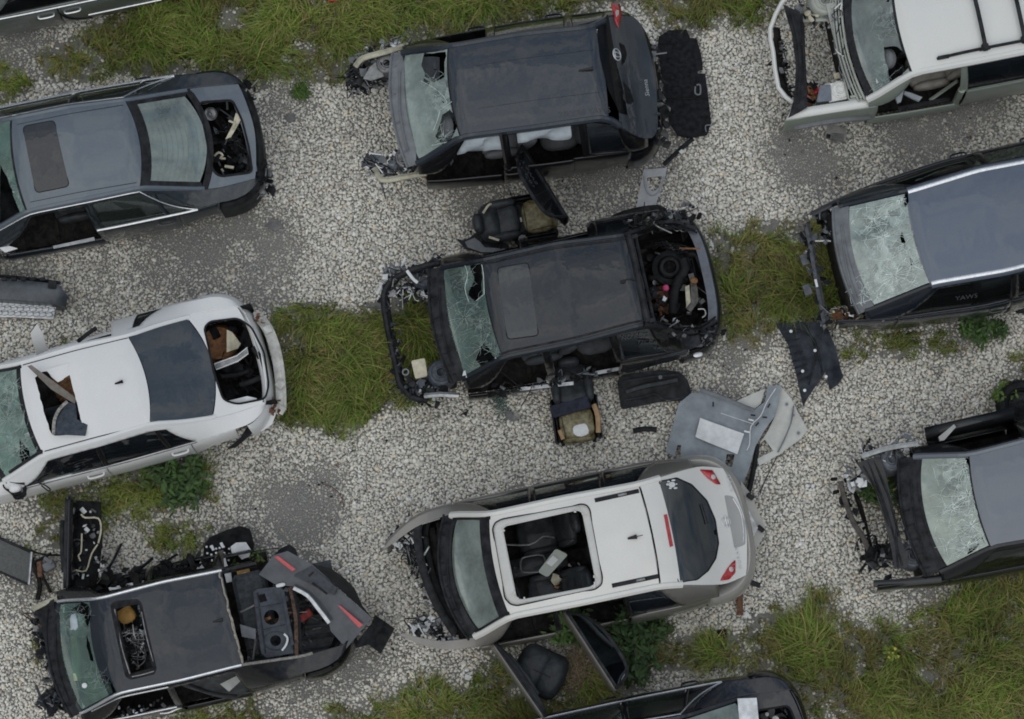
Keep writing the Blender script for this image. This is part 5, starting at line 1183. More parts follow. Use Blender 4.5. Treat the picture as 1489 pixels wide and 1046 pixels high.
# ================================================================ white sedan, left
pG = paint('white_paint', (.73, .73, .715), .0, .35, .6, .14, (.42, .41, .37)); 
c = Car('wrecked_sedan', 'white sedan with a ragged hole cut in its roof and a black rear window', 'car', (45.5, 593.5), (200, 551.5), 1.45, GRP)
c.spec(rail=[(-1.7, .6, .85), (-.62, .72, .98), (0, .59, 1.39), (.7, .60, 1.45), (1.34, .57, 1.40), (1.7, .63, 1.25), (2.1, .66, 1.10), (2.35, .66, 1.04), (3., .6, .98)],
       W=[(-1.8, .78), (-.8, .88), (0, .90), (1, .92), (2, .91), (2.4, .88)], ZB=[(-1.7, .82), (-.5, .90), (1, .94), (2.3, 1.0), (3, .95)],
       crown=[(-.6, .08), (0, .06), (1.4, .06), (2.2, .05), (3, .02)], end=2.84, corner=2.25, arches=[(-1.15, .34), (2.10, .36)], sill=.22)
pxl = mkpx(c)
hr = jag(pxl([(51, 549), (59, 542), (68, 540), (83, 556), (101, 546), (110, 580), (119, 615), (100, 632), (80, 634), (74, 630), (62, 592)]), .006, .06, 4)
c.topdom((0, .07), (1.33, -.10), 'roof', pG, [hr])
for vv in (.55, -.55): c.flatpatch([(.02, vv+.006), (1.34, vv-.012), (1.34, vv-.022), (.02, vv-.006)], 'roof_seam', M['dark'], .003)
mb = MB(); mb.prism([c.top(u, v, .01) for u, v in pxl([(67, 538), (101, 528), (92, 552), (84, 556)])], .006, warp=.04); mb.build('roof_flap', pG, c.root)
mb = MB(); mb.prism(c.pts([(40, 533, 1.56), (46, 531, 1.57), (112, 580, 1.42), (109, 588, 1.40), (74, 566, 1.5)]), .015); mb.build('torn_roof_strip', plain('taupe_strip', (.17, .15, .125), .7, var=.25, sc=9), c.root)
mb = MB(); mb.prism(c.pts([(98, 585, 1.42), (110, 588, 1.42), (112, 610, 1.46), (127, 618, 1.50), (124, 634, 1.50), (80, 633, 1.48), (78, 618, 1.46)]), .02, warp=.06, step=.06); mb.build('hanging_liner', plain('dark_blue_liner', (.05, .06, .075), .9, var=.35, sc=14), c.root)
mb = MB(); mb.tube(c.pts([(98, 584, 1.5), (86, 596, 1.5), (79, 612, 1.5), (78, 632, 1.5)]), .022, n=6); mb.build('torn_edge', plain('foam_edge', (.3, .29, .26), .9, var=.5, sc=30), c.root)
fin(c, *pxl([(173, 557)])[0], M['dark'], .05)
wg = c.wind((-.62, .12), (0, .07), [[(28, 640), (42, 655), (44, 672), (36, 680), (30, 665)]], glassm('white_sedan_windshield', (.3, .42, .36), .55, (.26, .40, .32), [(-.2, .3, 1.2, .5), (-.15, -.3, 1.2, .4)], 12), frit=.06)
c.cracks(wg, [(20, 560, .4, 15), (30, 650, .4, 15), (10, 610, .3, 10)], 7)
rg = c.topdom((1.34, -.10), (2.06, -.17), 'rear_window', paint('tinted_rear_glass', (.025, .032, .042), .2, .2, 1., .6, (.075, .09, .10)), dz=-.003, inset=.012)
hl = rounded(pxl([(297, 477), (305, 468), (345, 463), (365, 475), (384, 512), (391, 560), (386, 580), (345, 588), (325, 582), (312, 545)]), .06)
c.topdom((2.07, -.17), (2.70, -.12), 'rear_deck', pG, [hl], .06)
mb = MB(); qring(mb, [c.top(u, v, .004) for u, v in hl], .014, n=6, sm=1); mb.build('trunk_seal', M['rubber'], c.root)
mb = MB(); mb.box((2.52, 0, .42), (.80, 1.2, .04)); mb.box((2.15, 0, .70), (.04, 1.2, .5)); mb.box((2.52, .62, .70), (.7, .04, .5)); mb.box((2.52, -.62, .7), (.7, .04, .5)); mb.build('trunk_well', M['dark'], c.root)
mb = MB(); mb.lathe([(.23, -.1), (.25, 0), (.2, .06), (.1, .03), (0, .03)], c.l(318, 500, .6), n=22); mb.build('spare_wheel_well', M['copper'], c.root, smooth=60)
mb = MB(); mb.prism(c.pts([(330, 480, .85), (338, 484, .8), (350, 500, .75), (346, 507, .75), (330, 513, .8)]), .02, warp=.05); mb.build('paper_bag', M['cream'], c.root)
mb = MB(); L_ = c.pts([(312, 530, .9), (345, 518, .92), (360, 506, .92), (361, 515, .92), (346, 526, .9), (315, 538, .9)]); mb.prism(L_, .02); mb.build('trunk_bracket', M['steel'], c.root); mb = MB(); mb.tube([p+Vector((0, 0, .03)) for p in L_], .008, n=5, closed=True, sm=1); mb.build('bracket_edge', M['white'], c.root)
mb = MB(); mb.tube(c.pts([(368, 505, .9), (380, 525, .9), (383, 545, .88), (365, 555, .85), (350, 560, .8)]), .035, n=8); mb.tube(c.pts([(322, 548, .7), (345, 545, .7), (362, 540, .7)]), .03, n=8); mb.build('trunk_hose', M['rubber'], c.root)
c.pr([(332, 583), (360, 577), (374, 580), (368, 588), (345, 590)], .95, .03, 'crumpled_lining', M['white'], warp=.03, step=.05)
c.debris('trunk_debris', (2.25, 2.8, -.55, .5, .45, .66), 40, [M['dark'], M['black'], M['dark']], 15, (.06, .2))
c.rear(pG, .93, 'rear_bumper', z0=.16, k1=.93, shelf=.07); 
dirtyw = plain('dirty_white_steel', (.58, .57, .52), .7, .1, var=.35, sc=9, col2=(.66, .65, .6))
mb = MB(); L_ = c.pts([(376, 461, .72), (390, 480, .72), (402, 515, .72), (408, 560, .72), (409, 597, .72)]); mb.tube(L_, .07, n=8, flat=.55); mb.tube([p+Vector((.05, 0, .03)) for p in L_], .022, n=6)
for i, k in enumerate((0, 1, 3, 4)): mb.box(L_[k]+Vector((0, 0, .05)), (.10, .10, .03), (0, 0, .2*k))
mb.build('bumper_reinforcement', dirtyw, c.root)
c.debris('bumper_rust', (c.l(396, 590, .75).x-.05, c.l(396, 590, .75).x+.08, c.l(400, 592, .75).y-.1, c.l(400, 592, .75).y+.15, .76, .80), 10, [M['rust'], dirtyw], 4, (.03, .08)); c.debris('bumper_rust', (L_[0].x-.05, L_[0].x+.05, L_[0].y-.1, L_[0].y+.05, .76, .80), 8, [M['rust'], dirtyw], 5, (.03, .08))
mb = MB(); mb.prism(c.pts([(372, 600, .7), (402, 600, .7), (396, 618, .6), (380, 628, .6), (368, 618, .65)]), .02, warp=.06, step=.06); mb.build('bumper_fragment', pG, c.root)
mb = MB(); mb.prism(c.pts([(365, 612, .75), (378, 610, .75), (370, 628, .6), (345, 650, .4), (330, 655, .35), (350, 635, .6)]), .03, step=.08); mb.build('exposed_wheel_arch', M['black'], c.root)
for sd in (1, -1):
    wins = [(-.42, .02, .62, .62, G_dark), (.68, .68, 1.44, 1.36, G_dark), (1.49, 1.41, 1.80, 1.50, G_dark)]
    c.greenhouse(sd, wins if sd < 0 else wins[2:], pG, G_dark, u0=-1.6 if sd < 0 else 1.15, u1=2.85, t1=.84, mtrim=M['black'], mpil=M['blackgloss'])
    c.railtube(sd, -.60, 2.1, .045, pG, dz=-.03, dv=-.01); c.railtube(sd, -.5, .0, .02, M['black'], 'windscreen_seal', dv=-.06, dz=.008)
    mb = MB(); mb.tube([c.up(-.4+2.2*i/10, .02, sd, .012) for i in range(11)], .012, n=6, sm=1); mb.build('belt_moulding', M['steel'], c.root) if sd < 0 else c.shell(1, -.54, 1.72, pG, 'rocker_panel', ztop=lambda u: .36, arch=False, dv=-.03)
    for a, b, nm in ((-1.75, -.55, 'fender'), (-.54, .64, 'door'), (.65, 1.72, 'door'), (1.73, 2.3, 'quarter_panel')):
      if sd < 0 or nm != 'door': c.shell(sd, a, b, pG, nm, handle=b-.16 if nm == 'door' else None)
c.pan(-.5, 2.2); c.dash((-.6, .12)); c.seat(.45, -.37, M['leather']); c.seat(.45, .37, M['copper']); c.bench(1.1, M['leather'])
mb = MB(); mb.prism(c.pts([(45, 486, 1.15), (54, 471, 1.3), (63, 486, 1.15), (70, 510, .95), (53, 516, .95)]), .02, warp=.05); mb.build('torn_fender_piece', pG, c.root)
mb = MB(); mb.tube(c.pts([(113, 497, .8), (127, 486, .85), (140, 477, .9)]), .03, n=6, flat=.5); mb.build('door_trim', M['black'], c.root)
mb = MB(); mb.blob(c.l(22, 709, .95), (.16, .13, .12)); mb.build('mirror', pG, c.root)
c.wires('mirror_cable', c.pts([(2, 680, 1.), (10, 700, .95), (22, 718, .9), (34, 718, .9), (36, 700, .95)]), 10, [M['black'], M['rubber']], 3, r=(.008, .016), spread=.05)
mb = MB(); mb.prism(c.pts([(0, 672, 1.0), (20, 690, 1.), (36, 700, 1.0), (36, 706, 1.), (15, 702, 1.), (0, 684, 1.)]), .02); mb.tube(c.pts([(55, 702, .96), (66, 706, 1.0), (73, 712, .96), (70, 714, .95), (60, 706, .97)]), .01, n=6); mb.build('pillar_trim', M['black'], c.root)
# ================================================================ black sedan, bottom left
pH = paint('anthracite_paint', (.007, .011, .017), .0, .4, .85, .2, (.032, .040, .050)); pHs = paint('flank_shade_paint', (.005, .005, .006), .0, .2, .8, .15, (.03, .03, .03))  # flank copy darkened as shade, roof tone blued like reflected sky
c = Car('wrecked_sedan', 'anthracite sedan with chrome roof rails, open sunroof and no rear window or trunk lid', 'car', (157, 939), (336, 898), 1.42, GRP)
c.spec(rail=[(-1.4, .6, .85), (-.55, .70, .97), (0, .58, 1.37), (.8, .60, 1.43), (1.51, .58, 1.38), (1.9, .60, 1.12), (2.2, .62, .98), (3., .58, .92)],
       W=[(-1.8, .78), (-.8, .86), (0, .90), (1, .92), (2, .90), (2.4, .85)], ZB=[(-1.7, .80), (-.5, .90), (1, .94), (2.3, .94), (3, .88)],
       crown=[(-.6, .08), (0, .06), (1.5, .05), (3, .02)], end=2.90, corner=2.2, arches=[(2.10, .36)], sill=.2)
pxl = mkpx(c)
so = rounded(pxl([(160, 880), (168, 874), (200, 871), (206, 877), (228, 972), (225, 981), (190, 989), (182, 984)]), .03); si = rounded(pxl([(167, 884), (203, 876), (223, 972), (189, 982)]), .03)
c.topdom((0, .08), (1.51, -.01), 'roof', pH, [si])
mb = MB(); V, Tt = dom(so, [si], .05); mb.add([c.top(u, v, .004) for u, v in V], Tt); qring(mb, [c.top(u, v, -.01) for u, v in si], .016, n=6, sm=1); sf = mb.build('sunroof_frame', M['rubber'], c.root)
mb = MB(); 
for L in ([(167, 886), (177, 940), (189, 980)], [(192, 984), (207, 981), (224, 976)], [(206, 890), (213, 925), (223, 962)]): mb.tube([c.top(u, v, .0) for u, v in pxl(L)], .010, n=5)
mb.build('sunroof_track', M['steel'], sf)
mb = MB(); mb.tube([c.top(u, v, .01) for u, v in jag([c.px(c.top, x, y, (1.5, 0)) for x, y in ((319, 832), (331, 880), (340, 915), (353, 965))], .012, .05, 2)[:-8]], .012, n=5); mb.build('cut_roof_edge', plain('old_sealer', (.30, .27, .22), .8, var=.4, sc=30), c.root)
fin(c, *pxl([(317, 903)])[0], M['blackgloss'], .06)
wg = c.wind((-.55, .12), (0, .08), [[(103, 888), (118, 876), (130, 880), (133, 895), (128, 912), (125, 905), (122, 895), (112, 890)], [(124, 915), (130, 935), (136, 962), (132, 960), (126, 940)], [(152, 980), (160, 990), (169, 1006), (160, 1012), (155, 1000)]],
       glassm('black_sedan_windshield', (.46, .62, .53), .26, (.26, .42, .33), [(-.35, .4, 1.1, .35), (-.2, -.35, 1.25, .3)], 10, amt=.5), frit=.12, fritbase=.03, fmat=pH)
c.cracks(wg, [(112, 890, .25, 10), (140, 985, .25, 10)], 8, r=.0014)
c.cowl((-.55, .12), .12, M['black'], dz=-.015, ribs=5); c.firewall((-.55, .12), .15); c.pan(-.5, 2.0); c.dash((-.5, .12)); c.seat(.5, -.37, M['leather']); c.seat(.5, .37, M['leather'])
mb = MB(); mb.blob(c.l(112, 912, 1.08), (.20, .30, .18), (0, .2, .1), p=2.2, jit=.5, seed=2); mb.build('airbag', M['bag'], c.root, smooth=70)
mb = MB(); mb.blob(c.l(142, 1000, 1.05), (.30, .44, .22), (0, -.2, .3), p=2.2, jit=.35, seed=5); mb.build('airbag', plain('grey_green_bag', (.18, .27, .22), .7, var=.4, sc=9), c.root, smooth=70)
mb = MB(); mb.tube(c.pts([(108, 925, 1.04), (110, 955, 1.05), (113, 990, 1.05)]), .05, n=7, flat=.6); mb.build('dash_tube', plain('pale_green_tube', (.34, .42, .26), .7, var=.25, sc=12), c.root)
mb = MB(); mb.lathe([(.035, 0), (.03, .02), (0, .025)], c.l(123, 997, 1.15), n=12); mb.build('button', M['white'], c.root)
c.debris('cabin_debris', (c.l(190, 890, 1.).x-.1, c.l(190, 890, 1.).x+.25, .1, .45, .7, 1.), 24, [M['bag'], M['white'], M['black'], M['dark']], 31, (.04, .14)); mb = MB(); mb.blob(c.l(184, 895, 1.1), (.22, .20, .08), (0, 0, .2), jit=.3); mb.build('yellow_rag', M['orange'], c.root)
c.wires('cabin_cable', c.pts([(180, 910, 1.1), (195, 920, 1.1), (203, 950, 1.1), (200, 970, 1.1)]), 9, [M['white'], M['steel'], M['black']], 6, spread=.12)
# package shelf, trunk well
mb = MB(); sh = [(368, 862), (374, 857), (407, 853), (414, 860), (427, 950), (388, 957), (380, 950)]
hs = [[(376, 866), (385, 863), (389, 874), (378, 877)], [(395+11*math.cos(a), 898+11*math.sin(a)) for a in [k*math.pi/8 for k in range(16)]], [(401+8*math.cos(a), 932+8*math.sin(a)) for a in [k*math.pi/8 for k in range(16)]]]
mb.prism([c.l(x, y, .98) for x, y in sh], .025, 0, None, .08, [[c.l(x, y, .98) for x, y in h] for h in hs])
for a, b in (((372, 885), (414, 877)), ((381, 917), (420, 908)), ((408, 862), (424, 945)), ((374, 862), (386, 950))): mb.tube([c.l(*a, 1.01), c.l(*b, 1.01)], .010, n=5, sm=1)
mb.tube([c.l(401+17*math.cos(a), 932+13*math.sin(a), 1.01) for a in [k*math.pi/8 for k in range(16)]], .008, n=5, closed=True)
for k in range(8): mb.box(c.l(411+k*1.9, 863+k*10, 1.01), (.045, .09, .012))
sh_ = mb.build('package_shelf', plain('shelf_steel', (.035, .042, .054), .45, .3, var=.4, sc=7), c.root)
mb = MB(); mb.tube(c.pts([(413, 922, 1.04), (418, 928, 1.04), (416, 938, 1.04), (410, 946, 1.03)]), .014, n=6); mb.blob(c.l(408, 851, 1.05), (.12, .05, .04)); mb.build('white_clip', M['white'], c.root)
mb = MB(); mb.tube(c.pts([(422, 854, 1.02), (429, 890, 1.02), (431, 925, 1.02), (431, 955, 1.0)]), .026, n=6, flat=.6); mb.build('rear_crossbar', plain('dark_rust', (.07, .04, .028), .8, .1, var=.6, sc=18, col2=(.15, .09, .06)), c.root); mb = MB(); mb.tube(c.pts([(426, 856, 1.02), (435, 900, 1.02), (438, 945, .99), (448, 950, .98)]), .018, n=6); mb.build('trunk_seal', M['rubber'], c.root)
c.pr([(349, 908), (372, 915), (372, 930), (352, 926)], 1.0, .02, 'seatback_panel', M['grey']); mb = MB(); mb.tube(c.pts([(372, 930, 1.), (368, 960, .95)]), .015, n=5); mb.tube(c.pts([(350, 890, .9), (370, 880, .95)]), .015, n=5); mb.build('seat_strut', M['steel'], c.root)
mb = MB(); mb.box((1.75, 0, .5), (.4, 1.1, .5)); mb.box((2.40, -.05, .42), (.75, 1.1, .05))
for k in range(5): mb.tube([(2.15, -.5+.13*k, .50), (2.7, -.55+.13*k, .50)], .022, n=6)
mb.build('trunk_well', plain('painted_floor', (.04, .045, .05), .6, var=.5, sc=14), c.root)
c.debris('trunk_debris', (2.1, 2.6, -.4, .45, .45, .65), 26, [M['black'], M['steel'], M['dark']], 17, (.05, .16)); mb = MB(); mb.box(c.l(445, 895, .6), (.16, .10, .08), (0, 0, .4)); mb.build('red_part', plain('dull_red', (.22, .02, .015), .6), c.root)
c.rear(pHs, .80, 'rear_bumper', z0=.16, k0=.5)
for sd in (1, -1):
    wins = [(-.38, .02, .60, .58, 'open'), (.68, .66, 1.50, 1.40, 'open')]
    c.greenhouse(sd, wins, pHs, G_side, u0=-.55, u1=2.8 if sd < 0 else 1.55, t1=.86, mtrim=M['black'])
    c.railtube(sd, -.55, 1.51, .022, M['chrome'], 'chrome_roof_strip', dz=.006, dv=.0); c.railtube(sd, -.53, 1.9, .045, pHs, dz=-.045, dv=.0)
    c.shell(sd, 1.5, 2.2, pHs, 'quarter_panel', **({} if sd < 0 else dict(ztop=lambda u: .6, dv=-.06))); c.shell(sd, -.53, 1.5, pHs, 'rocker_panel', ztop=lambda u: .36, arch=False)
c.railtube(-1, 1.52, 2.35, .018, plain('sealer_strip', (.26, .25, .22), .8, var=.4, sc=30), 'gutter_edge', dz=.015)
for k in range(4): pass
mb = MB()
for k in range(4): q = c.l(372+k*20, 965-k*3.2, 1.12-.05*k); mb.box(q+Vector((0, .0, .01)), (.09, .022, .01), (0, 0, 0))
mb.build('trim_clip', M['white'], c.root)
c.shell(-1, -.50, .66, pHs, 'door', label='front door with chrome handle'); mb = MB(); mb.tube(c.pts([(233, 1037, .84), (245, 1036, .86), (257, 1031, .86), (264, 1029, .84)]), .016, n=6); mb.build('handle', M['chrome'], c.root)
mb = MB(); mb.tube([c.up(-.35+.95*i/8, .0, -1, .01) for i in range(9)], .014, n=6); mb.tube([c.up(-.4+1.0*i/8, .93, -1, .02) for i in range(9)], .010, n=6); mb.build('window_chrome', M['chrome'], c.root)
c.debris('window_frame_debris', (-.1, .5, -.86, -.72, .85, .95), 14, [M['steel'], M['steel'], M['black'], M['bag']], 41, (.02, .06))
# rear door leaning open with grey inner shell
mb = MB(); mb.prism(c.pts([(258, 993, 1.05), (300, 983, 1.0), (352, 976, .95), (378, 982, .8), (370, 1000, .5), (340, 1018, .42), (315, 1014, .5), (270, 1000, .9)]), .03, warp=.05, step=.1); rd = mb.build('door', plain('door_shell_grey', (.05, .055, .06), .5, .2, var=.5, sc=9), c.root, smooth=30); rd['label'] = 'stripped rear door shell'
c.pr([(320, 995), (346, 982), (356, 985), (333, 1006)], 1.0, .008, 'door_sticker', M['lgrey'], parent=rd); mb = MB(); mb.tube(c.pts([(262, 990, 1.1), (285, 1000, .9), (310, 1008, .7), (345, 1012, .7)]), .018, n=6); mb.tube(c.pts([(366, 978, 1.05), (380, 980, 1.0), (379, 990, .9), (370, 990, .9)]), .012, n=5); mb.blob(c.l(369, 994, .9), (.08, .06, .05)); mb.build('door_bracket', M['black'], rd)
q = c.l(408, 976, .95)
hq = c.l(408, 973, 1.0); text_surf('chalk_lettering', 'K60PL', .10, lambda a, b: c.up(a, b, -1, .012), hq.x, .55, 0., M['marker'], c.root, sy=4.); text_surf('chalk_lettering', '16MR', .09, lambda a, b: Vector((a, -c.W(a)-.012+.05*(b > .86), b)), hq.x+.1, .78, 0., M['marker'], c.root)
# far side: gap trim and sill, standing door
c.pr([(158, 855), (210, 844), (208, 850), (160, 859)], .55, .02, 'sill_plate', M['alu']); 
c.debris('door_sill_debris', (-.2, 1.1, .78, .92, .35, .55), 30, [M['black'], M['dark'], M['soot'], M['dark']], 51, (.05, .16))
swung_door(c, c.l(98, 858, .9), c.l(101, 722, .9), .30, .95, 1.38, pHs, 1, label='front door standing wide open', trimmat=M['black'], frame=False, handle=False)
mb = MB(); mb.tube(c.pts([(118, 748, .8), (124, 753, .8), (143, 754, .8), (147, 770, .75), (143, 790, .7)]), .012, n=6); mb.tube(c.pts([(119, 776, .8), (118, 802, .7), (114, 808, .7), (117, 816, .7)]), .010, n=6); mb.tube(c.pts([(142, 792, .7), (133, 806, .7), (125, 830, .6), (110, 829, .6)]), .010, n=6); mb.build('door_cable', M['cream'], c.root)
mb = MB(); mb.prism(c.pts([(104, 728, .5), (147, 730, .45), (150, 780, .42), (145, 830, .45), (138, 852, .5), (104, 856, .5)]), .04, step=.15, warp=.05); mb.build('door_inner_shell', M['dark'], c.root)
c.debris('door_mechanism', (c.l(125, 790, .5).x-.2, c.l(125, 790, .5).x+.2, c.l(125, 790, .5).y-.45, c.l(125, 790, .5).y+.4, .52, .62), 34, [M['dark'], M['steel'], M['black'], M['white']], 61, (.02, .09))
# nose
apron(c, [(84, 870, .95), (66, 877, .92), (48, 886, .88)], .035, cream); 
mb = MB(); mb.prism(c.pts([(48, 885, .8), (80, 872, .9), (82, 905, .95), (78, 950, .95), (88, 985, .95), (108, 1030, .9), (96, 1038, .8), (80, 990, .8), (68, 940, .8), (60, 905, .8)]), .05, warp=.04, step=.08); mb.build('cowl_tray', M['black'], c.root)
mb = MB(); mb.tube(c.pts([(62, 905, .75), (66, 940, .75), (74, 980, .75), (84, 1000, .75)]), .025, n=6, flat=1.5); mb.build('firewall_edge', plain('grey_metal', (.2, .21, .23), .5, .5, var=.4), c.root)
q = c.l(78, 1022, .7); c.debris('headlamp_mount', (q.x-.18, q.x+.22, q.y-.12, q.y+.14, .5, .8), 36, [M['black'], M['black'], M['blueplug']], 71, (.04, .15)); q = c.l(56, 895, .7); c.debris('headlamp_mount', (q.x-.06, q.x+.12, q.y-.25, q.y+.06, .45, .75), 22, [M['black'], M['steel'], M['rust']], 72, (.04, .14))
c.rag('torn_bracket', c.pts([(52, 890, .7), (62, 930, .8), (78, 985, .8), (90, 1030, .8)]), 110, [M['black'], M['black'], M['steel'], M['dark'], M['blueplug']], 21, .05); c.rag('shelf_debris', [(1.6+.1*i, -.5+.12*i, .85) for i in range(8)], 50, [M['dark'], M['black'], M['steel'], M['copper']], 22, .12); c.rag('flank_debris', [(.1+.22*i, .78, .75) for i in range(7)], 60, [M['black'], M['dark'], M['dark'], M['soot']], 23, .06)
CH = c
pDc = paint('dirty_bay_paint', (.42, .44, .39), .1, .5, .2, .5, (.16, .15, .13))
# ================================================================ pale green estate, top right
pD = paint('pale_green_white_paint', (.69, .69, .65), .05, .4, .5, .08, (.4, .4, .37)); pDs = paint('sage_shade_paint', (.27, .31, .265), .35, .38, .7, .2)  # sage copy is the pale body colour with flank shade mixed in
c = Car('wrecked_wagon', 'pale sage estate car with black roof racks, stripped front bay and a missing front door', 'car', (1316, 46), (1480, 14), 1.5, GRP, dv=.05)
c.spec(rail=[(-1.7, .55, .85), (-.54, .70, .98), (0, .56, 1.42), (.9, .58, 1.48), (2.4, .57, 1.46), (3.1, .6, 1.05), (3.3, .6, .95)],
       W=[(-1.8, .74), (-.8, .80), (0, .84), (1, .86), (2.6, .86), (3, .8)], ZB=[(-1.7, .80), (-.5, .90), (1, .92), (3, .95)],
       crown=[(-.6, .08), (0, .05), (3, .04)], end=3.4, corner=2.8, arches=[(-1.02, .35), (2.2, .35)], sill=.24)
pxl = mkpx(c)
c.topdom((0, .05), (2.6, -.03), 'roof', pD)
for sd in (1, -1):
    mb = MB(); mb.tube([c.top(.32+2.1*i/14, sd*(.46), [0., .03, .045][min(i, 2)]) for i in range(15)], .020, n=7)
    for u in (.40, .92, 1.9): mb.box(c.top(u, sd*.46, .02), (.14, .045, .04))
    mb.build('roof_rail', M['black'], c.root)
for u in (.92, 1.42):
    mb = MB(); mb.tube([c.top(u, -.44, .075), c.top(u, 0, .085), c.top(u, .44, .075)], .028, n=8, flat=.5); mb.box(c.top(u, -.45, .05), (.09, .10, .07), bev=.02); mb.box(c.top(u, .45, .05), (.09, .10, .07), bev=.02); mb.build('roof_crossbar', M['black'], c.root)
wg = c.wind((-.54, .10), (0, .05), [[(1284, 70), (1299, 66), (1310, 72), (1318, 82), (1326, 95), (1312, 108), (1296, 122), (1290, 100)], [(1286, -4), (1296, -4), (1292, 3), (1288, 3)]],
       glassm('estate_windshield', (.38, .50, .45), .42, (.34, .40, .375), [(-.2, -.35, 1.2, .25), (-.1, .2, 1.35, .3)], 14), frit=.03, fritbase=.08, jagamp=.012)
mb = MB(); mb.prism(c.pts([(1253, -20, 1.14), (1268, -20, 1.16), (1284, 60, 1.16), (1290, 118, 1.12), (1274, 122, 1.10), (1268, 60, 1.12)]), .02); mb.build('airbag', plain('pale_panel', (.50, .50, .46), .8, var=.1), c.root)
c.pr([(1281, 78), (1288, 96), (1291, 120), (1272, 122)], 1.17, .01, 'glass_reflection_panel', M['white']) if False else None
mb = MB(); mb.lathe([(.13, 0), (.12, .05), (.06, .08), (0, .08)], c.l(1292, 86, 1.1), n=20, rot=(0, -.9, 0)); mb.build('airbag_cover', M['grey'], c.root)
c.cracks(wg, [(1285, 120, .2, 12), (1300, 40, .3, 12)], 11, r=.002)
# cowl of ribbed pale metal
mb = MB()
for k, (o_, r_) in enumerate(((.03, .016), (.065, .010), (.10, .014), (.135, .009))):
    mb.tube([c.top(-.54-.10*(1-(v/.7)**2)-o_, v, -.03-.02*k) for v in (-.68, -.4, 0, .4, .68)], r_, n=7)

for (u_, v_, sx_, sy_) in ((-.70, 0, .14, 1.30), (-.66, .35, .1, .4), (-.71, -.45, .12, .35)): mb.box((u_, v_, .86), (sx_, sy_, .06), (0, 0, .02))
for k in range(9): mb.box((-.69+.02*(k % 2), -.6+.15*k, .90), (.10, .03, .03), (0, 0, .3*(k % 3)))
mb.build('cowl_panel', pDc, c.root); mb = MB(); mb.tube([(-.73, v, .91) for v in (-.5, 0, .5)], .022, n=6, flat=.5); mb.build('cowl_channel', M['grey'], c.root)
c.firewall((-.54, .1), .25)
# roof of front frame
mb = MB(); hoop = [(1150, -8, .75), (1137, 4, .75), (1120, 42, .74), (1124, 75, .74), (1132, 128, .74), (1153, 149, .74)]; mb.tube(c.pts(hoop), .030, n=8, sm=2); mb.build('bumper_beam', pD, c.root)
mb = MB(); mb.tube(c.pts([(1128, 40, .55), (1130, 80, .5), (1138, 128, .5), (1150, 142, .55)]), .035, n=6); mb.tube(c.pts([(1131, 42, .45), (1136, 90, .45), (1143, 130, .45)]), .03, n=6); mb.build('lower_crossmember', M['soot'], c.root)
c.pr([(1139, 8), (1150, 13), (1163, 18), (1170, 38), (1171, 84), (1173, 120), (1174, 156), (1162, 164), (1146, 172), (1153, 150), (1156, 130), (1157, 95), (1152, 53), (1143, 22)], .86, .02, 'radiator_cover', M['black'], step=.07, warp=.03)
mb = MB(); mb.tube(c.pts([(1150, 15, .90), (1160, 55, .91), (1164, 100, .91), (1160, 150, .9)]), .018, n=6); mb.tube(c.pts([(1166, 20, .9), (1169, 80, .9), (1171, 130, .9)]), .012, n=6)
for x, y in ((1157, 92), (1162, 108), (1158, 126), (1166, 65)): mb.lathe([(.016, 0), (.016, .015), (0, .015)], c.l(x, y, .9), n=8)
mb.build('cover_rib', M['black'], c.root)
apron(c, [(1133, 33, .75), (1170, 30, .72), (1212, 28, .75)], .03, pDc, 'frame_rail'); apron(c, [(1150, 148, .6), (1180, 150, .6), (1240, 150, .7)], .035, pDc, 'frame_rail')
q = c.l(1200, 0, .85); c.tower(q.x, q.y, .86, .15, pDc); q = c.l(1222, 130, .85); c.tower(q.x, q.y, .84, .10, pD); mb = MB(); mb.box(c.l(1216, 134, .8), (.24, .24, .05)); mb.build('strut_plate', pD, c.root)
c.pr(rounded([(1191, 128), (1206, 126), (1208, 150), (1186, 152)], 2), .72, .12, 'battery_box', plain('slate_box', (.14, .16, .19), .5, var=.2), step=.1); c.debris('engine_bay_debris', (c.l(1184, 140, .7).x-.12, c.l(1184, 140, .7).x+.08, c.l(1184, 140, .7).y-.1, c.l(1184, 140, .7).y+.14, .6, .75), 22, [M['copper'], M['red'], M['black'], M['dark']], 81, (.03, .12))
mb = MB(); mb.box(c.l(1217, 111, .7), (.08, .08, .06)); mb.build('relay_box', M['cream'], c.root)
q = c.l(1190, 22, .6); c.debris('engine_bay_debris', (q.x-.3, q.x+.2, q.y-.08, q.y+.15, .5, .78), 46, [M['steel'], M['black'], M['grey'], M['cream']], 82, (.04, .14)); c.wires('wiring_harness', c.pts([(1172, 15, .7), (1195, 20, .75), (1215, 40, .8), (1222, 90, .85), (1232, 118, .85)]), 12, [M['black'], M['grey']], 83, spread=.05)
for sd in (1, -1):
    wins = [(-.40, .02, .62, .60, 'open'), (.72, .68, 1.62, 1.50, G_dark), (1.70, 1.60, 2.9, 2.5, G_dark)]
    c.greenhouse(sd, wins, pDs, G_dark, u0=-.54, u1=3.1, t1=.90, mtrim=M['black'])
    c.railtube(sd, -.54, 2.6, .05, pD, dz=-.035, dv=-.005)
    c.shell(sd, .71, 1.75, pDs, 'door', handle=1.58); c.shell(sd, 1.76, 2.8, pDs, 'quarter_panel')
c.shell(1, -.5, .7, pDs, 'door'); c.shell(-1, -1.60, -.42, pDs, 'fender', dv=.0); c.shell(-1, -.5, .70, pDs, 'rocker_panel', ztop=lambda u: .38, arch=False, dv=.02)
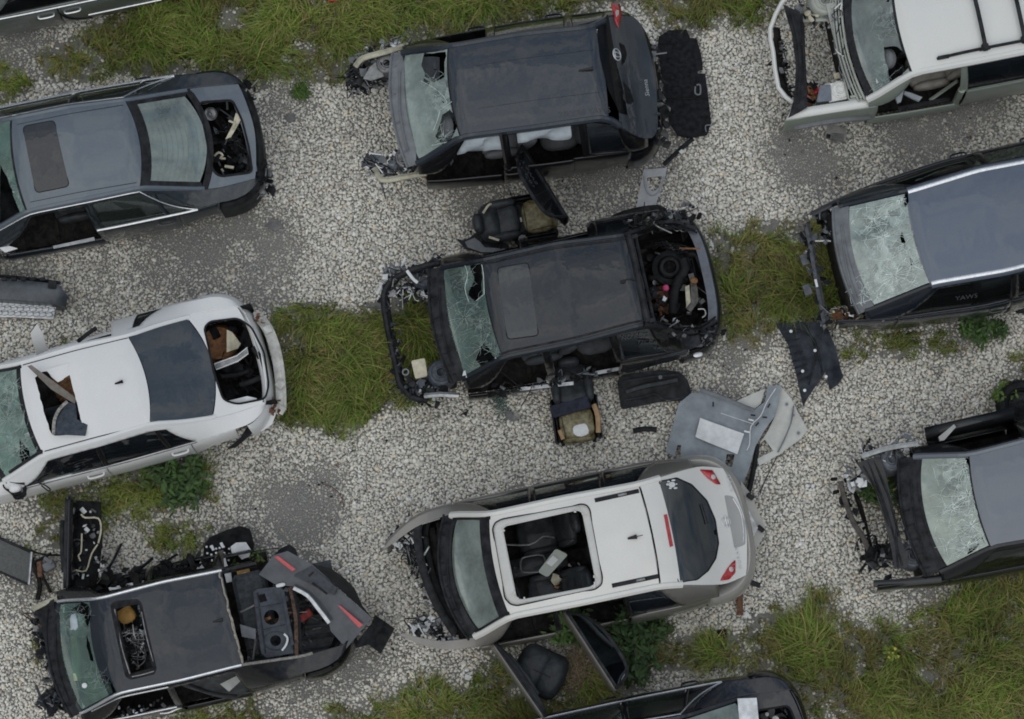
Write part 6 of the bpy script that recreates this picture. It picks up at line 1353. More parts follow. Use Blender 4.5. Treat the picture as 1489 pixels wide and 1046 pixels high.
mb = MB(); mb.grid([[(-1.58+1.1*i/10, -c.W(-1.58+1.1*i/10)+.045, c.ZB(-1.58+1.1*i/10)) for i in range(11)], [(-1.50+1.05*i/10, -c.W(-1.58+1.1*i/10)+.16, c.ZB(-1.58+1.1*i/10)+.01) for i in range(11)]]); mb.build('fender_flange', pD, c.root, solid=.01)
mb = MB(); mb.tube([(-1.45+.95*i/8, -c.W(-1.4+.95*i/8)+.0, .55-.1*math.sin(math.pi*i/8)*-1) for i in range(9)], .05, n=6); mb.build('lower_cladding', M['grey'], c.root)
c.rear(pDs, .85, z0=.16); c.topdom((2.62, -.03), (3.28, -.05), 'tailgate', pD)
c.pan(-.5, 3.0); c.dash((-.52, .1), M['dark']); c.seat(.38, -.33, M['beige'], w=.52, back=.35); c.seat(.38, .36, M['dark']); c.bench(1.2, M['dark'])
mb = MB(); mb.tube([(.67, -.80, .3), (.66, -.80, .6), (.65, -.79, .95)], .05, n=8); mb.tube(c.pts([(1352, 146, .4), (1375, 130, .55), (1392, 118, .8)]), .025, n=6, flat=.6); mb.build('pillar', pDs, c.root)
c.pr([(1305, 156), (1380, 141), (1382, 147), (1306, 161)], .42, .01, 'sill_plate', M['black'])
c.pr([(1299, 140), (1308, 128), (1314, 133), (1309, 150), (1304, 152)], .55, .05, 'white_cloth', M['bag'], warp=.05, step=.05); c.pr([(1315, 134), (1325, 136), (1341, 142), (1336, 148), (1322, 142), (1314, 138)], .55, .05, 'white_cloth', M['bag'], warp=.05, step=.05)
c.rag('torn_bracket', c.pts([(1170, 20, .7), (1190, 12, .7), (1212, 18, .75), (1206, 30, .7)]), 70, [M['black'], M['steel'], M['grey'], M['cream'], M['alu']], 31, .06); c.rag('torn_bracket', c.pts([(1135, 60, .5), (1140, 100, .5), (1148, 140, .5)]), 50, [M['black'], M['dark'], M['steel']], 32, .03); c.rag('cowl_debris', c.pts([(1222, 10, .95), (1224, 60, .95), (1240, 110, .9), (1252, 140, .9)]), 60, [M['grey'], pD, M['black'], M['steel']], 33, .03)
# ================================================================ slate blue hatch, right middle
pE = paint('steel_blue_paint', (.09, .112, .15), .4, .38, .9, .12, (.16, .18, .2)); pEs = paint('steel_blue_shade_paint', (.008, .012, .019), .0, .24, .9, .15, (.035, .035, .035))  # near black copy of the steel blue carries the shade of the sides
c = Car('wrecked_hatchback', 'steel blue hatchback with bright roof strips and a completely crazed windshield', 'car', (1337, 337), (1489, 306), 1.6, GRP, dang=1.2, dv=-.06)
c.spec(rail=[(-1.3, .55, .9), (-.80, .68, 1.06), (0, .60, 1.54), (.9, .66, 1.60), (2.2, .62, 1.56), (2.9, .64, 1.1), (3.1, .6, .95)],
       W=[(-1.4, .66), (-.9, .80), (-.3, .91), (.6, 1.0), (2.4, 1.0), (3, .85)], ZB=[(-1.4, .85), (-.8, .98), (0, 1.02), (1.5, 1.08), (3, 1.1)],
       crown=[(-.8, .09), (0, .05), (3, .05)], end=3.1, corner=2.6, arches=[(-.95, .34), (1.50, .36)], sill=.24)
pxl = mkpx(c)
c.topdom((0, .06), (2.2, -.03), 'roof', pE)
wg = c.wind((-.80, .10), (0, .06), [[(1315, 282), (1321, 274), (1322, 290), (1318, 302), (1315, 295)], [(1312, 330), (1316, 345), (1315, 364), (1311, 352)], [(1322, 372), (1326, 380), (1328, 392), (1323, 388)]],
       glassm('hatch_windshield', (.42, .54, .47), .72, (.38, .46, .41), [(-.3, .3, 1.35, .5), (-.35, -.1, 1.35, .55), (-.4, -.45, 1.3, .45)], 9, wid=.032, amt=.95), frit=.02, fritbase=.12, fmat=M['grey'], jagamp=.02)
c.cracks(wg, [(1308, 290, .40, 20), (1285, 345, .35, 18), (1300, 400, .45, 24), (1278, 430, .35, 18), (1325, 385, .3, 14), (1270, 320, .25, 12)], 9, r=.0042, mat=plain('bright_glass_line', (.62, .70, .65), .35))
c.cowl((-.80, .10), .06, M['grey'], dz=-.01, ribs=2); c.firewall((-.8, .1), .1); c.dash((-.75, .1), M['grey']); c.seat(.35, -.37, M['grey']); c.seat(.35, .37, M['grey']); c.bench(1.2, M['grey']); c.pan(-.7, 2.8)
for sd in (1, -1):
    wins = [(-.42, .08, .98, .98, G_side), (1.08, 1.06, 2.0, 1.95, G_side), (2.08, 2.02, 2.6, 2.2, G_dark)]
    c.greenhouse(sd, wins, pEs, G_side, u0=-.80, u1=2.8, t0=.10, t1=.88, mtrim=M['black'], mpil=M['blackgloss'])
    c.railtube(sd, .0, 2.15, .026, M['chrome'], 'chrome_roof_strip', dz=.004, dv=-.02, flat=.6); c.railtube(sd, -.78, .0, .04, pEs, dz=-.03); c.railtube(sd, 0, 2.3, .045, pE, dz=-.04)
    for a, b, nm in ((-1.15, -.42, 'fender'), (-.41, 1.0, 'door'), (1.01, 1.9, 'door'), (1.91, 2.6, 'quarter_panel')): c.shell(sd, a, b, pEs, nm, handle=b-.16 if nm == 'door' else None)
c.wheel(1.50, -.92, .32, .32, .2); c.rear(pEs, .9, z0=.16); c.topdom((2.22, -.03), (3.0, -.05), 'tailgate', pE)
mb = MB(); L0 = c.pts([(1172, 325, .72), (1178, 350, .68), (1185, 390, .66), (1192, 430, .66), (1200, 470, .66)]); mb.tube(L0, .045, n=6, flat=1.2)
for k, (x, y) in enumerate(((1168, 345), (1170, 378), (1174, 422))): mb.box(c.l(x, y, .62), (.10, .14, .05), (0, 0, .1))
mb.build('radiator_support', plain('support_grey', (.085, .09, .10), .5, .2, var=.4), c.root)
mb = MB(); mb.box(c.l(1187, 412, .74), (.03, .10, .01)); mb.build('sticker', M['white'], c.root)
apron(c, [(1180, 312, .85), (1205, 300, .92), (1230, 290, 1.)], .035, pEs, 'fender_apron'); apron(c, [(1185, 350, .7), (1208, 350, .7), (1222, 352, .7)], .02, M['alu'], 'crossmember')
q = c.l(1210, 330, .7); c.debris('headlamp_mount', (q.x-.15, q.x+.12, q.y-.16, q.y+.16, .5, .85), 34, [M['black'], M['dark'], M['grey'], M['black']], 91, (.04, .14)); q = c.l(1228, 462, .7); c.debris('headlamp_mount', (q.x-.12, q.x+.2, q.y-.12, q.y+.12, .45, .78), 34, [M['cream'], M['white'], M['black'], M['steel'], M['copper']], 92, (.03, .12))
c.wires('wiring_harness', c.pts([(1205, 462, .5), (1225, 455, .6), (1250, 465, .7)]), 12, [M['cream'], M['black'], M['steel']], 93, spread=.1)
mb = MB(); mb.prism(c.pts([(1282, 468, .95), (1312, 440, 1.02), (1322, 442, 1.02), (1312, 456, .98), (1290, 466, .95)]), .01); mb.build('fender_gap_panel', M['lgrey'], c.root); mb = MB(); mb.blob(c.l(1330, 457, .95), (.09, .14, .08)); mb.build('mirror_bracket', M['alu'], c.root)
text_surf('chalk_lettering', 'YAWS', .10, lambda a, b: c.up(a, b, -1, .004), .42, .5, 0.0, M['marker'], c.root, sy=1.9)
c.rag('torn_bracket', c.pts([(1172, 325, .7), (1185, 390, .66), (1200, 470, .66)]), 70, [M['black'], M['dark'], M['steel'], M['blueplug']], 34, .04); c.rag('torn_bracket', c.pts([(1195, 310, .8), (1212, 330, .75), (1222, 350, .7)]), 50, [M['black'], M['steel'], M['grey']], 35, .06); c.rag('torn_bracket', c.pts([(1205, 462, .5), (1235, 465, .7), (1262, 462, .8)]), 70, [M['cream'], M['alu'], M['black'], M['copper']], 36, .06)
# ================================================================ grey car, right bottom
pK = paint('mid_grey_paint', (.15, .165, .185), .35, .4, .8, .2, (.22, .23, .24)); pKs = paint('mid_grey_shade_paint', (.007, .008, .009), .0, .28, .8, .18, (.035, .035, .035))  # side shade painted as a much darker copy of the mid grey
c = Car('wrecked_sedan', 'mid grey sedan with a pale crazed windshield and plants growing in its empty engine bay', 'car', (1427, 728), (1489, 715), 1.42, GRP)
c.spec(rail=[(-1.6, .55, .8), (-.62, .73, .97), (0, .57, 1.37), (.7, .60, 1.43), (1.5, .57, 1.38), (2.2, .64, 1.02), (3, .6, .93)],
       W=[(-1.8, .74), (-1.2, .80), (-.6, .88), (0, .91), (1, .92), (2, .91), (2.4, .88)], ZB=[(-1.7, .78), (-.5, .90), (1, .93), (2.3, .96), (3, .9)],
       crown=[(-.6, .08), (0, .06), (1.4, .06), (3, .02)], end=2.95, corner=2.3, arches=[(-1.0, .34), (2.1, .35)], sill=.2)
pxl = mkpx(c)
c.topdom((0, .06), (1.5, -.10), 'roof', pK); c.topdom((1.505, -.10), (2.15, -.17), 'rear_window', G_dark, dz=-.003, inset=.03); c.topdom((2.16, -.17), (2.85, -.10), 'trunk_lid', pK); c.rear(pKs, .88, z0=.16)
wg = c.wind((-.62, .12), (0, .06), [[(1403, 664), (1409, 668), (1410, 682), (1405, 676)], [(1400, 805), (1412, 796), (1424, 790), (1420, 798), (1408, 806)], [(1427, 778), (1431, 790), (1426, 784)]],
       glassm('grey_car_windshield', (.42, .52, .45), .78, (.36, .42, .35), [(-.15, .45, 1.25, .35), (-.12, .1, 1.3, .35), (-.15, -.25, 1.3, .4), (-.2, -.5, 1.2, .3)], 10, wid=.03, amt=.85), frit=.02, fritbase=.10, jagamp=.012)
c.cracks(wg, [(1402, 680, .36, 20), (1408, 720, .34, 18), (1412, 765, .40, 22), (1405, 795, .3, 18), (1385, 740, .25, 12)], 10, r=.0042, mat=plain('bright_glass_line_b', (.62, .70, .65), .35))
c.cowl((-.62, .12), .16, M['black'], dz=-.012, ribs=8); c.firewall((-.62, .12), .2); c.dash((-.6, .12), M['grey']); c.seat(.45, -.37, M['leather']); c.seat(.45, .37, M['leather']); c.bench(1.15, M['leather']); c.pan(-.5, 2.6)
for sd in (1, -1):
    wins = [(-.40, .02, .70, .68, 'open' if sd > 0 else G_side), (.80, .77, 1.55, 1.45, G_dark)]
    c.greenhouse(sd, wins, pKs, G_side, u0=-.6, u1=2.85, t1=.86, mtrim=M['black']); c.railtube(sd, -.6, 2.1, .045, pK if sd > 0 else pKs, dz=-.03)
    c.shell(sd, .76, 1.75, pKs, 'door', handle=1.6); c.shell(sd, 1.76, 2.3, pKs, 'quarter_panel')
c.shell(-1, -.50, .75, pKs, 'door', handle=.6); c.shell(-1, -1.38, -.51, pKs, 'fender')
mb = MB(); mb.tube([(-1.40, -c.W(-1.4)+.09, .72), (-1.1, -c.W(-1.1)+.07, .80), (-.6, -c.W(-.6)+.07, .90)], .05, n=8, flat=.7); mb.build('fender_flange', pKs, c.root)
c.shell(1, -.5, .75, pKs, 'rocker_panel', ztop=lambda u: .36, arch=False)
mb = MB(); L1 = c.pts([(1346, 628, .92), (1400, 617, .94), (1474, 601, .95)]); L2 = c.pts([(1344, 620, .93), (1400, 610, .95), (1472, 594, .96)]); mb.tube(L1, .016, n=6); dr = MB(); dr.grid([c.pts([(1344, 622, .95), (1474, 592, .97)]), c.pts([(1346, 636, .95), (1474, 606, .97)]), c.pts([(1348, 646, .4), (1474, 618, .4)])]); dd = dr.build('door', pKs, c.root, solid=.04); dd['label'] = 'far front door slightly open'; mb.build('chrome_trim', M['alu'], dd)
mb = MB(); mb.prism(c.pts([(1364, 636, 1.0), (1386, 618, 1.05), (1389, 622, 1.05), (1372, 641, 1.0), (1366, 642, 1.0)]), .06); mb.build('mirror', M['lgrey'], c.root)
mb = MB(); L0 = [(1222, 700, .5), (1228, 725, .5), (1240, 758, .5), (1255, 782, .5), (1268, 812, .5)]; mb.tube(c.pts(L0), .035, n=7, flat=1.3); mb.build('bumper_beam', plain('brown_plastic', (.085, .075, .065), .7, var=.3), c.root)
mb = MB(); mb.tube(c.pts([(1232, 700, .4), (1250, 730, .35), (1262, 775, .35), (1268, 805, .4)]), .02, n=6); mb.tube(c.pts([(1240, 712, .35), (1256, 760, .3)]), .015, n=6); mb.build('lower_crossmember', M['rust'] if False else M['soot'], c.root)
c.pr([(1245, 674), (1262, 668), (1278, 664), (1288, 690), (1296, 730), (1308, 780), (1322, 815), (1318, 826), (1300, 828), (1296, 800), (1286, 760), (1272, 712), (1256, 690)], .84, .025, 'radiator_cover', M['blackgloss'], step=.06, warp=.04)
mb = MB()
for L in ([(1262, 672), (1282, 720), (1300, 780), (1312, 822)], [(1270, 670), (1290, 715), (1308, 780)], [(1255, 678), (1276, 715), (1292, 765)], [(1304, 770), (1304, 800), (1306, 825)]): mb.tube(c.pts([(x, y, .88) for x, y in L]), .011, n=5)
mb.build('cover_rib', M['black'], c.root)
apron(c, [(1253, 664, .85), (1290, 652, .9), (1335, 645, .95)], .035, plain('pale_edge', (.36, .37, .36), .6, var=.25), 'fender_apron')
q = c.l(1297, 668, .8); c.tower(q.x, q.y, .82, .13, plain('grey_tower', (.12, .13, .15), .5, .3)); q = c.l(1328, 808, .8); c.tower(q.x, q.y, .82, .12, plain('grey_tower_b', (.12, .13, .15), .5, .3))
q = c.l(1244, 697, .6); c.debris('headlamp_mount', (q.x-.1, q.x+.14, q.y-.08, q.y+.10, .45, .65), 22, [M['alu'], M['black'], M['grey'], M['white']], 101, (.03, .12)); q = c.l(1278, 812, .55); c.debris('headlamp_mount', (q.x-.15, q.x+.25, q.y-.1, q.y+.10, .4, .7), 30, [M['black'], M['dark'], M['steel']], 102, (.04, .14))
c.wires('wiring_harness', c.pts([(1252, 660, .2), (1262, 642, .15), (1270, 632, .1)]), 3, [M['black']], 104, spread=.02); c.wires('wiring_harness', c.pts([(1262, 790, .4), (1280, 800, .5), (1290, 790, .5)]), 10, [M['black'], M['dark']], 103, spread=.08)
c.rag('torn_bracket', c.pts([(1222, 700, .5), (1236, 740, .45), (1262, 800, .45), (1290, 820, .6)]), 55, [M['black'], M['dark'], M['soot'], M['steel']], 37, .06); c.rag('torn_bracket', c.pts([(1250, 668, .8), (1290, 655, .85), (1325, 650, .9)]), 50, [M['grey'], M['black'], M['alu']], 38, .04); c.rag('torn_bracket', c.pts([(1318, 670, .85), (1310, 720, .85), (1328, 790, .85)]), 60, [M['black'], M['dark'], M['grey']], 39, .03)
# ================================================================ black sedan cut by the bottom edge
pJ = paint('black_navy_paint', (.005, .006, .010), .0, .2, 1., .10, (.03, .03, .035))
c = Car('wrecked_sedan', 'glossy black sedan at the bottom edge with green side glass and an opened trunk', 'car', (838, 1145), (1008, 1110), 1.42, GRP)
c.spec(rail=[(-1.7, .6, .85), (-.62, .72, .97), (0, .60, 1.37), (.7, .60, 1.42), (1.42, .57, 1.37), (2.12, .65, 1.03), (2.35, .66, .97), (3., .6, .93)],
       W=[(-1.8, .80), (-.8, .91), (0, .93), (1, .94), (2, .93), (2.4, .89)], ZB=[(-1.7, .80), (-.5, .88), (1, .92), (2.3, .95), (3, .90)],
       crown=[(-.6, .08), (0, .06), (1.4, .06), (2.2, .05), (3, .02)], end=2.93, corner=2.35, arches=[(-1.15, .34), (2.12, .35)], sill=.2)
pxl = mkpx(c)
c.topdom((0, .06), (1.40, -.10), 'roof', pJ); c.topdom((1.41, -.10), (2.10, -.17), 'rear_window', glassm('pale_rear_glass', (.42, .50, .46), .62, (.22, .28, .25)), dz=-.003, inset=.05)
hl = rounded([(2.33, .46), (2.74, .44), (2.82, 0), (2.74, -.44), (2.33, -.46), (2.40, 0)], .06)
c.topdom((2.11, -.17), (2.78, -.10), 'rear_deck', pJ, [hl], .06); mb = MB(); mb.box((2.5, 0, .42), (.75, 1.1, .04)); mb.box((2.2, 0, .66), (.04, 1.1, .45)); mb.build('trunk_well', M['dark'], c.root)
c.debris('trunk_debris', (2.3, 2.75, -.4, .42, .45, .75), 50, [M['dark'], M['grey'], M['white'], M['black']], 111, (.04, .13)); mb = MB(); qring(mb, [c.top(u, v, .004) for u, v in hl], .014, n=6, sm=1); mb.build('trunk_seal', M['rubber'], c.root)
mb = MB(); mb.prism(c.pts([(1072, 1016, 1.05), (1100, 1015, 1.05), (1104, 1060, 1.05), (1076, 1062, 1.05)]), .03); mb.build('silver_panel', M['alu'], c.root); c.rear(pJ, .88, z0=.16)
for sd in (1, -1):
    wins = [(-.42, .02, .74, .70, G_green), (.83, .79, 1.55, 1.45, G_green), (1.60, 1.50, 1.95, 1.58, G_dark)]
    c.greenhouse(sd, wins, pJ, G_green, u0=-1.6, u1=2.88, t1=.86); c.railtube(sd, -.60, 2.15, .045, pJ, dz=-.03, dv=-.01)
    mb = MB(); mb.tube([c.up(-.4+2.4*i/24, (.97 if i < 18 else .97-.92*(i-18)/6), sd, .012) for i in range(25)], .011, n=6, sm=1); mb.tube([c.up(-.4+2.4*i/10, .03, sd, .012) for i in range(11)], .013, n=6, sm=1); mb.build('chrome_trim', M['chrome'], c.root)
    for a, b, nm in ((-1.75, -.52, 'fender'), (-.51, .78, 'door'), (.79, 1.78, 'door'), (1.787, 2.35, 'quarter_panel')): c.shell(sd, a, b, pJ, nm, handle=b-.16 if nm == 'door' else None)
c.wind((-.62, .12), (0, .06), [], G_green); c.pan(-.5, 2.2); c.dash((-.6, .12)); c.seat(.45, -.37, M['leather']); c.seat(.45, .37, M['leather']); c.bench(1.15, M['leather'])
# ================================================================ grey green car cut by the top edge
pA = paint('grey_green_paint', (.15, .17, .165), .4, .34, .9, .2)
c = Car('wrecked_sedan', 'grey green sedan at the top left edge with a bright sill strip', 'car', (2, -94), (170, -129), 1.42, GRP)
c.spec(rail=[(-1.7, .6, .85), (-.62, .72, .97), (0, .60, 1.37), (.7, .60, 1.42), (1.42, .57, 1.37), (2.12, .65, 1.03), (2.35, .66, .97), (3., .6, .93)],
       W=[(-1.8, .80), (-.8, .91), (0, .93), (1, .94), (2, .92), (2.4, .88)], ZB=[(-1.7, .80), (-.5, .88), (1, .92), (2.3, .95), (3, .90)],
       crown=[(-.6, .08), (0, .06), (1.4, .06), (2.2, .05), (3, .02)], end=2.96, corner=2.3, arches=[(-1.15, .34), (2.12, .35)], sill=.2)
c.topdom((0, .06), (1.40, -.10), 'roof', pA); c.topdom((1.41, -.10), (2.10, -.17), 'rear_window', G_dark, dz=-.003, inset=.02); c.topdom((2.11, -.17), (2.80, -.10), 'trunk_lid', pA); c.rear(pA, .88, z0=.16); c.wind((-.62, .12), (0, .06), [], G_green)
c.hmat = M['chrome']
for sd in (1, -1):
    c.greenhouse(sd, [(-.42, .02, .74, .70, G_side), (.83, .79, 1.62, 1.52, G_side)], pA, G_side, u0=-1.6, u1=2.85, t1=.86); c.railtube(sd, -.60, 2.15, .045, pA, dz=-.03)
    mb = MB(); mb.tube([c.up(-.4+2.3*i/10, .0, sd, .014) for i in range(11)], .014, n=6, sm=1); mb.build('chrome_trim', M['chrome'], c.root)
    for a, b, nm in ((-1.75, -.52, 'fender'), (-.51, .44, 'door'), (.455, 1.74, 'door'), (1.75, 2.3, 'quarter_panel')): c.shell(sd, a, b, pA, nm, handle=(.28 if a < 0 else .62) if nm == 'door' else None)
    mb = MB(); mb.tube([(.78+.95*i/6, sd*(c.W(1)+.012), .50) for i in range(7)], .014, n=6, sm=1); mb.build('sill_strip', M['chrome'], c.root)
mb = MB(); mb.tube([(.45, -.95, .85), (.50, -.955, .6), (.62, -.95, .42), (.80, -.93, .3)], .012, n=6); mb.build('door_seal', M['rubber'], c.root)
c.wheel(2.12, -.82, .32, .32, .2); c.pan(-.5, 2.6)
# ================================================================ loose parts lying about
def loose(name, label, cat, px, py, ang=0, group=None): return Frame(name, label, cat, px, py, ang, 0, group)
mat_tray = plain('felt_black', (.013, .013, .015), .95, var=.35, sc=16, bump=.5)
f = loose('cargo_cover', 'black folding cargo floor cover lying behind the minivan', 'cargo cover', 993, 120, 6)
f.pr([(958, 54), (972, 45), (998, 44), (1003, 56), (1013, 57), (1020, 84), (1022, 102), (1014, 104), (1014, 108), (1025, 108), (1029, 135), (1034, 180), (1028, 197), (1000, 202), (985, 198), (973, 180), (966, 140), (956, 70)], .10, .03, 'cover_board', mat_tray, step=.08, warp=.02)
mb = MB(); f.tb([(957, 63, .145), (985, 63, .15), (1012, 57, .145)], .005, mb=mb); f.tb([(965, 142, .145), (995, 144, .15), (1031, 143, .145)], .006, mb=mb); mb.build('fold_seam', M['rubber'], f.root)
mb = MB(); f.tb([(1011, 126, .15), (1011, 136, .155), (1018, 137, .155), (1018, 124, .155), (1013, 124, .15)], .012, mb=mb); f.tb([(1027, 192, .14), (1026, 183, .15), (1036, 182, .14)], .008, mb=mb); mb.build('cover_handle', M['grey'], f.root)
f = loose('trim_strip', 'crooked black trim strip beside the cargo floor cover', 'trim', 990, 220); mb = MB(); f.tb([(965, 240, .04), (978, 228, .06), (992, 215, .05), (1008, 202, .05)], .03, mb=mb, flat=.4); f.tb([(975, 232, .08), (985, 220, .09), (1000, 212, .06)], .012, mb=mb); mb.build('strip', M['black'], f.root); mb = MB(); mb.box(f.l(991, 221, .09), (.05, .05, .02), (0, 0, .7)); mb.build('clip', M['white'], f.root)
f = loose('pillar_trim', 'grey plastic trim wedge with a triangular opening, above the central suv', 'trim', 945, 278, -15)
f.pr([(936, 247), (970, 245), (966, 262), (950, 308), (924, 309), (931, 270)], .05, .03, 'trim_panel', plain('mid_grey_trim', (.38, .39, .40), .55, var=.12), [rounded([(940, 259), (963, 257), (958, 274), (950, 280), (944, 276)], 3)], step=.06, warp=.02)
mb = MB(); f.tb([(937, 256, .09), (940, 276, .095), (948, 284, .09), (958, 278, .09), (966, 257, .09)], .010, mb=mb); mb.build('raised_rim', plain('mid_grey_trim_b', (.34, .35, .36), .55, var=.12), f.root)
# seats
def carseat(label, px, py, ang, cushion, extra=0, leather=None):
    f = loose('car_seat', label, 'car seat', px, py, ang, 'car seats pulled out onto the gravel'); L = leather or M['leather']
    mb = MB(); mb.blob((-.34, 0, .26), (.30, .50, .34), (0, -.5, 0), p=2.8); mb.blob((-.16, 0, .30), (.40, .46, .16), (0, -.25, 0), p=3.)
    for k in (-1, 1): mb.blob((-.20, k*.21, .34), (.44, .12, .20), (0, -.2, 0), p=2.6)
    mb.blob((-.50, 0, .40), (.13, .27, .18), (0, -.4, 0)); mb.build('backrest', L, f.root, smooth=70)
    mb = MB(); mb.box((.22, 0, .10), (.52, .52, .16), bev=.05); mb.box((.02, 0, .22), (.20, .44, .12), bev=.04)
    for k in (-1, 1): mb.box((.20, k*.27, .18), (.56, .06, .20), bev=.02); mb.tube([(-.1, k*.2, .04), (.5, k*.2, .04)], .025, n=6)
    mb.build('seat_frame', M['black'], f.root)
    mb = MB(); mb.blob((.27, 0, .25), (.42, .44, .20), p=3.6, jit=.05); mb.blob((.45, 0, .23), (.12, .42, .18), p=2.8)
    mb.build('seat_cushion', cushion, f.root, smooth=70)
    mb = MB(); mb.tube([(.10, y, .352) for y in (-.2, 0, .2)], .005, n=5); mb.tube([(.16, -.19, .352), (.30, -.18, .355), (.44, -.17, .33)], .005, n=5); mb.build('piping', M['black'], f.root)
    return f
f = carseat('torn car seat with an olive cushion on the gravel between minivan and suv', 752, 325, 10, M['tanseat']); mb = MB(); mb.box((.02, -.02, .30), (.07, .06, .006)); mb.build('label_tag', M['white'], f.root)
mb = MB(); mb.tube([(-.42, .12, .42), (-.34, .20, .44), (-.30, .22, .42)], .016, n=6); mb.tube([(-.40, -.20, .44), (-.28, -.26, .42)], .016, n=6); mb.build('yellow_piping', M['cream'], f.root)
f = carseat('torn car seat with exposed tan foam below the sill of the central suv', 834, 590, -82, M['tanseat']); mb = MB(); mb.tube([(.06, .24, .30), (.2, .27, .30), (.42, .25, .28)], .035, n=7); fm_ = plain('tan_foam', (.42, .27, .15), .9, var=.2); mb.build('foam', fm_, f.root); mb = MB(); mb.tube([(.32, -.23, .30), (.44, -.20, .28)], .03, n=7); mb.build('foam', fm_, f.root); mb = MB(); mb.blob((.36, .03, .345), (.16, .20, .03), jit=.3); mb.build('torn_patch', M['white'], f.root); mb = MB(); mb.box((.06, -.06, .37), (.16, .50, .05), (.1, 0, .12)); mb.build('tray', plain('navy_tray', (.016, .02, .035), .5), f.root)
f = loose('car_seat', 'dark leather seat on the ground between the silver crossover doors', 'car seat', 790, 980, -25, 'car seats pulled out onto the gravel'); mb = MB(); mb.blob((-.02, 0, .26), (.60, .60, .42), p=3., jit=.05); mb.blob((-.17, .0, .36), (.40, .6, .28), p=2.8); mb.blob((.1, 0, .33), (.36, .6, .34), p=3.); mb.build('backrest', M['leather'], f.root, smooth=70)
mb = MB(); mb.tube([(.0, y, .475+.0*y) for y in (-.2, 0, .2)], .006, n=5); mb.tube([(-.15, -.02, .5), (.1, -.02, .5)], .005, n=5); mb.build('piping', M['black'], f.root)
# trim panels by the suv
f = loose('door_card', 'black inner door card lying below the rear wheel of the central suv', 'door panel', 950, 566, 8)
f.pr(rounded([(897, 556), (904, 546), (960, 539), (988, 541), (1000, 553), (1008, 582), (960, 585), (903, 596)], 5), .12, .05, 'card', M['black'], step=.07, warp=.03)
mb = MB(); f.tb([(910, 570, .19), (935, 562, .21), (962, 557, .21), (985, 552, .19)], .03, mb=mb, flat=.6); f.tb([(905, 555, .19), (950, 548, .2), (985, 545, .19)], .014, mb=mb); f.tb([(906, 582, .19), (935, 578, .20), (952, 573, .2), (968, 582, .19), (995, 578, .18)], .012, mb=mb); mb.build('armrest', M['leather'], f.root)
mb = MB(); mb.lathe([(.025, 0), (.025, .02), (0, .02)], f.l(960, 549, .20), n=10); mb.build('speaker_button', M['grey'], f.root); mb = MB(); mb.box(f.l(973, 582, .19), (.09, .015, .01)); mb.build('silver_clip', M['alu'], f.root)
f = loose('trim_panel', 'small black and grey trim panel beside the upper front of the central suv', 'trim', 705, 352, -15); f.pr([(664, 348), (672, 350), (682, 347), (692, 339), (704, 344), (728, 352), (740, 358), (738, 368), (700, 368), (676, 362)], .10, .04, 'panel', M['black'], step=.06, warp=.03); f.pr([(676, 352), (690, 346), (698, 352), (705, 360), (735, 362), (733, 367), (700, 367), (680, 360)], .15, .006, 'panel_insert', M['grey'], step=.06, warp=.0)
mb = MB()
for k in range(7): mb.box(f.l(702+k*4.5, 350+k*1.5, .16), (.012, .07, .015))
mb.build('vent_slat', M['dark'], f.root)
f = loose('crumpled_scrap', 'crumpled grey foil scrap below the front of the central suv', 'scrap', 738, 606); f.pr([(726, 610), (731, 600), (740, 597), (746, 604), (757, 607), (750, 612), (742, 614), (733, 620)], .03, .02, 'foil', M['steel'], step=.04, warp=.16); 
f = loose('plastic_shard', 'black curved plastic shard on open gravel between the foam seat and roof lining', 'scrap', 938, 625); f.tb([(921, 627, .03), (938, 624, .05), (955, 625, .03)], .035, 'shard', M['black'], flat=.4)
f = loose('plastic_shard', 'small black splinter on the gravel beside the foil scrap', 'scrap', 676, 601); f.pr([(668, 604), (682, 596), (678, 606), (674, 603)], .02, .02, 'splinter', M['black'])
f = loose('rubber_lump', 'round black rubber lump on gravel right of the weeds', 'scrap', 1048, 923); mb = MB(); mb.blob((0, 0, .05), (.14, .13, .10), jit=.5); mb.build('lump', M['rubber'], f.root)
f = loose('torn_label', 'white torn label beside the rusty bracket', 'scrap', 1084, 893); f.pr([(1079, 896), (1083, 886), (1089, 893), (1086, 899)], .02, .006, 'paper', M['white'], warp=.03, step=.04)
f = loose('torn_label', 'small white paper scrap near the bottom grass left of the open front door', 'scrap', 681, 984); f.pr([(676, 988), (676, 980), (682, 982), (687, 976), (688, 984), (682, 990)], .03, .008, 'paper', M['white'], warp=.04, step=.04)
f = loose('bumper_clip', 'black broken bracket sticking out past the crossover tail', 'bracket', 1096, 846); f.tb([(1078, 838, .3), (1090, 846, .28), (1105, 852, .25)], .035, 'bracket', M['black'], flat=.5)
f = loose('white_clip', 'thin white clip on gravel behind the central suv', 'scrap', 1053, 490)
mb = MB(); mb.box((0, 0, .03), (.03, .11, .02), (0, 0, -.1)); mb.build('clip', M['white'], f.root)
f = loose('white_clip', 'thin white clip above the tail of the central suv', 'scrap', 1034, 354)
mb = MB(); mb.box((0, 0, .03), (.03, .12, .02), (0, 0, .4)); mb.build('clip', M['white'], f.root)
f = loose('pale_stick', 'pale weathered stick behind the central suv lamp', 'stick', 1046, 494); f.tb([(1040, 497, .03), (1052, 492, .03)], .01, 'stick', M['cream'])
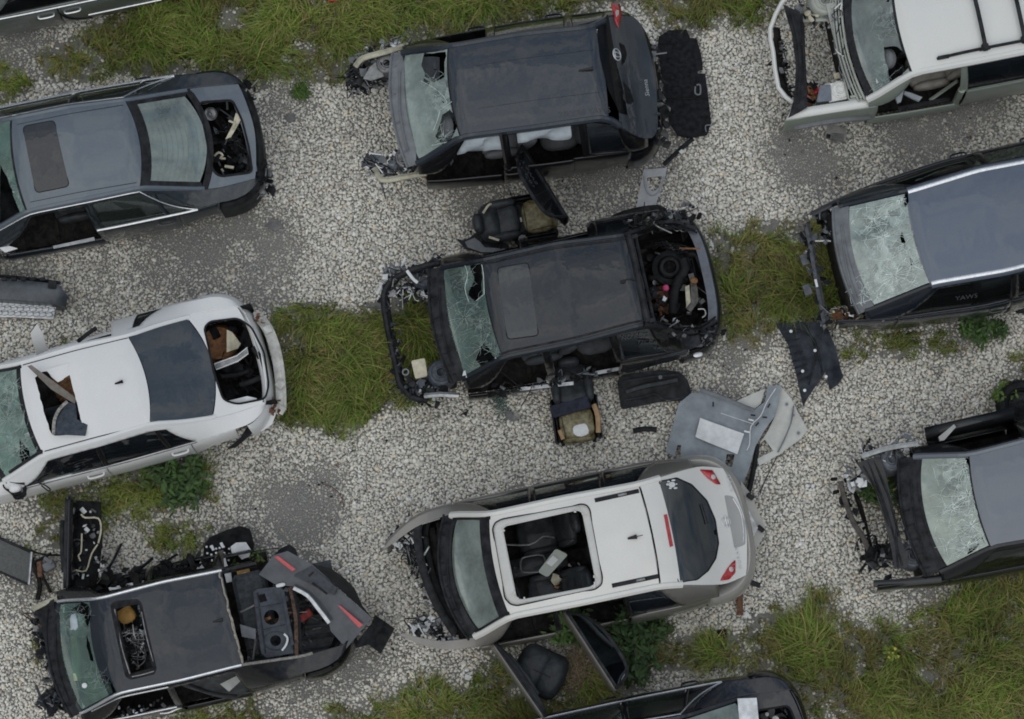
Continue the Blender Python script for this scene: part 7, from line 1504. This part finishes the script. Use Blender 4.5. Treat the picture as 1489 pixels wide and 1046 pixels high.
# headliner
f = loose('headliner', 'large grey roof lining board with a white rectangle, between suv and crossover', 'headliner', 1050, 620, -20)
hg = plain('headliner_grey', (.26, .285, .305), .9, var=.22, sc=4)
f.pr([(987, 587), (1005, 572), (1030, 570), (1095, 598), (1112, 585), (1116, 562), (1136, 561), (1127, 605), (1112, 625), (1098, 650), (1090, 680), (1078, 708), (1040, 705), (1010, 690), (1000, 672), (975, 662), (968, 658), (978, 620)], .16, .03, 'lining_board', hg, [[(985, 648), (990, 648), (989, 664), (980, 665)], rounded([(1056, 661), (1068, 662), (1064, 680), (1054, 678)], 2)], step=.08, warp=.05, seed=2)
f.pr([(1018, 608), (1082, 631), (1072, 661), (1011, 636)], .235, .008, 'white_pad', M['white'], step=.1, warp=.02, seed=2)
mb = MB(); f.tb([(1018, 567, .24), (1050, 578, .26), (1080, 591, .26), (1096, 597, .24)], .03, mb=mb, flat=.5); mb.build('dark_edge_trim', M['grey'], f.root)
mb = MB(); f.tb([(1128, 565, .25), (1115, 585, .27), (1106, 605, .26), (1092, 620, .26), (1090, 645, .25), (1086, 655, .25)], .006, mb=mb); f.tb([(1048, 601, .26), (1075, 610, .26), (1096, 617, .26)], .004, mb=mb)
for x, y in ((1092, 611), (1086, 628)): mb.box(f.l(x, y, .27), (.07, .02, .012), (0, 0, .1))
mb.build('lining_cable', M['white'], f.root)
mb = MB()
for x, y, a in ((1037, 588, 1.9), (1095, 604, .2), (1118, 590, 1.4), (1112, 607, .3), (1101, 617, 1.2)): mb.box(f.l(x, y, .262), (.06, .02, .01), (0, 0, a))
mb.build('clip_slot', M['black'], f.root)
f = loose('side_trim_panel', 'cream grey side trim panel poking out right of the grey roof lining', 'trim', 1135, 610, -20); cr = plain('pale_trim', (.50, .50, .46), .8, var=.12, sc=6)
f.pr([(1136, 563), (1150, 580), (1160, 600), (1174, 626), (1165, 638), (1135, 660), (1104, 678), (1100, 668), (1124, 656), (1112, 640), (1104, 646), (1116, 628), (1127, 605)], .10, .03, 'panel', cr, step=.07, warp=.04, seed=4); f.pr([(1068, 585), (1090, 575), (1112, 566), (1106, 588), (1095, 597)], .13, .03, 'panel_flap', cr, step=.07, warp=.03); mb = MB()
f.tb([(1154, 590, .16), (1150, 615, .16), (1140, 640, .16), (1131, 658, .14)], .010, mb=mb)
for x, y in ((1144, 588), (1153, 604), (1161, 630)): mb.lathe([(.02, 0), (.02, .012), (0, .012)], f.l(x, y, .15), n=10)
mb.build('panel_stud', M['grey'], f.root)
f = loose('rubber_hose', 'black rubber door seal curling under the right edge of the roof lining', 'hose', 1095, 670); f.tb([(1101, 645, .14), (1098, 670, .12), (1092, 700, .08), (1088, 716, .06)], .035, 'hose', M['rubber']); f = loose('thin_cable', 'thin black cable hanging off the cream trim panel', 'cable', 1115, 690); f.tb([(1132, 660, .10), (1122, 680, .04), (1112, 700, .03), (1105, 718, .03)], .006, 'cable', M['rubber'])
# splash shield
f = loose('splash_shield', 'dark blue grey plastic underbody shield on the ground before the blue hatchback', 'underbody shield', 1178, 528, -70); 
sh_m = plain('shield_plastic', (.028, .033, .042), .55, var=.45, sc=7)
f.pr([(1128, 470), (1150, 468), (1190, 470), (1204, 480), (1216, 510), (1226, 548), (1218, 560), (1206, 568), (1200, 540), (1196, 548), (1184, 565), (1174, 580), (1168, 592), (1164, 575), (1155, 535), (1145, 500)], .22, .02, 'shield', sh_m, step=.07, warp=.08, seed=3)
mb = MB(); f.tb([(1196, 545, .27), (1190, 515, .28), (1180, 490, .27), (1150, 478, .27)], .012, mb=mb)
for k in range(8): f.tb([(1138+k*3.4, 486+k*10, .27), (1160+k*2.6, 484+k*9, .27)], .008, mb=mb)
f.tb([(1170, 470, .27), (1186, 510, .28), (1176, 560, .27)], .010, mb=mb); mb.build('shield_rib', M['black'], f.root)
mb = MB()
for x, y in ((1185, 510), (1167, 540), (1201, 548), (1170, 568), (1150, 482)): mb.lathe([(.02, 0), (.02, .01), (0, .012)], f.l(x, y, .28), n=10)
mb.build('fastener', M['white'], f.root)
# engine control box
f = loose('control_box', 'grey finned metal box on dark gravel below the pale estate car', 'metal box', 1214, 194, -8)
f.pr([(1203, 184), (1216, 181), (1219, 187), (1230, 187), (1229, 208), (1198, 202)], .02, .06, 'box', plain('dull_aluminium', (.27, .26, .24), .6, .3, var=.2), step=.1); mb = MB()
for k in range(5): f.tb([(1209, 194+k*2.6, .09), (1227, 196+k*2.6, .09)], .007, mb=mb, sm=1)
mb.build('fin', M['steel'], f.root); f.pr([(1202, 195), (1208, 196), (1207, 202), (1201, 201)], .082, .006, 'socket', M['black'])
# bumper & grille top left
f = loose('front_bumper', 'dark front bumper with a chrome grille, lying above the white sedan', 'bumper', 40, 432, 5)
mb = MB(); mb.grid([f.pts([(-60, 410, z), (0, 408, z), (50, 410, z), (84, 414, z), (99, 432, z)]) for z in (.05, .30)]+[f.pts([(-60, 425, .33), (0, 420, .33), (50, 422, .34), (80, 424, .33), (98, 436, .28)]), f.pts([(-60, 440, .30), (0, 434, .30), (50, 438, .30), (78, 440, .28), (96, 446, .22)]), f.pts([(-60, 452, .1), (0, 444, .1), (50, 448, .1), (78, 450, .08), (94, 452, .06)])]); mb.build('bumper_skin', plain('bumper_blue_grey', (.055, .065, .075), .4, var=.3, sc=8, coat=.3), f.root, solid=.015)
mb = MB(); mb.prism(f.pts([(-60, 436, .14), (20, 432, .16), (78, 438, .16), (82, 446, .14), (78, 465, .08), (20, 462, .08), (-60, 462, .08)]), .03); mb.build('grille_frame', M['alu'], f.root)
mb = MB()
for r in range(3):
    for k in range(15):
        x = -56+k*9.1+(r % 2)*4; y = 442+r*7+(x*.03 if x > 20 else 0)
        if x < 76: mb.box(f.l(x, y, .185-.02*r), (.082, .054, .018), (0, 0, .15), bev=.008)
mb.build('grille_bar', plain('satin_grille', (.46, .47, .47), .4, .6, var=.15), f.root)
mb = MB(); f.tb([(-60, 404, .2), (0, 402, .22), (60, 408, .2), (88, 412, .15)], .022, mb=mb); mb.box(f.l(76, 414, .35), (.10, .10, .04), (0, 0, -.2))
for k in range(9): mb.box(f.l(-50+k*14, 406, .33), (.07, .04, .05))
mb.build('bumper_bracket', M['black'], f.root)
# radiator
f = loose('radiator', 'flat grey radiator lying on the gravel left of the standing black door', 'radiator', 10, 812, -22)
f.pr([(-50, 764), (0, 786), (45, 804), (42, 848), (0, 830), (-50, 808)], .10, .035, 'core', plain('radiator_core', (.15, .155, .15), .7, .3, var=.2, sc=40, bump=.9)); mb = MB(); f.tb([(-50, 762, .13), (0, 783, .13), (45, 803, .13)], .02, mb=mb, sm=1, flat=.7); f.tb([(-50, 810, .13), (0, 832, .13), (41, 850, .13)], .016, mb=mb, sm=1); mb.build('tank', M['black'], f.root); mb = MB(); f.tb([(46, 803, .14), (42, 850, .14)], .02, mb=mb, sm=1); mb.build('side_rail', M['alu'], f.root)
f = loose('bracket_pile', 'pile of dark brackets and a small grey block between radiator and standing door', 'bracket', 62, 825); mb = MB()
f.tb([(45, 810, .1), (52, 830, .12), (58, 850, .08), (54, 872, .05)], .03, mb=mb); f.tb([(60, 835, .1), (68, 850, .08), (74, 862, .06)], .02, mb=mb); f.tb([(50, 818, .14), (75, 805, .12)], .02, mb=mb); f.tb([(45, 800, .1), (60, 806, .12), (92, 808, .08)], .014, mb=mb); mb.build('bracket', M['soot'], f.root)
mb = MB(); mb.box(f.l(72, 823, .12), (.15, .11, .10), (0, 0, .5)); mb.box(f.l(70, 815, .18), (.12, .05, .04), (0, 0, -.5)); mb.build('block', M['grey'], f.root); mb = MB(); mb.box(f.l(58, 828, .12), (.06, .20, .06), (0, 0, .1)); mb.build('rusty_block', M['rust'], f.root)
# module behind H
f = loose('fuse_module', 'black perforated module with white torn foam beside the anthracite sedan', 'car part', 332, 808, 15)
f.pr([(298, 795), (306, 782), (330, 772), (350, 766), (364, 770), (370, 792), (366, 812), (340, 822), (300, 830), (296, 818)], .18, .10, 'housing', M['dark'], step=.08, warp=.04, seed=1)
mb = MB(); R = random.Random(4)
for k in range(18): mb.box(f.l(301+(k % 6)*6.3+R.uniform(-1, 1), 797+(k//6)*9+R.uniform(-2, 2), .335), (.024, .024, .03), (0, 0, R.uniform(0, 3)))
for x, y in ((309, 797), (323, 793)): mb.box(f.l(x, y, .34), (.035, .07, .03), (0, 0, .2))
mb.build('white_plug', M['white'], f.root)
f.pr([(336, 796), (344, 790), (358, 789), (365, 800), (362, 810), (352, 814), (346, 807), (338, 806)], .36, .04, 'torn_foam', M['white'], step=.04, warp=.09, seed=3); f.pr([(320, 812), (328, 810), (330, 820), (336, 832), (338, 846), (330, 848), (326, 832), (319, 820)], .44, .03, 'torn_foam', M['white'], step=.05, warp=.08, seed=6)
f = loose('orange_module', 'small orange plastic module by the rear roof corner of the anthracite sedan', 'car part', 355, 836); f.pr([(345, 832), (350, 827), (362, 825), (365, 835), (358, 842), (347, 848)], .42, .06, 'module', M['orange'], step=.05, warp=.05); mb = MB(); mb.box(f.l(355, 836, .49), (.06, .05, .02), (0, 0, .4)); f.tb([(350, 848, .3), (352, 842, .46), (360, 838, .48)], .01, mb=mb); mb.build('plug', M['cream'], f.root)
f = loose('white_tab', 'white plastic tab beside the perforated black module', 'scrap', 292, 822); f.pr([(286, 828), (294, 812), (297, 826)], .3, .02, 'tab', M['white'])
# detached bumper / tail cover
f = loose('rear_bumper_cover', 'dark grey rear bumper cover with two long red reflectors across the anthracite sedan tail', 'bumper', 455, 870, -38)
gz = plain('dusty_bumper_grey', (.048, .054, .062), .45, var=.3, sc=5, coat=.4)
Z0 = 1.05
f.pr([(377, 836), (399, 808), (419, 802), (455, 822), (478, 842), (492, 856), (541, 899), (505, 944), (481, 918), (477, 903), (468, 885), (449, 866), (438, 858), (426, 853), (400, 850)], [Z0-.1, Z0-.05, Z0-.05, Z0-.05, Z0, Z0, Z0-.1, Z0-.3, Z0-.1, Z0-.05, Z0, Z0, Z0, Z0, Z0-.05], .02, 'bumper_skin', gz, step=.07, warp=.03, seed=2)
f.pr([(428, 838), (453, 824), (490, 855), (486, 866), (476, 862)], Z0+.02, .02, 'bumper_step', plain('dusty_bumper_step', (.036, .04, .047), .5, var=.3, coat=.3), step=.07, warp=.02)
mb = MB(); 
for L in ([(399, 810), (405, 809), (430, 828), (425, 831)], [(491, 880), (496, 882), (528, 909), (522, 913)]): mb.prism(f.pts([(x, y, Z0+.02) for x, y in L]), .014)
mb.build('red_reflector', plain('reflector_red', (.50, .02, .025), .3, var=.15, coat=1.), f.root)
mb = MB(); f.tb([(427, 855, Z0+.03), (447, 866, Z0+.04), (462, 884, Z0+.04), (479, 906, Z0+.03)], .028, mb=mb, flat=.5); mb.build('silver_trim', M['alu'], f.root)
mb = MB(); f.tb([(454, 848, Z0+.05), (465, 856, Z0+.05), (476, 864, Z0+.04)], .014, mb=mb); f.tb([(449, 838, Z0+.05), (456, 832, Z0+.05)], .010, mb=mb); mb.box(f.l(485, 849, Z0+.03), (.04, .04, .01)); mb.build('bumper_slot', M['black'], f.root)
mb = MB(); mb.prism(f.pts([(399, 808, .9), (408, 798, .85), (421, 792, .8), (430, 798, .8), (434, 812, .9), (415, 804, .98)]), .04); mb.prism(f.pts([(455, 822, .8), (480, 826, .6), (500, 840, .55), (516, 856, .5), (528, 882, .6), (541, 899, .8), (500, 862, .9)]), .04); mb.prism(f.pts([(546, 895, .25), (574, 914, .2), (554, 951, .15), (536, 938, .25), (508, 946, .5), (540, 905, .6)]), .05); mb.build('bumper_underside', M['black'], f.root)
f.root.location.z = 0
# wheel at the right
f = loose('car_wheel', 'loose black wheel with tyre lying flat beside the far door of the grey sedan', 'wheel', 1480, 590)
e = bpy.data.objects.new('wheel', None); COL.objects.link(e); e.parent = f.root; e.location = (0, 0, .17); e.rotation_euler = (.25, 0, 0); make_wheel(e, .30, .2, plain('black_rim', (.02, .02, .022), .5, .3))
# thin rods near H
f = loose('wiper_arm', 'long thin black rod leaning between the standing door and anthracite sedan roof', 'rod', 180, 820); mb = MB(); f.tb([(146, 846, .3), (165, 815, .25), (176, 792, .1)], .018, mb=mb, sm=1); mb.build('rod', M['black'], f.root)
f = loose('weatherstrip', 'pair of long black rubber strips crossing behind the anthracite sedan', 'rubber strip', 240, 810); mb = MB(); f.tb([(160, 852, .4), (190, 838, .3), (222, 812, .1)], .02, mb=mb); f.tb([(175, 850, .4), (225, 825, .2), (258, 806, .06)], .014, mb=mb); mb.build('strip', M['rubber'], f.root)
f = loose('dirty_mat', 'rough black carpet piece beside the chrome roof strip of the anthracite sedan', 'carpet', 240, 838); f.pr([(208, 850), (222, 832), (262, 828), (270, 832), (262, 842), (230, 850)], .45, .04, 'carpet', M['dark'], step=.06, warp=.1)
f = loose('door_frame_tube', 'thin white metal edge standing by the white sedan, above the open door', 'trim', 100, 730) if False else None
f = loose('red_lamp', 'small red lamp piece in the grass at the top edge', 'lamp', 484, 2); mb = MB(); mb.blob((0, 0, .14), (.16, .12, .10), jit=.2); mb.build('lens', M['red'], f.root)
for px, py, nm, lb, mt in ((78, 135+0, 'white_chip', None, 'white'),): pass
for (x, y, lb) in ((88, 905, None),): pass
# little litter on the gravel
f = loose('grey_stone_slab', 'flat grey broken slab on dark ground right of the blue sedan', 'stone', 398, 328); f.pr([(386, 330), (392, 320), (408, 322), (411, 332), (400, 338)], .0, .04, 'slab', plain('slab_grey', (.16, .155, .15), .9), step=.05, warp=.02)
f = loose('grey_stone_slab', 'small flat grey slab behind the blue sedan tail', 'stone', 422, 172); f.pr([(414, 174), (416, 166), (428, 165), (431, 174), (422, 180)], .0, .04, 'slab', plain('slab_grey_b', (.15, .15, .145), .9), step=.05, warp=.02)
f = loose('brown_twig', 'curved brown twig on gravel between the white sedan and silver crossover', 'twig', 488, 718); f.tb([(470, 705, .05), (482, 708, .06), (495, 720, .05), (500, 738, .04)], .006, 'twig', M['rust'])
f = loose('broken_glass', 'patch of green glass crumbs on gravel below the central suv sill', 'broken glass', 728, 590); mb = MB(); R = random.Random(9)
for k in range(260): mb.box(f.l(728+R.gauss(0, 7), 588+R.gauss(0, 14), .045), (.014, .012, .01), (R.random(), R.random(), R.random()*3))
tag(f.root, kind=None); g_ = mb.build('crumbs', glassm('glass_crumb', (.5, .65, .58), .5, (.2, .3, .26)), f.root); g_['kind'] = 'stuff'
# ================================================================ weeds
LEAFM = vcmat('weed_leaf', .5, trans=.2)
def weed(px, py, rad, nst, lab, seed, h=.45, leaf=.11, tone=(.05, .10, .025), lw=.16, cat='plant', nm='weed_plant', fl=None):
    R = random.Random(seed); o = P(px, py, 0); V = []; Fc = []; C = []
    for s_ in range(nst):
        a = R.uniform(0, 6.28); r_ = rad*R.random()**.6; bx, by = math.cos(a)*r_*.35, math.sin(a)*r_*.35; tx, ty = math.cos(a)*r_, math.sin(a)*r_; hh = h*R.uniform(.55, 1.1)
        pts_ = [Vector((bx+(tx-bx)*t**1.3, by+(ty-by)*t**1.3, hh*math.sin(t*1.5))) for t in (0, .25, .5, .75, 1)]
        for i in range(4):
            p, q = pts_[i], pts_[i+1]; n = Vector((-(q-p).y, (q-p).x, 0)); n = n.normalized()*.003 if n.length > 1e-6 else Vector((.003, 0, 0)); k = len(V)
            V += [p-n, p+n, q+n, q-n]; Fc.append((k, k+1, k+2, k+3)); C += [(.12, .11, .04)]*4
        for j in range(R.randint(9, 14)):
            t = .25+.75*j/12; i = min(3, int(t*4)); p = pts_[i].lerp(pts_[i+1], t*4-i) if i < 4 else pts_[-1]
            an = R.uniform(0, 6.28); ln = leaf*R.uniform(.6, 1.25)*(1.1-.4*t); w_ = ln*lw*R.uniform(.8, 1.3); d = Vector((math.cos(an), math.sin(an), R.uniform(-.25, .45))); n = Vector((-math.sin(an), math.cos(an), R.uniform(-.3, .3)))*w_
            q = R.random(); c_ = tuple(min(1, x*(.6+.95*q)) for x in tone); k = len(V)
            V += [p, p+d*ln*.35+n, p+d*ln*.35-n, p+d*ln*.75+n*.75+Vector((0, 0, -.01)), p+d*ln*.75-n*.75+Vector((0, 0, -.01)), p+d*ln+Vector((0, 0, -.03)), p+d*ln+Vector((0, 0, -.03))]
            Fc += [(k, k, k+1, k+2), (k+2, k+1, k+3, k+4), (k+4, k+3, k+5, k+6)]; C += [c_]*7
            if fl and R.random() < fl: 
                k = len(V); z = Vector((0, 0, .02)); V += [p+z+Vector((.022, 0, 0)), p+z+Vector((0, .022, 0)), p+z-Vector((.022, 0, 0)), p+z-Vector((0, .022, 0))]; Fc.append((k, k+1, k+2, k+3)); C += [(.6, .5, .05)]*4
    me = bpy.data.meshes.new(nm); FF_ = []
    for f_ in Fc:
        g = [];
        for i in f_:
            if i not in g: g.append(i)
        if len(g) > 2: FF_.append(tuple(g))
    me.from_pydata([tuple(v) for v in V], [], FF_); me.polygons.foreach_set('use_smooth', [True]*len(me.polygons))
    a = me.color_attributes.new('tone', 'FLOAT_COLOR', 'POINT'); a.data.foreach_set('color', np.c_[np.array(C), np.ones(len(C))].astype(np.float32).ravel())
    me.materials.append(LEAFM); ob = bpy.data.objects.new(nm, me); COL.objects.link(ob); ob.location = o; tag(ob, lab, cat, 'weeds growing among the wrecks'); return ob
weed(262, 705, .42, 42, 'leafy green weed against the rear door of the white sedan', 1, .45, .14)
weed(232, 690, .25, 14, 'smaller paler weed at the white sedan sill beside the big leafy one', 2, .3, .12, (.09, .14, .03))
weed(830, 915, .34, 40, 'bright leafy weed growing between the crossover doors and sill', 3, .5, .14, (.07, .13, .03))
weed(915, 910, .36, 36, 'dark leafy weed beside the rear quarter of the silver crossover', 4, .5, .15, (.035, .075, .02)); weed(925, 965, .30, 26, 'dark leafy weed below the opened rear door', 5, .45, .15, (.035, .07, .02))
weed(955, 915, .2, 14, 'low creeping weed right of the crossover rear door', 6, .25, .12, (.05, .09, .025))
weed(1415, 486, .25, 30, 'round leafy weed beside the near door of the blue hatchback', 7, .35, .10, (.06, .12, .03))
weed(1296, 712, .26, 24, 'weed with small yellow flowers inside the grey sedan engine bay', 8, .55, .10, (.055, .10, .03), fl=.05); weed(1262, 720, .16, 14, 'weed poking through the nose of the grey sedan', 9, .4, .10, (.06, .11, .03), fl=.05)
weed(440, 135, .12, 14, 'small isolated green tuft of weed behind the blue sedan', 10, .18, .10, (.06, .12, .02), .1)
weed(350, 825+0, .12, 8, 'tiny weed beside the orange plastic module', 11, .3, .10, (.10, .16, .03)); weed(374, 812, .12, 12, 'small bright weed left of the bumper cover reflector', 12, .3, .1, (.12, .18, .04))
weed(1455, 575, .16, 14, 'bright green weed beside the loose wheel', 13, .3, .10, (.10, .17, .03)); weed(1450, 480, .0+.14, 10, 'small weed under the rear door of the blue hatchback', 14, .2, .1)
weed(1292, 952, .10, 12, 'weed with a bright yellow flower head in the right grass', 15, .35, .09, (.12, .17, .03), fl=.12)
weed(625, 690-60, .04, 2, 'tiny sprout on open gravel', 16, .08, .05) if False else None
def straw():
    R = random.Random(12); mb = MB(); c0 = P(842, 975, 0)
    for k in range(260):
        a = R.gauss(.2, .9); l = R.uniform(.08, .22); p = Vector((R.gauss(0, .12), R.gauss(0, .13), R.uniform(.03, .16))); d = Vector((math.cos(a)*l, math.sin(a)*l, R.uniform(-.05, .05)))
        mb.tube([p-d, p+Vector((0, 0, .02)), p+d], .0035, n=3, sm=1, cap=False)
    o = mb.build('dry_straw', plain('straw', (.30, .235, .15), .9, var=.4, sc=20), None, origin=(0, 0, 0)); o.location = c0; tag(o, 'tangle of dry straw between the two opened crossover doors', None, kind='stuff')
straw()
